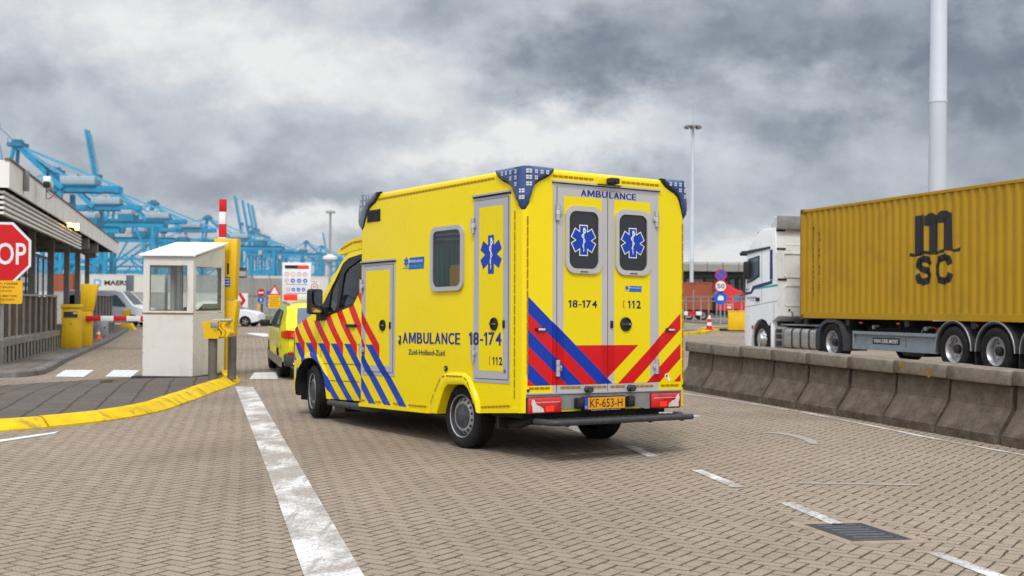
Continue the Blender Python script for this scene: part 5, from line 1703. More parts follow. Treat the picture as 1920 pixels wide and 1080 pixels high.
m.box(.35, .75, -.9, 1.0, 1.0, 1.16, M['black'], .03); m.box(.42, .60, .55, .80, 1.16, 1.42, M['aluminium'], .03); m.tube([(.95, .9, 1.14), (.85, 1.0, 1.32)], .02, M['galv'], 6)
m.build('coupling_hoses', tr, 40)
# chassis, fuel tank, catwalk
m = MB()
for y in (.42, -.42): m.box(-2.4, 3.0, y - .05, y + .05, .72, 1.02, M['darkint'])
m.box(1.5, 3.1, -1.1, 1.1, .9, 1.2, M['darkint']); m.box(-2.2, -.9, -.6, .6, .98, 1.12, M['black'])
m.box(-1.75, -1.45, -1.0, 1.0, .45, .62, M['darkint']); m.box(1.95, 2.25, -1.0, 1.0, .40, .60, M['darkint'])
m.box(1.5, 1.62, .8, 1.235, .26, 1.05, M['truckwhite'], .02)
m.build('chassis', tr)
m = MB()
tk = rrect(.52, 1.20, .30, .86, .12, 5)
m.prism(tk, lambda u, v, w: (w, u, v), -.80, .92, M['aluminium'])
m.prism(rrect(.50, 1.215, .28, .88, .12, 5), lambda u, v, w: (w, u, v), -.86, -.78, M['darkgrey'])
for x in (.48, .02, -.42): m.prism(rrect(.51, 1.212, .29, .87, .12, 5), lambda u, v, w: (w, u, v), x - .035, x + .035, M['darkgrey'])
m.prism(rrect(.50, 1.215, .28, .88, .12, 5), lambda u, v, w: (w, u, v), .92, 1.40, M['midgrey'])
for z0, z1 in ((.36, .50), (.55, .68), (.72, .82)): m.box(1.0, 1.33, 1.19, 1.222, z0, z1, M['black'], .01)
m.lathe([(.06, 0), (.06, .05), (.001, .05)], M['logoblue'], 14, (-.52, 1.0, .86))
m.build('fuel_tank', tr, 40)
m = MB(); m.box(-.9, 1.3, .35, 1.1, .93, .96, M['galv']); m.build('catwalk', tr)
def fender(parent, x, z, r, y0, y1, a0, a1, mt, trim=None, th=.05):
    m = MB(); o = arc(x, z, r, a0, a1, 14); i_ = arc(x, z, r - th, a0, a1, 14)[::-1]
    m.prism(o + i_, f_l, y0, y1, M[mt])
    if trim: m.tube([(p[0], y1 + .005, p[1]) for p in o], .012, M[trim], 6)
    m.build('mudguard', parent, 40)
m = MB()
o_ = [(-2.28, .34), (-2.24, .75), (-2.02, 1.05), (-1.75, 1.12), (-1.35, 1.12), (-1.08, 1.0), (-.95, .7), (-.93, .34)]
i_ = [(-1.0, .34), (-1.03, .68), (-1.14, .92), (-1.37, 1.04), (-1.73, 1.04), (-1.96, .98), (-2.14, .72), (-2.18, .34)]
m.prism(o_ + i_, f_l, .62, 1.25, M['darkgrey']); m.build('mudguard', tr, 40)
for (x, y, sd_, st_) in ((2.13, 1.08, 1, 'truckfront'), (2.13, -1.08, -1, 'truckfront')): wheel(tr, 'wheel', (x, y, .52), r=.50, w=.31, side=sd_, rim_r=.30, style=st_)
for (y, sd_) in ((1.07, 1), (-1.07, -1)): wheel(tr, 'wheel', (-1.60, y, .53), r=.50, w=.31, side=sd_, rim_r=.30, style='truckdeep')
m = MB(); m.box(-2.34, -2.30, .55, 1.0, .62, .74, M['redlens'], .01); m.box(-2.34, -2.30, .52, 1.0, .46, .58, M['plate']); m.box(-2.345, -2.30, .93, 1.0, .46, .58, M['eublue']); m.build('tail_lamp', tr)
m = MB(); m.tube([(3.0, .9, 3.2), (3.0, .9, 3.62)], .012, M['black'], 6); m.build('aerial', tr)

# ---------- trailer chassis
tl = thing('trailer', 'black container trailer with grey side guard under the yellow container', 'trailer', TR_LOC, euler=TR_E)
m = MB()
for y in (.5, -.5): m.box(-12.1, -.1, y - .08, y + .08, .92, 1.10, M['darkint'])
for x in (-.25, -2.3, -4.8, -7.2, -9.6, -12.0): m.box(x - .08, x + .08, -1.2, 1.2, .98, 1.12, M['black'])
m.box(-10.5, -5.6, -.5, .5, .45, .95, M['darkint']); m.box(-5.8, -2.6, -.9, .8, .55, .95, M['darkint'])
m.box(-5.2, -4.3, .3, 1.0, .30, .62, M['black'], .05); m.box(-2.7, -2.4, -.6, .6, .5, .9, M['black'])
m.box(-10, -6, -1.05, 1.05, .42, .58, M['darkint'])
m.build('chassis', tl)
m = MB()
f_y = lambda u, v, w: (u, w, v)
for x0, x1 in ((-4.72, -2.57), (-5.93, -4.75)):
    m.prism([(x0, .48), (x1, .48), (x1, .80), (x0, .80)], f_y, 1.13, 1.17, M['sidebar'])
    for z0, z1 in ((.405, .495), (.775, .845)): m.prism([(x0, z0), (x1, z0), (x1, z1), (x0, z1)], f_y, 1.12, 1.225, M['sidebar'])
m.prism([(-2.62, .41), (-2.57, .41), (-2.57, .84), (-2.62, .84)], f_y, 1.12, 1.222, M['sidebar'])
m.prism([(-4.50, .555), (-3.38, .555), (-3.38, .705), (-4.50, .705)], f_y, 1.165, 1.176, M['ink'])
m.text('VAN DER MOST', 3.43, 4.45, .585, .675, lambda u, v: (-u, 1.180, v), M['signwhite'], .02)
m.build('side_guard', tl, 20)
for x in (-6.57, -7.95, -9.33):
    fender(tl, x, .53, .62, .72, 1.24, -2, 182, 'darkgrey', 'galv', .05)
    m = MB(); m.box(x - .72, x - .69, .8, 1.2, .12, .52, M['black']); m.build('mud_flap', tl)
    for y, sd_ in ((1.05, 1), (-1.05, -1)): wheel(tl, 'wheel', (x, y, .53), r=.50, w=.36, side=sd_, rim_r=.30, style='truckdeep')
m = MB()
for x in (-2.85, -4.42, -7.26): m.box(x - .035, x + .035, 1.14, 1.18, 1.035, 1.07, M['orange'])
m.build('side_marker', tl)
m = MB()
for x in (-3.15, -5.25): m.tube([(x, 1.0, .98), (x - .25, 1.02, .98)], .022, M['galv'], 6); m.lathe([(.05, 0), (.05, .05), (.001, .05)], M['galv'], 8, (x - .1, 1.03, .95), 'y')
m.bar((-4.95, 1.0, .62), (-5.15, .95, .98), .07, .03, M['sidebar']); m.bar((-5.5, 1.0, .62), (-5.7, .95, .98), .07, .03, M['sidebar'])
for x in (-4.1, -4.35): m.tube([(x, .9, .6), (x, .9, 1.0)], .018, M['black'], 6)
m.tube([(-5.5, 1.0, 1.0), (-5.75, 1.02, .93), (-5.9, 1.0, 1.02)], .016, M['redtruck'], 6)
m.build('landing_gear', tl, 30)

# ---------- container
ct = thing('shipping_container', 'yellow corrugated shipping container on the trailer with a big black logo', 'container', TR_LOC, euler=TR_E)
CZ0, CZ1, CX1 = 1.13, 4.026, -12.19
def corr(x):
    """depth of the pressed side wall at x (0 = outer face)"""
    p = .2824
    k = ((-x - .06) % p) / p
    if k < .26: return 0.0
    if k < .50: return -.036 * (k - .26) / .24
    if k < .76: return -.036
    return -.036 * (1 - (k - .76) / .24)
brk = []
xk = .06
while xk < 12.05:
    for k in (0, .26, .50, .76): brk.append(-(xk + .2824 * k))
    xk += .2824
m = MB()
yo = TY - .012
m.surf([(-.12, CZ0 + .16), (CX1 + .12, CZ0 + .16), (CX1 + .12, CZ1 - .07), (-.12, CZ1 - .07)], brk, [], lambda x, z: (x, yo + corr(x), z), M['container'])
m.surf([(-.12, CZ0 + .16), (CX1 + .12, CZ0 + .16), (CX1 + .12, CZ1 - .07), (-.12, CZ1 - .07)], [], [], lambda x, z: (x, -yo, z), M['container'])
m.box(CX1 + .02, -.03, -1.2, 1.2, CZ1 - .05, CZ1 - .02, M['container'])
m.box(-.08, -.04, -1.15, 1.15, CZ0 + .1, CZ1 - .08, M['container']); m.box(CX1 + .04, CX1 + .08, -1.15, 1.15, CZ0 + .1, CZ1 - .08, M['container']); m.box(CX1 + .05, -.05, -1.1, 1.1, CZ0 + .02, CZ0 + .12, M['darkint'])
m.build('side_wall', ct, 10)
m = MB()
for y in (TY - .03, -TY + .03):
    m.box(CX1, 0, y - .03, y + .03, CZ1 - .075, CZ1 - .005, M['container'], .006); m.box(CX1, 0, y - .03, y + .03, CZ0 + .01, CZ0 + .165, M['container'], .006)
    for x in (-.06, CX1 + .06): m.box(x - .06, x + .06, y - .045, y + .035, CZ0, CZ1, M['container' if x > -1 else 'container'], .006)
m.box(-.03, .004, TY - .08, TY + .008, CZ0, CZ1, M['contrust'], .003)
m.box(-.11, -.01, -1.2, 1.2, CZ1 - .08, CZ1, M['container']); m.box(-.11, -.01, -1.2, 1.2, CZ0, CZ0 + .14, M['container'])
m.build('frame', ct, 20)
for x in (-.089, CX1 + .089):
    for y in (TY - .075, -TY + .075):
        for z in (CZ0 - .008, CZ1 - .11):
            m = MB(); m.box(x - .092, x + .092, y - .082, y + .085, z, z + .122, M['contrust'], .01); m.box(x - .03, x + .03, y + .08, y + .0865, z + .03, z + .09, M['darkint']); m.build('corner_casting', ct)
m = MB()
fc = lambda u, v: (u, yo + corr(u) + .004, v)
def film(pts): m.surf(pts, [b_ for b_ in brk if min(p[0] for p in pts) < b_ < max(p[0] for p in pts)], [], fc, M['ink'])
# big m with a wave under it (x runs towards the tail)
L = lambda pts: [(-5.79 - (u - 425) * .00735, 3.45 - (v - 250) * .00421) for u, v in pts]
ZL = lambda p: p
def mapz(pts):
    out = []
    for u, v in pts:
        # zoom sheet coordinates of the drawing -> container coordinates
        x = -4.93 - (u - 300) * .00692
        z = 3.50 - (v - 245) * .00407 + .05
        out.append((x, z - .011 * -x * 0))
    return out
film(mapz([(326, 255), (378, 248), (378, 468), (350, 478), (326, 478)]))
film(mapz([(380, 262), (398, 246), (425, 246), (436, 262), (446, 256), (446, 300), (430, 305), (430, 300), (400, 318), (400, 318), (380, 312)]))
film(mapz([(400, 300), (445, 290), (445, 470), (400, 462)]))
film(mapz([(445, 258), (470, 240), (500, 242), (518, 262), (478, 306), (445, 306)]))
film(mapz([(477, 285), (518, 255), (522, 462), (477, 455)]))
film(mapz([(298, 478), (303, 458), (330, 470), (352, 462), (378, 449), (378, 470), (345, 480), (320, 482)]))
film(mapz([(376, 450), (400, 455), (430, 470), (455, 460), (477, 446), (478, 468), (440, 477), (405, 474), (376, 470)]))
film(mapz([(521, 450), (540, 455), (562, 444), (558, 466), (535, 470), (521, 466)]))
# s
S_ = [(402, 530), (392, 515), (376, 511), (364, 520), (362, 532), (376, 548), (395, 558), (402, 578), (398, 598), (382, 608), (366, 602), (356, 585)]
C_ = [(500, 532), (497, 515), (482, 507), (466, 515), (459, 540), (458, 575), (465, 598), (481, 606), (496, 599), (500, 585)]
def stroke(pts, w):
    P = [Vector(mapz([p])[0]) for p in pts]
    W = w
    for i in range(len(P) - 1):
        d = (P[i + 1] - P[i]).normalized(); q = Vector((-d.y, d.x)) * W / 2
        e0 = d * .035
        film([tuple(P[i] - q - e0), tuple(P[i + 1] - q + e0), tuple(P[i + 1] + q + e0), tuple(P[i] + q - e0)])
stroke([(410, 526), (400, 505), (376, 495), (352, 506), (346, 530), (360, 550), (395, 562), (408, 588), (400, 614), (376, 626), (350, 616), (342, 590)], .155)
stroke([(510, 526), (503, 502), (482, 492), (458, 504), (448, 540), (448, 580), (458, 614), (482, 624), (504, 614), (512, 590)], .155)
def vertical(txt, x, z0, z1, w):
    k = (z0 - z1) / len(txt)
    for i, c in enumerate(txt):
        if c == ' ': continue
        z = z0 - k * (i + 1)
        g = MB(); g.text(c, -x - w / 2, -x + w / 2 if c != 'I' else -x - w / 2 + .03, z + k * .18, z + k * .94, lambda u, v: (-u, v, 0), M['ink'], .012)
        for f_ in g.F: film([(g.V[q][0], g.V[q][1]) for q in f_])
vertical('MEDITERRANEAN', -.648, 3.56, 1.70, .085)
vertical('SHIPPING CO', -.94, 3.39, 1.82, .10)
m.build('lettering', ct, 0)

# ================================================================== GATE BUILDING WITH CANOPY (left)
GA = Vector((-11.4, 28.0)); GD = Vector((-.250, .968)); GN = Vector((-.968, -.250))
def gpt(s, o, z):
    p = GA + GD * s + GN * o
    return (p.x, p.y, z + zg(p.y))
gb = thing('gate_building', 'gate building with deep white canopy, louvres and grey columns', 'building', (0, 0, 0))
m = MB()
LEN = 42.4
m.prism([(0, 0), (LEN, 0), (LEN, .06), (0, .06)], lambda u, v, w: gpt(u, v, w), 3.98, 4.60, M['fascia'])
m.prism([(.0, .06), (.06, .06), (.06, 12), (.0, 12)], lambda u, v, w: gpt(u, v, w), 3.98, 4.60, M['fascia'])
for s in frange(2.4, 41, 2.4): m.prism([(s - .008, -.003), (s + .008, -.003), (s + .008, .0), (s - .008, .0)], lambda u, v, w: gpt(u, v, w), 3.99, 4.59, M['midgrey'])
m.prism([(-.03, -.03), (LEN + .02, -.03), (LEN + .02, .10), (-.03, .10)], lambda u, v, w: gpt(u, v, w), 4.60, 4.65, M['rust'])
m.build('fascia', gb, 20)
m = MB()
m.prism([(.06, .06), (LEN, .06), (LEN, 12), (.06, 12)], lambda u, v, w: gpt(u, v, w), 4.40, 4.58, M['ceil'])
m.build('roof', gb, 20)
m = MB()
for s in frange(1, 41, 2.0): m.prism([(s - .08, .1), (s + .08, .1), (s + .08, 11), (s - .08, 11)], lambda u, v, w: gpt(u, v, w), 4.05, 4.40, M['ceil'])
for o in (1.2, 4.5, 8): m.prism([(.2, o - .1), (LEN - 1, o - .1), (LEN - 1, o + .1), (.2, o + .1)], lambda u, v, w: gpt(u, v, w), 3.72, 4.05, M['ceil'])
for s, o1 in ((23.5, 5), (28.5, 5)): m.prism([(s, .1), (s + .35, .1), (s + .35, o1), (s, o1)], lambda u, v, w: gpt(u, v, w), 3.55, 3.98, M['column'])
m.build('roof_beam', gb, 20)
m = MB()
for k in range(5):
    z = 3.86 - k * .118
    m.prism([(.12, .12), (20.4, .12), (20.4, .22), (.22, .22), (.22, 8), (.12, 8)], lambda u, v, w: gpt(u, v, w), z, z + .058, M['fascia'])
for s in frange(.3, 20.2, 2.0): m.prism([(s, .24), (s + .06, .24), (s + .06, .30), (s, .30)], lambda u, v, w: gpt(u, v, w), 3.36, 3.98, M['ceil'])
m.build('louvre', gb, 20)
for s in (8.4, 14.4, 20.2, 26.3, 31.6, 37.0):
    for o in (1.2,):
        m = MB(); m.prism([(s - .11, o - .11), (s + .11, o - .11), (s + .11, o + .11), (s - .11, o + .11)], lambda u, v, w: gpt(u, v, w), .1, 3.75, M['column']); m.build('column', gb, 20)
m = MB()
for o, s0, s1 in ((3.4, 6, 40), (6.5, 6, 40)):
    for s in frange(s0, s1, 2.2): m.prism([(s - .04, o - .04), (s + .04, o - .04), (s + .04, o + .04), (s - .04, o + .04)], lambda u, v, w: gpt(u, v, w), .1, 3.7, M['column'])
    for z in (.1, 1.0, 3.55): m.prism([(s0, o - .04), (s1, o - .04), (s1, o + .04), (s0, o + .04)], lambda u, v, w: gpt(u, v, w), z, z + .12, M['column'])
wf_ = m.build('window', gb, 20)
m = MB()
for o, s0, s1 in ((3.4, 6, 40),): m.poly([gpt(s0, o, 1.1), gpt(s1, o, 1.1), gpt(s1, o, 3.55), gpt(s0, o, 3.55)], M['glass'])
m.build('glass', wf_, 0)
m = MB()
m.prism([(9, 3.8), (16, 3.8), (16, 7), (9, 7)], lambda u, v, w: gpt(u, v, w), .1, 3.7, M['ceil']); m.build('wall', gb, 20)
# cctv camera, floodlights
cc = thing('cctv_camera', 'white camera with wire whiskers on a curved bracket on the canopy fascia', 'camera', gpt(4.9, -.30, 4.40), R_(104))
m = MB(); m.box(-.30, .30, -.10, .10, .06, .26, M['signwhite'], .03, M=Matrix.Rotation(R_(12), 4, 'Y')); m.box(-.36, -.26, -.08, .08, .0, .16, M['black'], .02); m.build('housing', cc)
m = MB(); m.tube([(0, 0, .06), (-.05, .0, -.10), (-.45, -.1, -.16), (-.9, -.30, -.30)], .025, M['galv'], 8); m.tube([(-.3, 0, .0), (-.35, 0, -.3), (-.6, -.1, -.32), (-.8, -.25, -.22)], .010, M['black'], 6); m.build('bracket', cc)
m = MB()
for k in range(7): m.tube([(.05 * k - .15, 0, .25), (.09 * k - .35, .05 * (k % 3 - 1), .52 + .05 * (k % 2))], .006, M['black'], 4)
m.build('wire_spikes', cc, 0)
m = MB(); m.box(-.08, .08, -.06, .06, -.25, .25, M['midgrey'], .01); o = m.build('junction_box', None, 20); o.location = gpt(2.4, -.07, 4.36); o.rotation_euler = (0, 0, R_(104)); tag(o, 'small beige junction box on the canopy fascia near its corner', 'box')
for k, (s, z, r) in enumerate(((13.4, 3.93, .09), (14.6, 3.97, .085), (16.2, 4.02, .15))):
    t_ = thing('flood_lamp', ('amber lit lamp below the canopy fascia, ' + ('nearest and smallest of three', 'middle of the three', 'large square one of three')[k]), 'lamp', gpt(s, -.12, z), R_(104))
    m = MB(); m.box(-r, r, -.05, .10, -r, r, M['galv'], .01); m.build('housing', t_)
    m = MB(); m.box(-r * .8, r * .8, .10, .108, -r * .8, r * .8, M['lamp'] if k != 1 else M['fascia']); m.poly([(-r - .003, -.04, -r * .8), (-r - .003, .09, -r * .8), (-r - .003, .09, r * .8), (-r - .003, -.04, r * .8)], M['lamp']); m.build('lens', t_, 0)

# ---------- low wall with slatted railing
def wallrun(pts, h, th, mt):
    m = MB()
    for (a, c) in zip(pts, pts[1:]):
        a = Vector(a); c = Vector(c); d = (c - a).normalized(); nn = Vector((-d.y, d.x)); L = (c - a).length
        P = lambda u, v, w: (a.x + d.x * u + nn.x * v, a.y + d.y * u + nn.y * v, zg(a.y + d.y * u) + w)
        m.prism([(0, .05), (L, .05), (L, th), (0, th)], P, .05, h - .14, mt)
        m.prism([(-.02, -.01), (L + .02, -.01), (L + .02, th + .04), (-.02, th + .04)], P, h - .14, h, mt)
        for s in frange(.25, L - .25, .5): m.prism([(s - .14, .0), (s + .14, .0), (s + .10, .05), (s - .10, .05)], P, .05, h - .14, mt)
    return m
W1 = [(-13.2, 24.3), (-10.9, 24.55), (-10.45, 25.25), (-12.62, 34.7)]
o = wallrun(W1, .60, .30, M['stone']).build('low_wall', None, 25); tag(o, 'ribbed concrete low wall carrying the brown slatted railing, behind the stop sign', 'wall')
W2 = [(-14.9, 44.0), (-17.4, 54.3)]
o = wallrun(W2, .62, .30, M['stone']).build('low_wall', None, 25); tag(o, 'short ribbed concrete low wall beyond the grey cabinet', 'wall')
def railing(pts, z0, z1, label, gap, sw):
    t_ = thing('railing', label, 'railing', (0, 0, 0))
    ms = MB(); mr = MB()
    for (a, c) in zip(pts, pts[1:]):
        a = Vector(a); c = Vector(c); d = (c - a).normalized(); nn = Vector((-d.y, d.x)); L = (c - a).length
        P = lambda u, v, w: (a.x + d.x * u + nn.x * v, a.y + d.y * u + nn.y * v, zg(a.y + d.y * u) + w)
        for s in frange(gap / 2, L - gap / 2, gap):
            ms.prism([(s - sw / 2, .15), (s + sw / 2, .15), (s + sw / 2, .19), (s - sw / 2, .19)], P, z0 + .03, z1 - .06, M['slat'])
        for s in frange(.1, L - .1, max(gap * 2, 1.4) if gap < .4 else gap * 2):
            mp = MB(); mp.prism([(s - .025, .11), (s + .025, .11), (s + .025, .15), (s - .025, .15)], P, z0, z1, M['galv']); mp.build('post', t_, 20)
        mr.prism([(0, .09), (L, .09), (L, .17), (0, .17)], P, z1 - .04, z1, M['galv'])
    ms.build('slat_panel', t_, 20); mr.build('top_rail', t_, 20)
railing(W1, .60, 1.58, 'railing of spaced brown slats with grey steel posts on the near low wall', .46, .26)
railing(W2, .62, 1.66, 'close boarded dark brown railing on the far low wall, by the white van', .20, .18)

# ---------- STOP sign
st = thing('stop_sign', 'red octagonal stop sign with yellow notice plate, cut by the left edge', 'sign', (-10.46, 25.55, 0), R_(2))
m = MB(); m.lathe([(.055, .1), (.055, 3.0)], M['galv'], 14, (-.10, .06, 0)); m.build('pole', st, 40)
R8 = .64 / math.cos(R_(22.5))
oc8 = [(-.11 + R8 * math.cos(R_(22.5 + 45 * k)), 2.395 + R8 * math.sin(R_(22.5 + 45 * k))) for k in range(8)]
sc = lambda k: [(-.11 + (u + .11) * k, 2.395 + (v - 2.395) * k) for u, v in oc8]
m = MB(); m.prism(oc8, lambda u, v, w: (u, w, v), -.03, .0, M['galv']); m.poly([(u, -.0315, v) for u, v in sc(.995)], M['signwhite']); m.poly([(u, -.033, v) for u, v in sc(.92)], M['signred'])
m.text('STOP', -.66, .43, 2.155, 2.61, lambda u, v: (u, -.0345, v), M['signwhite'], .012)
m.build('face', st, 0)
m = MB(); m.prism(rrect(-.62, .36, 1.35, 1.83, .05), lambda u, v, w: (u, w, v), -.035, -.005, M['signyellow'])
for k, tx in enumerate(('CORONA NEEM', 'STAP OP TEKEN', 'BEVEILIGING', 'MINIMALE METER', 'AFSTAND HOUDEN')):
    z = 1.745 - k * .075 - (.03 if k > 2 else 0)
    m.text(tx, -.52, .26 - .06 * (k % 3), z, z + .042, lambda u, v: (u, -.037, v), M['brownink'], .012)
m.build('notice', st, 0)

# ---------- ticket machine, second barrier with horizontal boom, cabinet, cones
tm = thing('ticket_machine', 'squat yellow ticket machine with grey slot by the railing end', 'machine', (-12.30, 34.55, zg(34.5) + .1), R_(14))
m = MB(); m.box(-.25, .26, 0, .42, .0, 1.12, M['yelpost'], .012); m.box(-.27, .29, -.03, .45, 1.12, 1.22, M['yelpost'], .012); m.box(-.20, .20, -.006, .01, .05, .76, M['yelpost'], .004); m.build('housing', tm)
m = MB(); m.box(-.19, .17, -.012, .0, .86, 1.02, M['darkgrey']); m.box(.06, .16, -.016, .0, .96, 1.0, M['signwhite']); m.box(-.02, .02, -.012, 0, .66, .69, M['black']); m.build('slot', tm)
b2 = thing('barrier_gate', 'yellow barrier with red and white boom lowered across the left lane', 'barrier', (-12.45, 36.2, zg(36.2) + .1), R_(12))
m = MB(); tap(m, 0, 1.02, -.13, -.16, .16, .16, .35, M['yelpost']); tap(m, 1.03, 1.82, -.16, -.16, .19, .33, .30, M['yelpost']); m.build('housing', b2)
m = MB()
x = .0
for i, (L_, mt) in enumerate(((.42, 'signred'), (.36, 'signwhite'), (.36, 'signred'), (.40, 'signwhite'), (.38, 'signred'))):
    m.box(x, x + L_, -.08, -.03, .74, .89, M[mt], .006); x += L_
m.build('boom_arm', b2)
cb = thing('control_cabinet', 'plain grey control cabinet beside the far low wall', 'cabinet', (-14.42, 43.5, zg(43.5) + .1), R_(12))
m = MB(); m.box(-.19, .19, 0, .5, .0, .74, M['galv'], .012); m.box(-.21, .21, -.02, .52, .74, .78, M['galv'], .006); m.box(-.15, .15, -.006, 0, .06, .68, M['galv'], .003); m.box(.10, .13, -.016, 0, .34, .42, M['black']); m.build('housing', cb)
def cone(name, label, loc, h, r, stripes, base):
    t_ = thing(name, label, 'cone', loc)
    m = MB(); m.box(-r * 1.25, r * 1.25, -r * 1.25, r * 1.25, 0, h * .05, M[base], .01); m.build('base', t_)
    m = MB(); n = len(stripes)
    for i, mt in enumerate(stripes):
        k0, k1 = i / n, (i + 1) / n
        m.lathe([(r * (1 - .8 * k0), h * (.05 + .95 * k0)), (r * (1 - .8 * k1), h * (.05 + .95 * k1))] + ([(.001, h)] if i == n - 1 else []), M[mt], 20)
    m.build('body', t_, 50)
cone('traffic_cone', 'small orange traffic cone with white collar by the grey cabinet', (-14.15, 42.4, zg(42.4) + .1), .34, .115, ['orange', 'orange', 'signwhite', 'orange'], 'orange')
cone('traffic_cone', 'tall red and white banded traffic cone on the yellow kerb', (10.95, 73.2 - 4.6, zg(69) + .12), .98, .17, ['signred', 'signwhite', 'signred', 'signwhite', 'signred'], 'signred')
br = thing('boom_rest', 'yellow boom rest with trapezoid foot on the left lane', 'stand', (-18.8, 60.3, zg(60.3)), 0)
m = MB(); tap(m, 0, .32, -.45, -.22, .45, .22, .4, M['yelpost']); m.build('foot', br)
m = MB(); m.box(-.07, .07, .1, .2, .32, .62, M['galv']); m.build('post', br)
m = MB(); m.prism([(-.22, .86), (-.08, .60), (.08, .60), (.22, .86), (.20, 1.0), (.06, .93), (-.06, .93), (-.20, 1.0)], lambda u, v, w: (u, w, v), .08, .22, M['yelpost']); m.build('cradle', br)

# ================================================================== CARS AND VANS
def shell_car(root, top, arches, sill, hw, taper, mats, glass_side, glass_top, wheels, wr, track, lights=(), zs=1.0):
    """top: roofline (x,z) from the tail's foot over the roof to the nose's foot; arches: wheel centres; local x forward"""
    def yw(x, z):
        w = hw
        x0, x1 = top[0][0], top[-1][0]
        e0 = max(0, 1 - (x - x0) / .5); e1 = max(0, 1 - (x1 - x) / .8)
        w -= taper * (e0 ** 2.2 * .7 + e1 ** 2.2)
        zb = wheels['belt']
        if z > zb: w -= .30 * (z - zb)
        if z < .5: w -= .12 * (.5 - z)
        return w
    low = []
    for cx in arches[::-1]:
        low += [(cx + wr * 1.12 * math.cos(R_(a)), max(sill, wr + wr * 1.12 * math.sin(R_(a)))) for a in range(-10, 191, 20)]
    prof = top + low
    gxs = frange(top[0][0] + .2, top[-1][0] - .1, .22); gzs = frange(.4, 2.2, .2)
    m = MB()
    for s in (1, -1): m.surf(prof, gxs, gzs, lambda x, z, s=s: (x, s * yw(x, z), z), mats['body'])
    NS = 8; vs = []; fs = []; o = len(m.V)
    pts = [top[0]]
    for a, c in zip(top, top[1:]):
        for k in (.5, 1): pts.append((a[0] + (c[0] - a[0]) * k, a[1] + (c[1] - a[1]) * k))
    for x, z in pts:
        for j in range(NS + 1):
            t_ = -1 + 2 * j / NS; vs.append((x, yw(x, z) * t_, z + .05 * (1 - t_ ** 4)))
    for i in range(len(pts) - 1):
        xm, zm_ = (pts[i][0] + pts[i + 1][0]) / 2, (pts[i][1] + pts[i + 1][1]) / 2
        for j in range(NS):
            mt = mats['body']
            for (xa, xb, za, zb2, gm) in glass_top:
                if xa < xm < xb and za < zm_ < zb2 and 1 <= j < NS - 1: mt = gm
            m.F.append(tuple(o + q for q in (i * (NS + 1) + j, i * (NS + 1) + j + 1, (i + 1) * (NS + 1) + j + 1, (i + 1) * (NS + 1) + j))); m.I.append(m.mi(mt))
    m.V += vs
    body = m.build('body', root, 40)
    for gpts, gm, nm in glass_side:
        for s in (1, -1):
            m = MB(); m.surf(gpts, [], [], lambda x, z, s=s: (x, s * (yw(x, z) + .012), z), gm); m.build(nm, root, 20)
    m = MB(); m.box(top[0][0] + .25, top[-1][0] - .25, -hw * .82, hw * .82, sill - .02, sill + .35, M['darkint']); m.build('underbody', root)
    for cx in arches:
        for s in (1, -1): wheel(root, 'wheel', (cx, s * track, wr), r=wr, w=.22, side=s, rim_r=wr * .66, style='alloy')
    return yw

# ---------- yellow rescue car ahead of the ambulance
SUV_RZ = math.atan2(2.58, -.68)
pc = thing('rescue_car', 'fluorescent yellow rescue car with red tail lamps driving just ahead of the ambulance', 'car', (-4.51 + .93 * .255 + .9 * .967, 23.99 - .93 * .967 + .9 * .255, 0), SUV_RZ)
pc.scale = (1, 1, .90)
bl = M['blackglass']
top = [(.06, .42), (.0, .62), (.02, .95), (.10, 1.06), (.40, 1.46), (.55, 1.53), (1.3, 1.585), (2.2, 1.565), (2.78, 1.45), (3.45, 1.10), (4.1, 1.0), (4.42, .80), (4.5, .45)]
yw = shell_car(pc, top, (.93, 3.61), .30, .92, .16, {'body': M['fluo']},
          [([(.60, 1.10), (.95, 1.43), (2.25, 1.46), (2.72, 1.37), (3.15, 1.12), (3.1, 1.06)], M['black'], 'window_surround'),
           ([(1.55, 1.13), (1.55, 1.42), (2.22, 1.44), (2.64, 1.36), (3.02, 1.13)], M['suvglass'], 'side_window'), ([(.85, 1.14), (1.08, 1.41), (1.48, 1.42), (1.48, 1.13)], M['fluopale'], 'side_window')],
          [(.11, .41, 1.07, 1.46, M['suvglass']), (2.75, 3.45, 1.1, 1.56, M['blackglass'])], {'belt': 1.05}, .345, .80)
for s in (1, -1):
    m = MB(); m.surf([(.30, .88), (.32, 1.0), (-.02, 1.04), (-.02, .86)], [], [], lambda x, z, s=s: (x - .02, s * (yw(max(x, .02), z) + .01), z), M['redlens'])
    m.poly([(-.022 + .02, s * .80, .86), (-.022 + .02, s * .30, .90), (.005, s * .30, 1.0), (.0, s * .82, 1.04)], M['redlens']); m.poly([(-.026, s * .80, .875), (-.026, s * .35, .91), (-.022, s * .35, .985), (-.026, s * .80, 1.02)], M['redlens'])
    m.poly([(-.030, s * .74, .90), (-.030, s * .52, .92), (-.030, s * .52, .97), (-.030, s * .74, .98)], M['redlit'])
    m.build('tail_lamp', pc, 20)
    m = MB(); m.box(2.72, 2.92, s * 1.05 - .10, s * 1.05 + .10, 1.04, 1.20, M['black'], .04); m.tube([(2.8, s * .88, 1.06), (2.8, s * .98, 1.08)], .03, M['black'], 6); m.build('door_mirror', pc)
    m = MB(); m.tube([(.55, s * .74, 1.56), (1.3, s * .75, 1.615), (2.3, s * .73, 1.595), (2.5, s * .72, 1.55)], .022, M['chrome'], 6); m.build('roof_rail', pc)
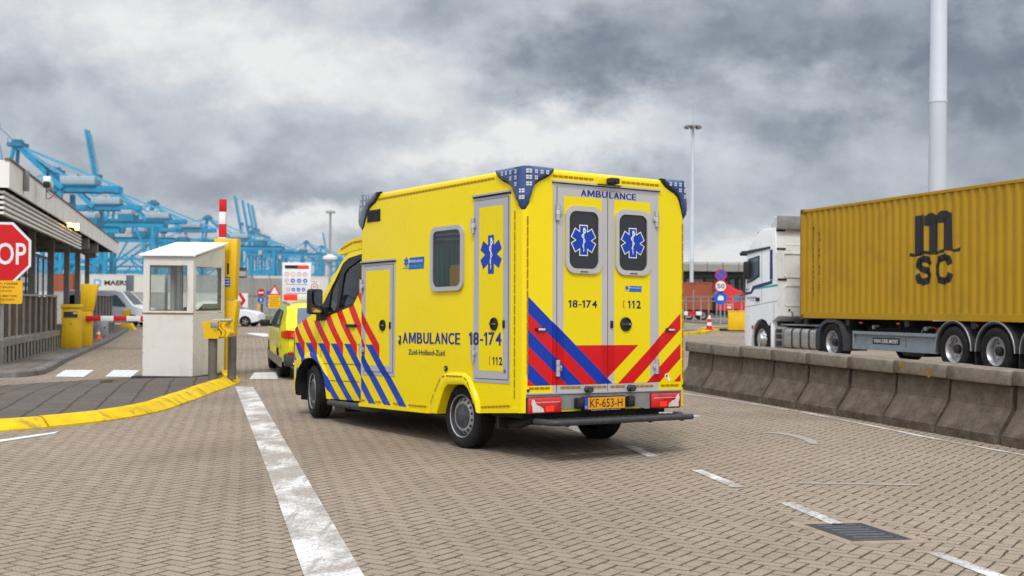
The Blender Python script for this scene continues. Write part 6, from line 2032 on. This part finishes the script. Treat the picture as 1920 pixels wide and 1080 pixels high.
m = MB(); m.box(-.04, .25, -.86, .86, .28, .56, M['darkgrey'], .05); m.box(-.045, -.03, -.80, .80, .545, .585, M['redlens']); m.tube([(-.03, .35, .34), (-.03, .7, .34)], .03, M['chrome'], 8); m.build('rear_bumper', pc)
m = MB()
for s, in ((1,),):
    m.poly([(-.034, .66, .84), (-.034, .1, .84), (-.034, .1, .60), (-.034, .5, .60), (-.034, .62, .68)], M['red']); m.poly([(-.037, .66, .84), (-.037, .1, .84), (-.037, .1, .66), (-.037, .42, .66)], M['blue'])
    m.surf([(.35, .62), (.35, .72), (3.2, .74), (3.2, .66)], [], [], lambda x, z: (x, yw(x, z) + .006, z), M['fluopale'])
m.build('livery_film', pc, 0)
m = MB(); m.box(1.0, 1.22, -.55, .55, 1.65, 1.79, M['clearlens'], .03); m.box(1.02, 1.20, -.72, -.5, 1.65, 1.79, M['redlit'], .03); m.box(1.02, 1.20, .52, .80, 1.65, 1.79, M['redlit'], .03); m.build('light_bar', pc)
m = MB(); m.poly([(.04, .55, 1.0), (.04, .45, 1.03), (.04, .1, 1.03), (.04, .1, 1.0)], M['seam']) if False else None
m.box(.30, 4.0, .885, .915, .26, .46, M['midgrey']); m.build('sill_trim', pc)

# ---------- white hatchback and white van crossing behind
hb = thing('hatchback', 'white hatchback half hidden behind the yellow barrier post', 'car', (-18.25, 71.6, zg(71.6)), R_(-6))
top = [(.05, .35), (.0, .6), (.05, .95), (.35, 1.42), (.8, 1.46), (1.7, 1.44), (2.25, 1.36), (2.95, .98), (3.7, .86), (3.95, .70), (4.0, .35)]
shell_car(hb, top, (.72, 3.25), .22, .88, .2, {'body': M['carwhite']}, [([(.42, .98), (.70, 1.34), (1.7, 1.36), (2.2, 1.28), (2.72, .98)], bl, 'side_window')], [(2.25, 2.96, .95, 1.4, bl), (.05, .36, .95, 1.42, bl)], {'belt': .95}, .31, .77)
hb.scale = (.98, .98, .96)
vn = thing('panel_van', 'white van seen side on beyond the gate, nose towards the booth', 'van', (-24.4, 68.2, zg(68.2)), R_(-5))
top = [(.05, .35), (.0, .6), (.02, 1.1), (.12, 1.80), (.3, 1.93), (2.9, 1.95), (3.3, 1.86), (3.98, 1.16), (4.55, .98), (4.78, .75), (4.8, .32)]
shell_car(vn, top, (.98, 3.95), .25, .95, .16, {'body': M['carwhite']}, [([(.35, 1.18), (.40, 1.70), (1.55, 1.73), (1.55, 1.18)], bl, 'side_window'), ([(1.65, 1.18), (1.65, 1.73), (2.55, 1.73), (2.55, 1.16)], M['suvglass'], 'side_window'), ([(2.65, 1.14), (2.65, 1.74), (3.05, 1.72), (3.62, 1.16), (3.6, 1.08)], M['suvglass'], 'side_window')],
          [(3.3, 4.0, 1.1, 1.87, bl), (.0, .13, 1.1, 1.8, bl)], {'belt': 1.1}, .33, .82)

# ---------- red lorry with rust coloured container
rt = thing('red_lorry', 'red lorry cab pulling a rust red container behind the fence', 'lorry', (16.45, 124.5, zg(124.5)), 0)
m = MB()
cabp_ = [(4.0, 1.0), (4.0, 2.9), (4.15, 3.75), (4.6, 3.72), (5.2, 3.55), (6.0, 3.05), (6.55, 2.95), (6.62, 2.3), (6.95, 1.4), (6.95, .4), (6.4, .35), (6.3, .95), (5.9, 1.15), (5.45, 1.0), (5.2, 1.0)]
b = bmesh.new()
A_ = [b.verts.new((x, -1.22, z)) for x, z in cabp_]; B_ = [b.verts.new((x, 1.22, z)) for x, z in cabp_]; n = len(cabp_)
for i in range(n): b.faces.new((A_[i], A_[(i + 1) % n], B_[(i + 1) % n], B_[i]))
b.faces.new(A_); b.faces.new(B_[::-1]); bmesh.ops.recalc_face_normals(b, faces=list(b.faces))
bmesh.ops.bevel(b, geom=[e for e in b.edges if min(e.verts[0].co.z, e.verts[1].co.z) > 2.2], offset=.1, segments=3, profile=.5, affect='EDGES', clamp_overlap=True)
m.bm(b, M['redtruck']); m.build('cab', rt, 35)
m = MB(); m.prism([(5.75, 1.85), (5.75, 2.65), (6.3, 2.62), (6.55, 2.1), (6.55, 1.85)], f_l, -1.235, -1.2, M['suvglass']); m.prism([(6.63, 1.9), (6.56, 2.85), (6.60, 2.85), (6.67, 1.9)], f_l, -1.0, 1.0, M['blackglass']); m.build('side_window', rt)
m = MB(); m.box(6.3, 6.5, -1.5, -1.28, 1.9, 2.6, M['black'], .04); m.build('door_mirror', rt)
m = MB(); m.prism([(5.0, 1.2), (5.4, 1.2), (5.4, 1.4), (5.0, 1.4)], f_l, -1.225, -1.2, M['signwhite']); m.text('TRANSPORT', 4.95, 5.55, 1.5, 1.66, lambda u, v: (u, -1.226, v), M['signwhite'], .01); m.build('lettering', rt, 0)
m = MB(); m.box(-8, 6.5, -.5, .5, .7, 1.05, M['darkint']); m.box(-8, 3.6, -1.15, 1.15, .9, 1.1, M['darkint']); m.box(3.4, 4.1, -1.0, 1.0, 1.0, 2.4, M['darkint']); m.box(4, 6.5, -1.1, 1.1, .5, 1.0, M['darkint']); m.build('chassis', rt)
for x in (5.85, 2.6, 1.2, -3.0, -4.4, -5.8):
    for s in (1, -1): wheel(rt, 'wheel', (x, s * 1.05, .5), r=.5, w=.32, side=s, rim_r=.29, style='truckdeep')
rc = thing('rust_container', 'rust red corrugated container carried by the red lorry', 'container', (16.45, 124.5, zg(124.5)), 0)
m = MB()
for s in (1, -1): m.surf([(-8.7, 1.15), (3.4, 1.15), (3.4, 3.72), (-8.7, 3.72)], [-8.7 + .14 * k for k in range(1, 87)], [], lambda x, z, s=s: (x, s * (1.2 - .035 * (int(round((x + 8.7) / .14)) // 2 % 2)), z), M['rustcont'])
m.build('side_wall', rc, 10)
m = MB()
for z0, z1 in ((1.05, 1.2), (3.65, 3.78)): m.box(-8.8, 3.5, -1.23, 1.23, z0, z1, M['rustcont'])
for x in (-8.75, 3.45): m.box(x - .06, x + .06, -1.22, 1.22, 1.1, 3.7, M['rustcont'])
m.build('frame', rc)

# ================================================================== FAR CONTAINERS, WALL AND FENCE
cont_mesh = {}
def far_container(X, Y, tier, mt, label, logo=None, rz=0.0):
    t_ = thing('stacked_container', label, 'container', (X, Y, zg(Y) + tier * 2.60), rz, 'containers stacked beyond the gate')
    if mt not in cont_mesh:
        m = MB()
        m.surf([(.1, .14), (12.09, .14), (12.09, 2.52), (.1, 2.52)], [.1 + .28 * k for k in range(1, 43)], [], lambda x, z: (x, .03 * (int(round((x - .1) / .28)) % 2), z), M[mt])
        w_ = m.mesh('side_wall', 0)
        m = MB(); m.box(0, 12.19, .05, 2.43, .05, 2.55, M[mt])
        for z0, z1 in ((0, .15), (2.50, 2.59)): m.box(0, 12.19, -.02, .06, z0, z1, M[mt])
        for x0 in (0, 12.05): m.box(x0, x0 + .14, -.022, .06, 0, 2.59, M[mt])
        cont_mesh[mt] = (w_, m.mesh('frame', 20))
    for nm, me in zip(('side_wall', 'frame'), cont_mesh[mt]):
        o = bpy.data.objects.new(nm, me); COL.objects.link(o); o.parent = t_
    if logo:
        m = MB(); f = lambda u, v: (u, -.03, v)
        x0 = logo[1]
        m.poly([f(u, v) for u, v in rrect(x0, x0 + 1.05, .85, 1.85, .14)], M['skyblue'])
        sp = []
        for k in range(14):
            r = .38 if k % 2 == 0 else .18
            sp.append((x0 + .52 + r * math.cos(math.pi * k / 7 + .2), 1.35 + r * math.sin(math.pi * k / 7 + .2)))
        m.poly([(u, -.034, v) for u, v in sp], M['signwhite'])
        m.text('MAERSK', x0 + 1.55, x0 + 5.9, .98, 1.70, f, M['ink'], .03)
        m.build('lettering', t_, 0)
rows = [(-76.5, 0, 'greybox', 0), (-76.5, 1, 'rustcont', 0), (-63.2, 0, 'greybox', 0), (-63.2, 1, 'reefer', 1), (-50.6, 0, 'reefer', 0), (-50.6, 1, 'greybox', 0), (-38.0, 0, 'greybox', 0), (-38.0, 1, 'reefer', 1), (-25.5, 0, 'reefer', 1), (-25.5, 1, 'reefer', 1), (-12.9, 0, 'greybox', 0), (-12.9, 1, 'reefer', 0), (-89, 0, 'reefer', 0), (-101.5, 0, 'greybox', 0)]
txt = {'greybox': 'dull grey', 'rustcont': 'rust red', 'reefer': 'pale white'}
pos = {-76.5: 'behind the gate building columns', -63.2: 'left of the booth', -50.6: 'seen through the booth', -38.0: 'beyond the corrugated wall', -25.5: 'behind the big information board', -12.9: 'seen through the ambulance cab windows', -89: 'far behind the railing', -101.5: 'farthest behind the railing'}
for X, ti, mt, lg in rows:
    far_container(X, 183 + (X * .02), ti, mt, '%s stacked container %s, %s tier' % (txt[mt], pos[X], ('lower', 'upper')[ti]), ('m', 1.8) if lg else None)

wl = thing('corrugated_wall', 'grey corrugated wall with posts along the verge beyond the road', 'wall', (-26.0, 110.0, zg(110)), R_(-3))
m = MB()
m.surf([(0, .3), (7.4, .3), (7.4, 3.5), (0, 3.5)], [.14 * k for k in range(1, 53)], [], lambda x, z: (x, .05 * (int(round(x / .14)) % 2), z), M['wallpanel']); m.build('panel', wl, 0)
m = MB()
m.box(0, 7.4, -.03, -.0, 1.9, 2.0, M['midgrey']); m.build('rail', wl)
for x in (.05, 1.5, 3.0, 4.5, 6.0, 7.35): 
    m = MB(); m.box(x - .05, x + .05, -.06, .04, 0, 3.7, M['galv']); m.build('post', wl)
# a slim tower behind the wall
t_ = thing('stair_tower', 'slim grey lattice tower behind the corrugated wall, right of the yellow barrier post', 'tower', (-37.8, 168, zg(168)))
for i in range(5):
    m = MB(); m.box(0, 1.6, 0, 1.6, i * 1.2, i * 1.2 + .7, M['greybox']); m.box(.1, 1.5, .1, 1.5, i * 1.2 + .7, i * 1.2 + 1.2, M['darkgrey']); m.build('storey', t_)

# ---------- road signs
def pole_sign(name, label, X, Y, parts, pole_h, r=.04):
    t_ = thing(name, label, 'sign', (X, Y, zg(Y)))
    m = MB(); m.lathe([(r, 0), (r, pole_h), (.001, pole_h)], M['galv'], 10, (0, .06, 0)); m.build('pole', t_, 40)
    for i, p in enumerate(parts):
        m = MB(); p(m); m.build('plate', t_, 20)
    return t_
f0 = lambda d: (lambda u, v: (u, -d, v))
def rnd(cx, cz, r, ring, fill, extra=None):
    def go(m):
        m.prism([(cx + r * math.cos(2 * math.pi * k / 24), cz + r * math.sin(2 * math.pi * k / 24)) for k in range(24)], lambda u, v, w: (u, w, v), -.02, .0, M[ring])
        if fill: m.disc((cx, cz), r * .76, f0(.022), M[fill], 24)
        if extra: extra(m)
    return go
def rect(x0, x1, z0, z1, mt, extra=None):
    def go(m):
        m.prism([(x0, z0), (x1, z0), (x1, z1), (x0, z1)], lambda u, v, w: (u, w, v), -.02, 0, M[mt])
        if extra: extra(m)
    return go
def chev(m):
    m.poly([f0(.023)(u, v) for u, v in ((-.30, 2.05), (-.02, 2.05), (.34, 1.5), (-.02, .95), (-.30, .95), (.05, 1.5))], M['signred'])
pole_sign('chevron_sign', 'white sign with red chevron in front of the corrugated wall', -20.75, 95, [rect(-.55, .5, .95, 2.05, 'signwhite', chev)], 1.9)
pole_sign('no_entry_sign', 'round red no entry sign over a round blue arrow sign', -19.45, 96, [rnd(0, 2.12, .30, 'signred', None, lambda m: m.poly([f0(.023)(u, v) for u, v in ((-.20, 2.06), (.20, 2.06), (.20, 2.18), (-.20, 2.18))], M['signwhite'])),
    rnd(-.02, 1.55, .25, 'signblue', None, lambda m: m.poly([f0(.023)(u, v) for u, v in ((-.04, 1.40), (.02, 1.40), (.02, 1.55), (.09, 1.55), (-.01, 1.70), (-.11, 1.55), (-.04, 1.55))], M['signwhite'])), rect(-.30, -.12, .5, 1.25, 'signyellow'), rect(.02, .14, .5, 1.25, 'ink')], 2.3)
def bluep(m):
    for z in (1.45, 1.85): m.poly([f0(.023)(u, v) for u, v in ((-.20, z), (.20, z), (.20, z + .03), (-.20, z + .03))], M['signwhite'])
    m.poly([f0(.023)(u, v) for u, v in ((-.1, 1.15), (.15, 1.15), (.15, 1.25), (-.1, 1.3))], M['signwhite'])
pole_sign('direction_sign', 'tall blue sign of three panels beside the no entry sign', -18.62, 95, [rect(-.22, .22, 1.05, 2.25, 'signblue', bluep)], 2.25, .05)
def tri(m):
    m.prism([(-.46, 1.92), (.46, 1.92), (0, 2.72)], lambda u, v, w: (u, w, v), -.02, 0, M['signred']); m.poly([f0(.023)(u, v) for u, v in ((-.29, 2.01), (.29, 2.01), (0, 2.52))], M['signwhite'])
def yp(m):
    for k in range(5): m.poly([f0(.023)(u, v) for u, v in ((-.35, 1.1 + k * .16), (.35 - .1 * (k % 2), 1.1 + k * .16), (.35 - .1 * (k % 2), 1.14 + k * .16), (-.35, 1.14 + k * .16))], M['brownink'])
pole_sign('warning_sign', 'red bordered warning triangle over a yellow text plate', -17.45, 91, [tri, rect(-.45, .45, .95, 1.92, 'signyellow', yp)], 2.0, .06)
# information board
ib = thing('information_board', 'large white information board with lit red display and rows of round symbols', 'sign', (-16.2, 93.0, zg(93) + .40), R_(2))
m = MB()
for x in (-.8, .8): m.lathe([(.06, -.40), (.06, 1.2)], M['galv'], 10, (x, .1, 0))
m.build('post', ib)
m = MB(); m.box(-1.06, 1.08, -.05, .12, .95, 3.98, M['signwhite'], .02); m.build('panel', ib)
m = MB(); m.box(-.88, .92, -.058, -.04, 3.52, 3.78, M['leddark']); m.box(.12, .90, -.066, -.05, 3.60, 3.74, M['ledred']); m.build('display', ib)
m = MB()
def sym(cx, cz, kind, r=.165):
    if kind == 'r':
        m.disc((cx, cz), r, f0(.055), M['signred'], 18, r * .78); m.poly([f0(.054)(cx + r * .5 * a, cz + r * .5 * b_) for a, b_ in ((-.7, -.25), (.7, -.1), (.6, .3), (-.4, .35))], M['darkgrey'])
    elif kind == 'e': m.disc((cx, cz), r, f0(.055), M['signred'], 18, r * .80)
    else:
        m.disc((cx, cz), r, f0(.055), M['signblue'], 18); m.poly([f0(.058)(cx + r * .5 * a, cz + r * .5 * b_) for a, b_ in ((-.6, -.8), (.5, -.8), (.7, .1), (0, .9), (-.5, .3))], M['signwhite'])
for i, k in enumerate('rerr'): sym(-.72 + i * .46, 3.10, k)
for i, k in enumerate('rbbb'): sym(-.72 + i * .46, 2.62, k)
for i, k in enumerate('rbbb'): sym(-.60 + i * .38, 1.96, k, .14)
for z in (2.32, 1.62): m.poly([f0(.054)(-.8, z), f0(.054)(.85, z), f0(.054)(.85, z + .05), f0(.054)(-.8, z + .05)], M['midgrey'])
m.build('symbol', ib, 0)
def wz(m): m.disc((.0, 2.55), .27, f0(.023), M['signred'], 24, .21); m.text('30', -.13, .13, 2.46, 2.64, f0(.024), M['ink'], .01); m.poly([f0(.0215)(-.25, 2.9), f0(.0215)(.25, 2.9), f0(.0215)(.25, 2.94), f0(.0215)(-.25, 2.94)], M['ink'])
pole_sign('speed_sign', 'square white zone sign with red ring beside the information board', -14.35, 90, [rect(-.32, .32, 2.15, 3.0, 'signwhite', wz)], 2.6)
pole_sign('sign_back', 'plain grey back of a rectangular sign above the white van', -21.6, 70, [rect(-.22, .22, 1.95, 2.85, 'sidebar')], 2.7, .03)

# ---------- light masts
def mast(label, X, Y, r0, r1, H, crown=None, mt='mast'):
    t_ = thing('light_mast', label, 'mast', (X, Y, zg(Y)))
    m = MB(); m.lathe([(r0, 0), (r0 + (r1 - r0) * .30, H * .30), (r0 + (r1 - r0) * .30 + .012, H * .30), (r0 + (r1 - r0) * .30 + .012, H * .302), (r0 + (r1 - r0) * .305, H * .303), (r1, H), (.001, H)], M[mt], 28); m.build('pole', t_, 40)
    if crown == 'ring':
        m = MB(); m.lathe([(.95, H - .10), (1.0, H), (.2, H + .05)], M['galv'], 20)
        m.build('crown', t_, 40)
        for k in range(8):
            a = 2 * math.pi * k / 8
            m = MB(); m.box(-.16, .16, -.20, .20, -.30, -.06, M['midgrey'], .03, M=Matrix.Translation((math.cos(a) * .92, math.sin(a) * .92, H)) @ Matrix.Rotation(a, 4, 'Z')); m.build('floodlight', t_)
        m = MB(); m.tube([(0, 0, H), (0, 0, H + 2.6)], .03, M['galv'], 5); m.build('aerial', t_)
    elif crown:
        m = MB(); m.box(-.5, .5, -.5, .5, H - .3, H - .05, M['galv']); m.build('crown', t_)
        m = MB(); m.lathe([(.2, crown - .3), (.9, crown), (.9, crown + .3), (.2, crown + .6)], M['signwhite'], 14); m.build('collar', t_)
    return t_
mast('thick pale grey light mast rising out of frame behind the yellow container', 13.72, 40, .315, .175, 27)
mast('slender light mast with a ring of floodlights behind the ambulance', 21.75, 150, .26, .17, 23.2, 'ring')
mast('thin grey mast with a white collar beside the far cranes', -22.1, 150, .17, .13, 12.5, 6.6, 'galv')

# ---------- right background: toll canopy, hall, fence, signs
tc = thing('toll_canopy', 'long dark flat canopy on columns beyond the red lorry', 'canopy', (17.5, 150, zg(150)))
m = MB(); m.prism([(0, 5.6), (.0, 6.45), (.5, 6.75), (10.5, 6.75), (11.0, 6.4), (11.0, 5.6)][:6], lambda u, v, w: (w, u, v), 0, 30, M['column']); m.build('roof', tc, 40)
m = MB()
for x in frange(.4, 29, 1.9): m.box(x, x + .06, -.03, .0, 5.6, 6.7, M['darkgrey'])
m.box(0, 30, .4, 10, 4.85, 5.6, M['darkint']); m.build('fascia', tc)
for x in (3.9, 10.5, 14, 20, 26):
    m = MB(); m.box(x - .25, x + .25, 4, 4.5, 0, 5, M['darkgrey']); m.build('column', tc)
hall = thing('gate_hall', 'pale hall with tall windows under the dark canopy', 'building', (14, 158, zg(158)))
m = MB(); m.box(0, 40, 0, 8, 0, 5.6, M['reefer']); m.build('wall', hall)
for i in range(24):
    x = 1 + i * 1.6
    m = MB(); m.box(x, x + 1.25, -.06, .02, 3.3, 5.2, M['suvglass'] if i % 3 else M['greybox']); m.box(x - .17, x + .0, -.12, .02, 1.0, 5.5, M['darkgrey']); m.build('window', hall)
m = MB(); m.box(0, 40, -.14, 0, 3.1, 3.25, M['darkgrey']); m.box(0, 40, -.14, 0, 5.15, 5.3, M['darkgrey']); m.build('transom', hall)
fe = thing('site_fence', 'grey steel post and rail fence in front of the red lorry', 'fence', (0, 0, 0))
fa, fb2 = Vector((15.8, 117)), Vector((20.6, 103))
d = (fb2 - fa).normalized()
m = MB()
for z in (2.25, 1.85): m.bar((fa.x, fa.y, zg(fa.y) + z), (fb2.x, fb2.y, zg(fb2.y) + z), .09, .09, M['galv'])
m.build('rail', fe)
for k in range(11):
    p = fa + (fb2 - fa) * (k / 10)
    m = MB(); m.lathe([(.055, 0), (.055, 2.9 if k in (2, 5, 9) else 2.2)], M['galv'], 8, (p.x, p.y, zg(p.y))); m.build('post', fe)
def truckpic(m): m.poly([f0(.023)(u, v) for u, v in ((-.22, 1.85), (.22, 1.85), (.22, 2.05), (.12, 2.2), (-.12, 2.2), (-.22, 2.05))], M['signwhite'])
def fifty(m): m.text('50', -.28, .28, 2.72, 3.06, f0(.024), M['ink'], .02)
def slash(m): m.disc((0, 3.72), .44, f0(.022), M['signred'], 24, .37); m.poly([f0(.023)(u, v) for u, v in ((-.30, 3.98), (-.24, 4.04), (.30, 3.46), (.24, 3.40))], M['signred'])
pole_sign('traffic_signs', 'pole with blue no parking, white fifty and blue lorry round signs', 15.35, 91, [rnd(0, 3.72, .40, 'signblue', None, slash), rnd(0, 2.89, .50, 'signred', 'signwhite', fifty), rnd(0, 2.02, .48, 'signblue', None, truckpic)], 3.6, .06)
yb = thing('yellow_block', 'plain yellow barrier block on the kerb in front of the white lorry', 'block', (12.05, 68.2, zg(68.2) + .12), R_(-8))
m = MB(); m.box(-.12, 1.1, 0, .8, 0, 1.02, M['yelpost'], .02); m.build('body', yb)
m = MB(); m.box(-.14, 1.12, -.02, .82, 1.02, 1.07, M['yelpost'], .01); m.build('lid', yb)
rb = thing('boom_stub', 'red and white boom on a grey post at the ambulance right flank', 'barrier', (9.15, 66.5, zg(66.5) + .12))
m = MB(); m.box(.3, .75, -.03, .03, .82, 1.02, M['signred']); m.box(.75, 1.05, -.03, .03, .82, 1.02, M['signwhite']); m.box(0, .3, -.03, .03, .82, 1.02, M['signwhite']); m.build('boom_arm', rb)
m = MB(); m.lathe([(.16, 0), (.12, .2), (.10, 1.4), (.14, 1.45), (.14, 1.7), (.001, 1.7)], M['galv'], 12, (.0, 0, 0)); m.build('post', rb, 40)

# ================================================================== QUAY CRANES
def crane(label, px, d, raised, far=False):
    X = (px - 960) / 2320.8 * d
    t_ = thing('quay_crane', label, 'crane', (X, d, -1.32), 0, 'ship to shore cranes along the quay')
    B = M['crane']; D = M['cranedark']; Lt = M['cranelight']
    for y in (-11, 11):
        for x in (0, 30):
            m = MB(); m.bar((x, y, 1.5), (x, y * .82, 53), 2.6, 2.2, B, up=(1, 0, 0)); m.box(x - 5, x + 5, y - 1.2, y + 1.2, 0, 2.4, D); m.build('leg', t_)
    m = MB()
    for y in (-10.5, 10.5):
        m.bar((0, y, 17), (30, y, 17), 2.0, 2.6, B); m.bar((0, y, 18), (30, y * .9, 40), 1.3, 1.3, B); m.bar((30, y, 18), (14, y * .9, 30), 1.0, 1.0, B)
    for x in (0, 30): m.bar((x, -11, 17), (x, 11, 17), 2.0, 2.6, B); m.bar((x, -9.5, 47), (x, 9.5, 47), 2.0, 2.4, B)
    m.build('portal_beam', t_)
    m = MB()
    for y in (-3.2, 3.2): m.bar((-4, y, 55), (58, y, 55), 1.4, 3.2, B)
    for x in (-3, 10, 24, 38, 52): m.bar((x, -3.2, 56), (x, 3.2, 56), 1.0, 1.4, D)
    m.bar((-2, 5.2, 53.4), (56, 5.2, 53.4), 1.4, .3, D); m.bar((-2, -5.2, 53.4), (56, -5.2, 53.4), 1.4, .3, D); m.bar((-2, -5.6, 54.6), (56, -5.6, 54.6), .3, .3, D)
    m.build('girder', t_)
    m = MB()
    for y in (-4.2, 4.2):
        m.bar((0, y * 1.9, 53), (4, y * .5, 78), 1.6, 1.6, B); m.bar((30, y * 1.5, 55), (5, y * .5, 77), 1.6, 2.0, B)
    m.box(.5, 8.5, -4.4, 4.4, 76.6, 78.6, D); m.box(2.5, 6.5, -3.2, 3.2, 78.6, 80.2, D)
    for x in (1, 4.5, 8): m.bar((x, -4.2, 78.6), (x, -4.2, 81), .25, .25, D)
    m.build('apex_frame', t_)
    for y in (-2.4, 2.4):
        m = MB(); m.bar((4.5, y, 77.5), (57, y, 56.5), .9, 1.2, Lt); m.bar((4.5, y * .8, 77), (38, y, 56.5), .8, 1.0, Lt); m.build('stay', t_)
    m = MB()
    if raised:
        tip = (-2 - 68 * math.sin(R_(13)), 0, 55 + 70 * math.cos(R_(13)))
        for y in (-3.2, 3.2):
            m.bar((-4, y, 54), (tip[0], y, tip[2]), 1.4, 3.0, B, up=(0, 1, 0))
            m.bar((-2.2, y, 58), (tip[0] + 2.4, y, tip[2] - 3), .5, .5, Lt, up=(0, 1, 0))
        for k in range(1, 9):
            a = k / 8.4; x = -4 + (tip[0] + 4) * a; z = 54 + (tip[2] - 54) * a; m.bar((x, -3.2, z), (x, 3.2, z), .9, 1.4, D)
        x = -4 + (tip[0] + 4) * .48; z = 54 + (tip[2] - 54) * .48; m.box(x + .5, x + 4, -3.6, 3.6, z - 1, z + 2.5, D)
        m.bar((4.5, 0, 78), (-4 + (tip[0] + 4) * .55, 0, 54 + (tip[2] - 54) * .55), .35, .35, D)
    else:
        for y in (-3.2, 3.2):
            m.bar((-4, y, 55), (-72, y, 55.6), 1.3, 2.6, B); m.bar((4.5, y * .7, 77.5), (-36, y, 57), .5, .6, Lt); m.bar((4.5, y * .7, 77.8), (-66, y, 57), .5, .6, Lt)
        for k in range(1, 9): x = -4 - 68 * k / 8.4; m.bar((x, -3.2, 56), (x, 3.2, 56), .9, 1.2, D)
    m.build('boom', t_)
    m = MB(); m.box(28, 46, -4.5, 4.5, 57.4, 61.5, M['house'], .3); m.box(31, 36, -2, 2, 61.5, 63, M['house']); m.box(27, 47, -5, 5, 56.6, 57.4, D); m.build('machinery_house', t_)
    m = MB(); m.box(12, 15, -2.4, 0.6, 48.5, 52, M['house'], .2); m.box(11, 16, -3, 3, 52, 53.2, D); m.build('operator_cabin', t_)
    m = MB()
    for k in range(9): m.box(29, 33, -13.2, -11.6, 3 + k * 5.4, 3.4 + k * 5.4, D); m.bar((29.2 if k % 2 else 32.8, -12.4, 3.2 + k * 5.4), (32.8 if k % 2 else 29.2, -12.4, 8.4 + k * 5.4), .4, .4, D)
    m.build('stairway', t_)
def gantry(label, px, d, span, h):
    X = (px - 960) / 2320.8 * d
    t_ = thing('yard_gantry', label, 'crane', (X, d, -1.32), 0, 'blue yard gantry cranes in front of the quay')
    B = M['crane']; D = M['cranedark']
    for x in (0, span):
        for y in (0, 9):
            m = MB(); m.bar((x, y, 0), (x, y + (1.5 if y == 0 else -1.5), h), 1.5, 1.3, B, up=(1, 0, 0)); m.build('leg', t_)
    m = MB()
    for y in (1.5, 7.5): m.bar((-4, y, h), (span + 5, y, h), 1.3, 2.3, B)
    for x in (-3.5, span + 4.5): m.bar((x, 1, h), (x, 8, h), 1.0, 1.6, B)
    m.bar((-4, 0.6, h + 2.2), (span + 5, .6, h + 2.2), .2, .2, D); m.bar((-4, .6, h + 1.3), (span + 5, .6, h + 1.3), .9, .25, D)
    m.build('bridge', t_)
    m = MB()
    for x in (0, span):
        m.bar((x, 0, 3), (x, 9, 3), 1.2, 1.4, B); m.bar((x, 0, h * .55), (x, 9, h * .55), .9, 1.0, B); m.bar((x, 0, 4), (x, 8.5, h * .5), .7, .7, D)
        s_ = 1 if x == 0 else -1
        m.bar((x, .3, h * .42), (x + s_ * span * .30, 1.2, h - 1), .9, .9, B); m.bar((x + s_ * .4, .2, 3), (x + s_ * span * .38, .8, h * .52), .6, .6, B)
    m.bar((0, .5, h * .52), (span, .5, h * .52), .8, 1.0, B)
    m.build('brace', t_)
    m = MB(); m.box(span * .4, span * .4 + 7, 0, 9, h + 1.2, h + 4.5, D); m.box(span * .4 + 1, span * .4 + 6, 1, 7, h + 4.5, h + 6.5, M['house'], .2); m.box(span * .55, span * .55 + 2.4, 0, 2.4, h - 4.5, h - 1.6, M['house'], .2); m.build('trolley', t_)
for k, (px, d, sp_, h_, lb) in enumerate(((112, 470, 17, 26, 'blue yard gantry seen between the canopy columns, nearest one'), (176, 560, 26, 33, 'blue yard gantry left of the booth roof, tall one'), (206, 680, 30, 31, 'blue yard gantry rising behind the booth'),
        (300, 820, 26, 34, 'blue yard gantry hidden lower half by the booth, right of it'), (352, 900, 34, 36, 'blue yard gantry just behind the yellow barrier post'), (448, 760, 21, 30, 'blue yard gantry right of the yellow barrier post'),
        (470, 1000, 40, 34, 'long low blue yard gantry over the corrugated wall'), (532, 1150, 34, 38, 'blue yard gantry behind the information board'), (590, 1300, 34, 36, 'distant blue yard gantry by the ambulance cab'))):
    gantry(lb, px, d, sp_, h_)
CR_ = [(14, 640, 1, 'blue quay crane with raised boom cut by the left edge'),
       (90, 783, 0, 'nearest whole blue quay crane, above the canopy roof, boom lowered'),
       (203, 930, 1, 'blue quay crane whose single tall boom stands raised left of the booth'),
       (276, 1058, 0, 'blue quay crane directly above the booth roof, boom lowered'),
       (380, 1257, 0, 'blue quay crane behind the red and white boom, boom lowered'),
       (464, 1560, 1, 'blue quay crane with the leftmost and tallest of four raised booms'),
       (477, 1630, 1, 'blue quay crane with the second of four raised booms'),
       (487, 1680, 1, 'blue quay crane with the third of four raised booms'),
       (494, 1716, 1, 'blue quay crane with the last and shortest of four raised booms'),
       (568, 1850, 0, 'far pale quay crane above the information board'),
       (597, 2030, 0, 'far pale quay crane left of the thin mast'),
       (620, 2480, 1, 'far quay crane with a short raised boom at the thin mast'),
       (636, 2320, 0, 'farthest quay crane right of the thin mast, by the ambulance roof')]
for px, d, rs, lb in CR_: crane(lb, px, d, rs)

# ================================================================== AIR
hm = bpy.data.materials.new('harbour_air'); hm.use_nodes = True
hm.node_tree.nodes.clear()
ht = NT(hm.node_tree)
ho = ht.node('ShaderNodeOutputMaterial'); hv = ht.node('ShaderNodeVolumePrincipled')
hv.inputs['Color'].default_value = (0.86, 0.90, 0.95, 1); hv.inputs['Density'].default_value = 0.00008; hv.inputs['Anisotropy'].default_value = 0.2
hm.node_tree.links.new(hv.outputs[0], ho.inputs['Volume'])
m = MB(); m.box(-2600, 2600, -58, 3400, -2.6, 135, hm)
o = m.build('haze', None, 0); o['kind'] = 'stuff'
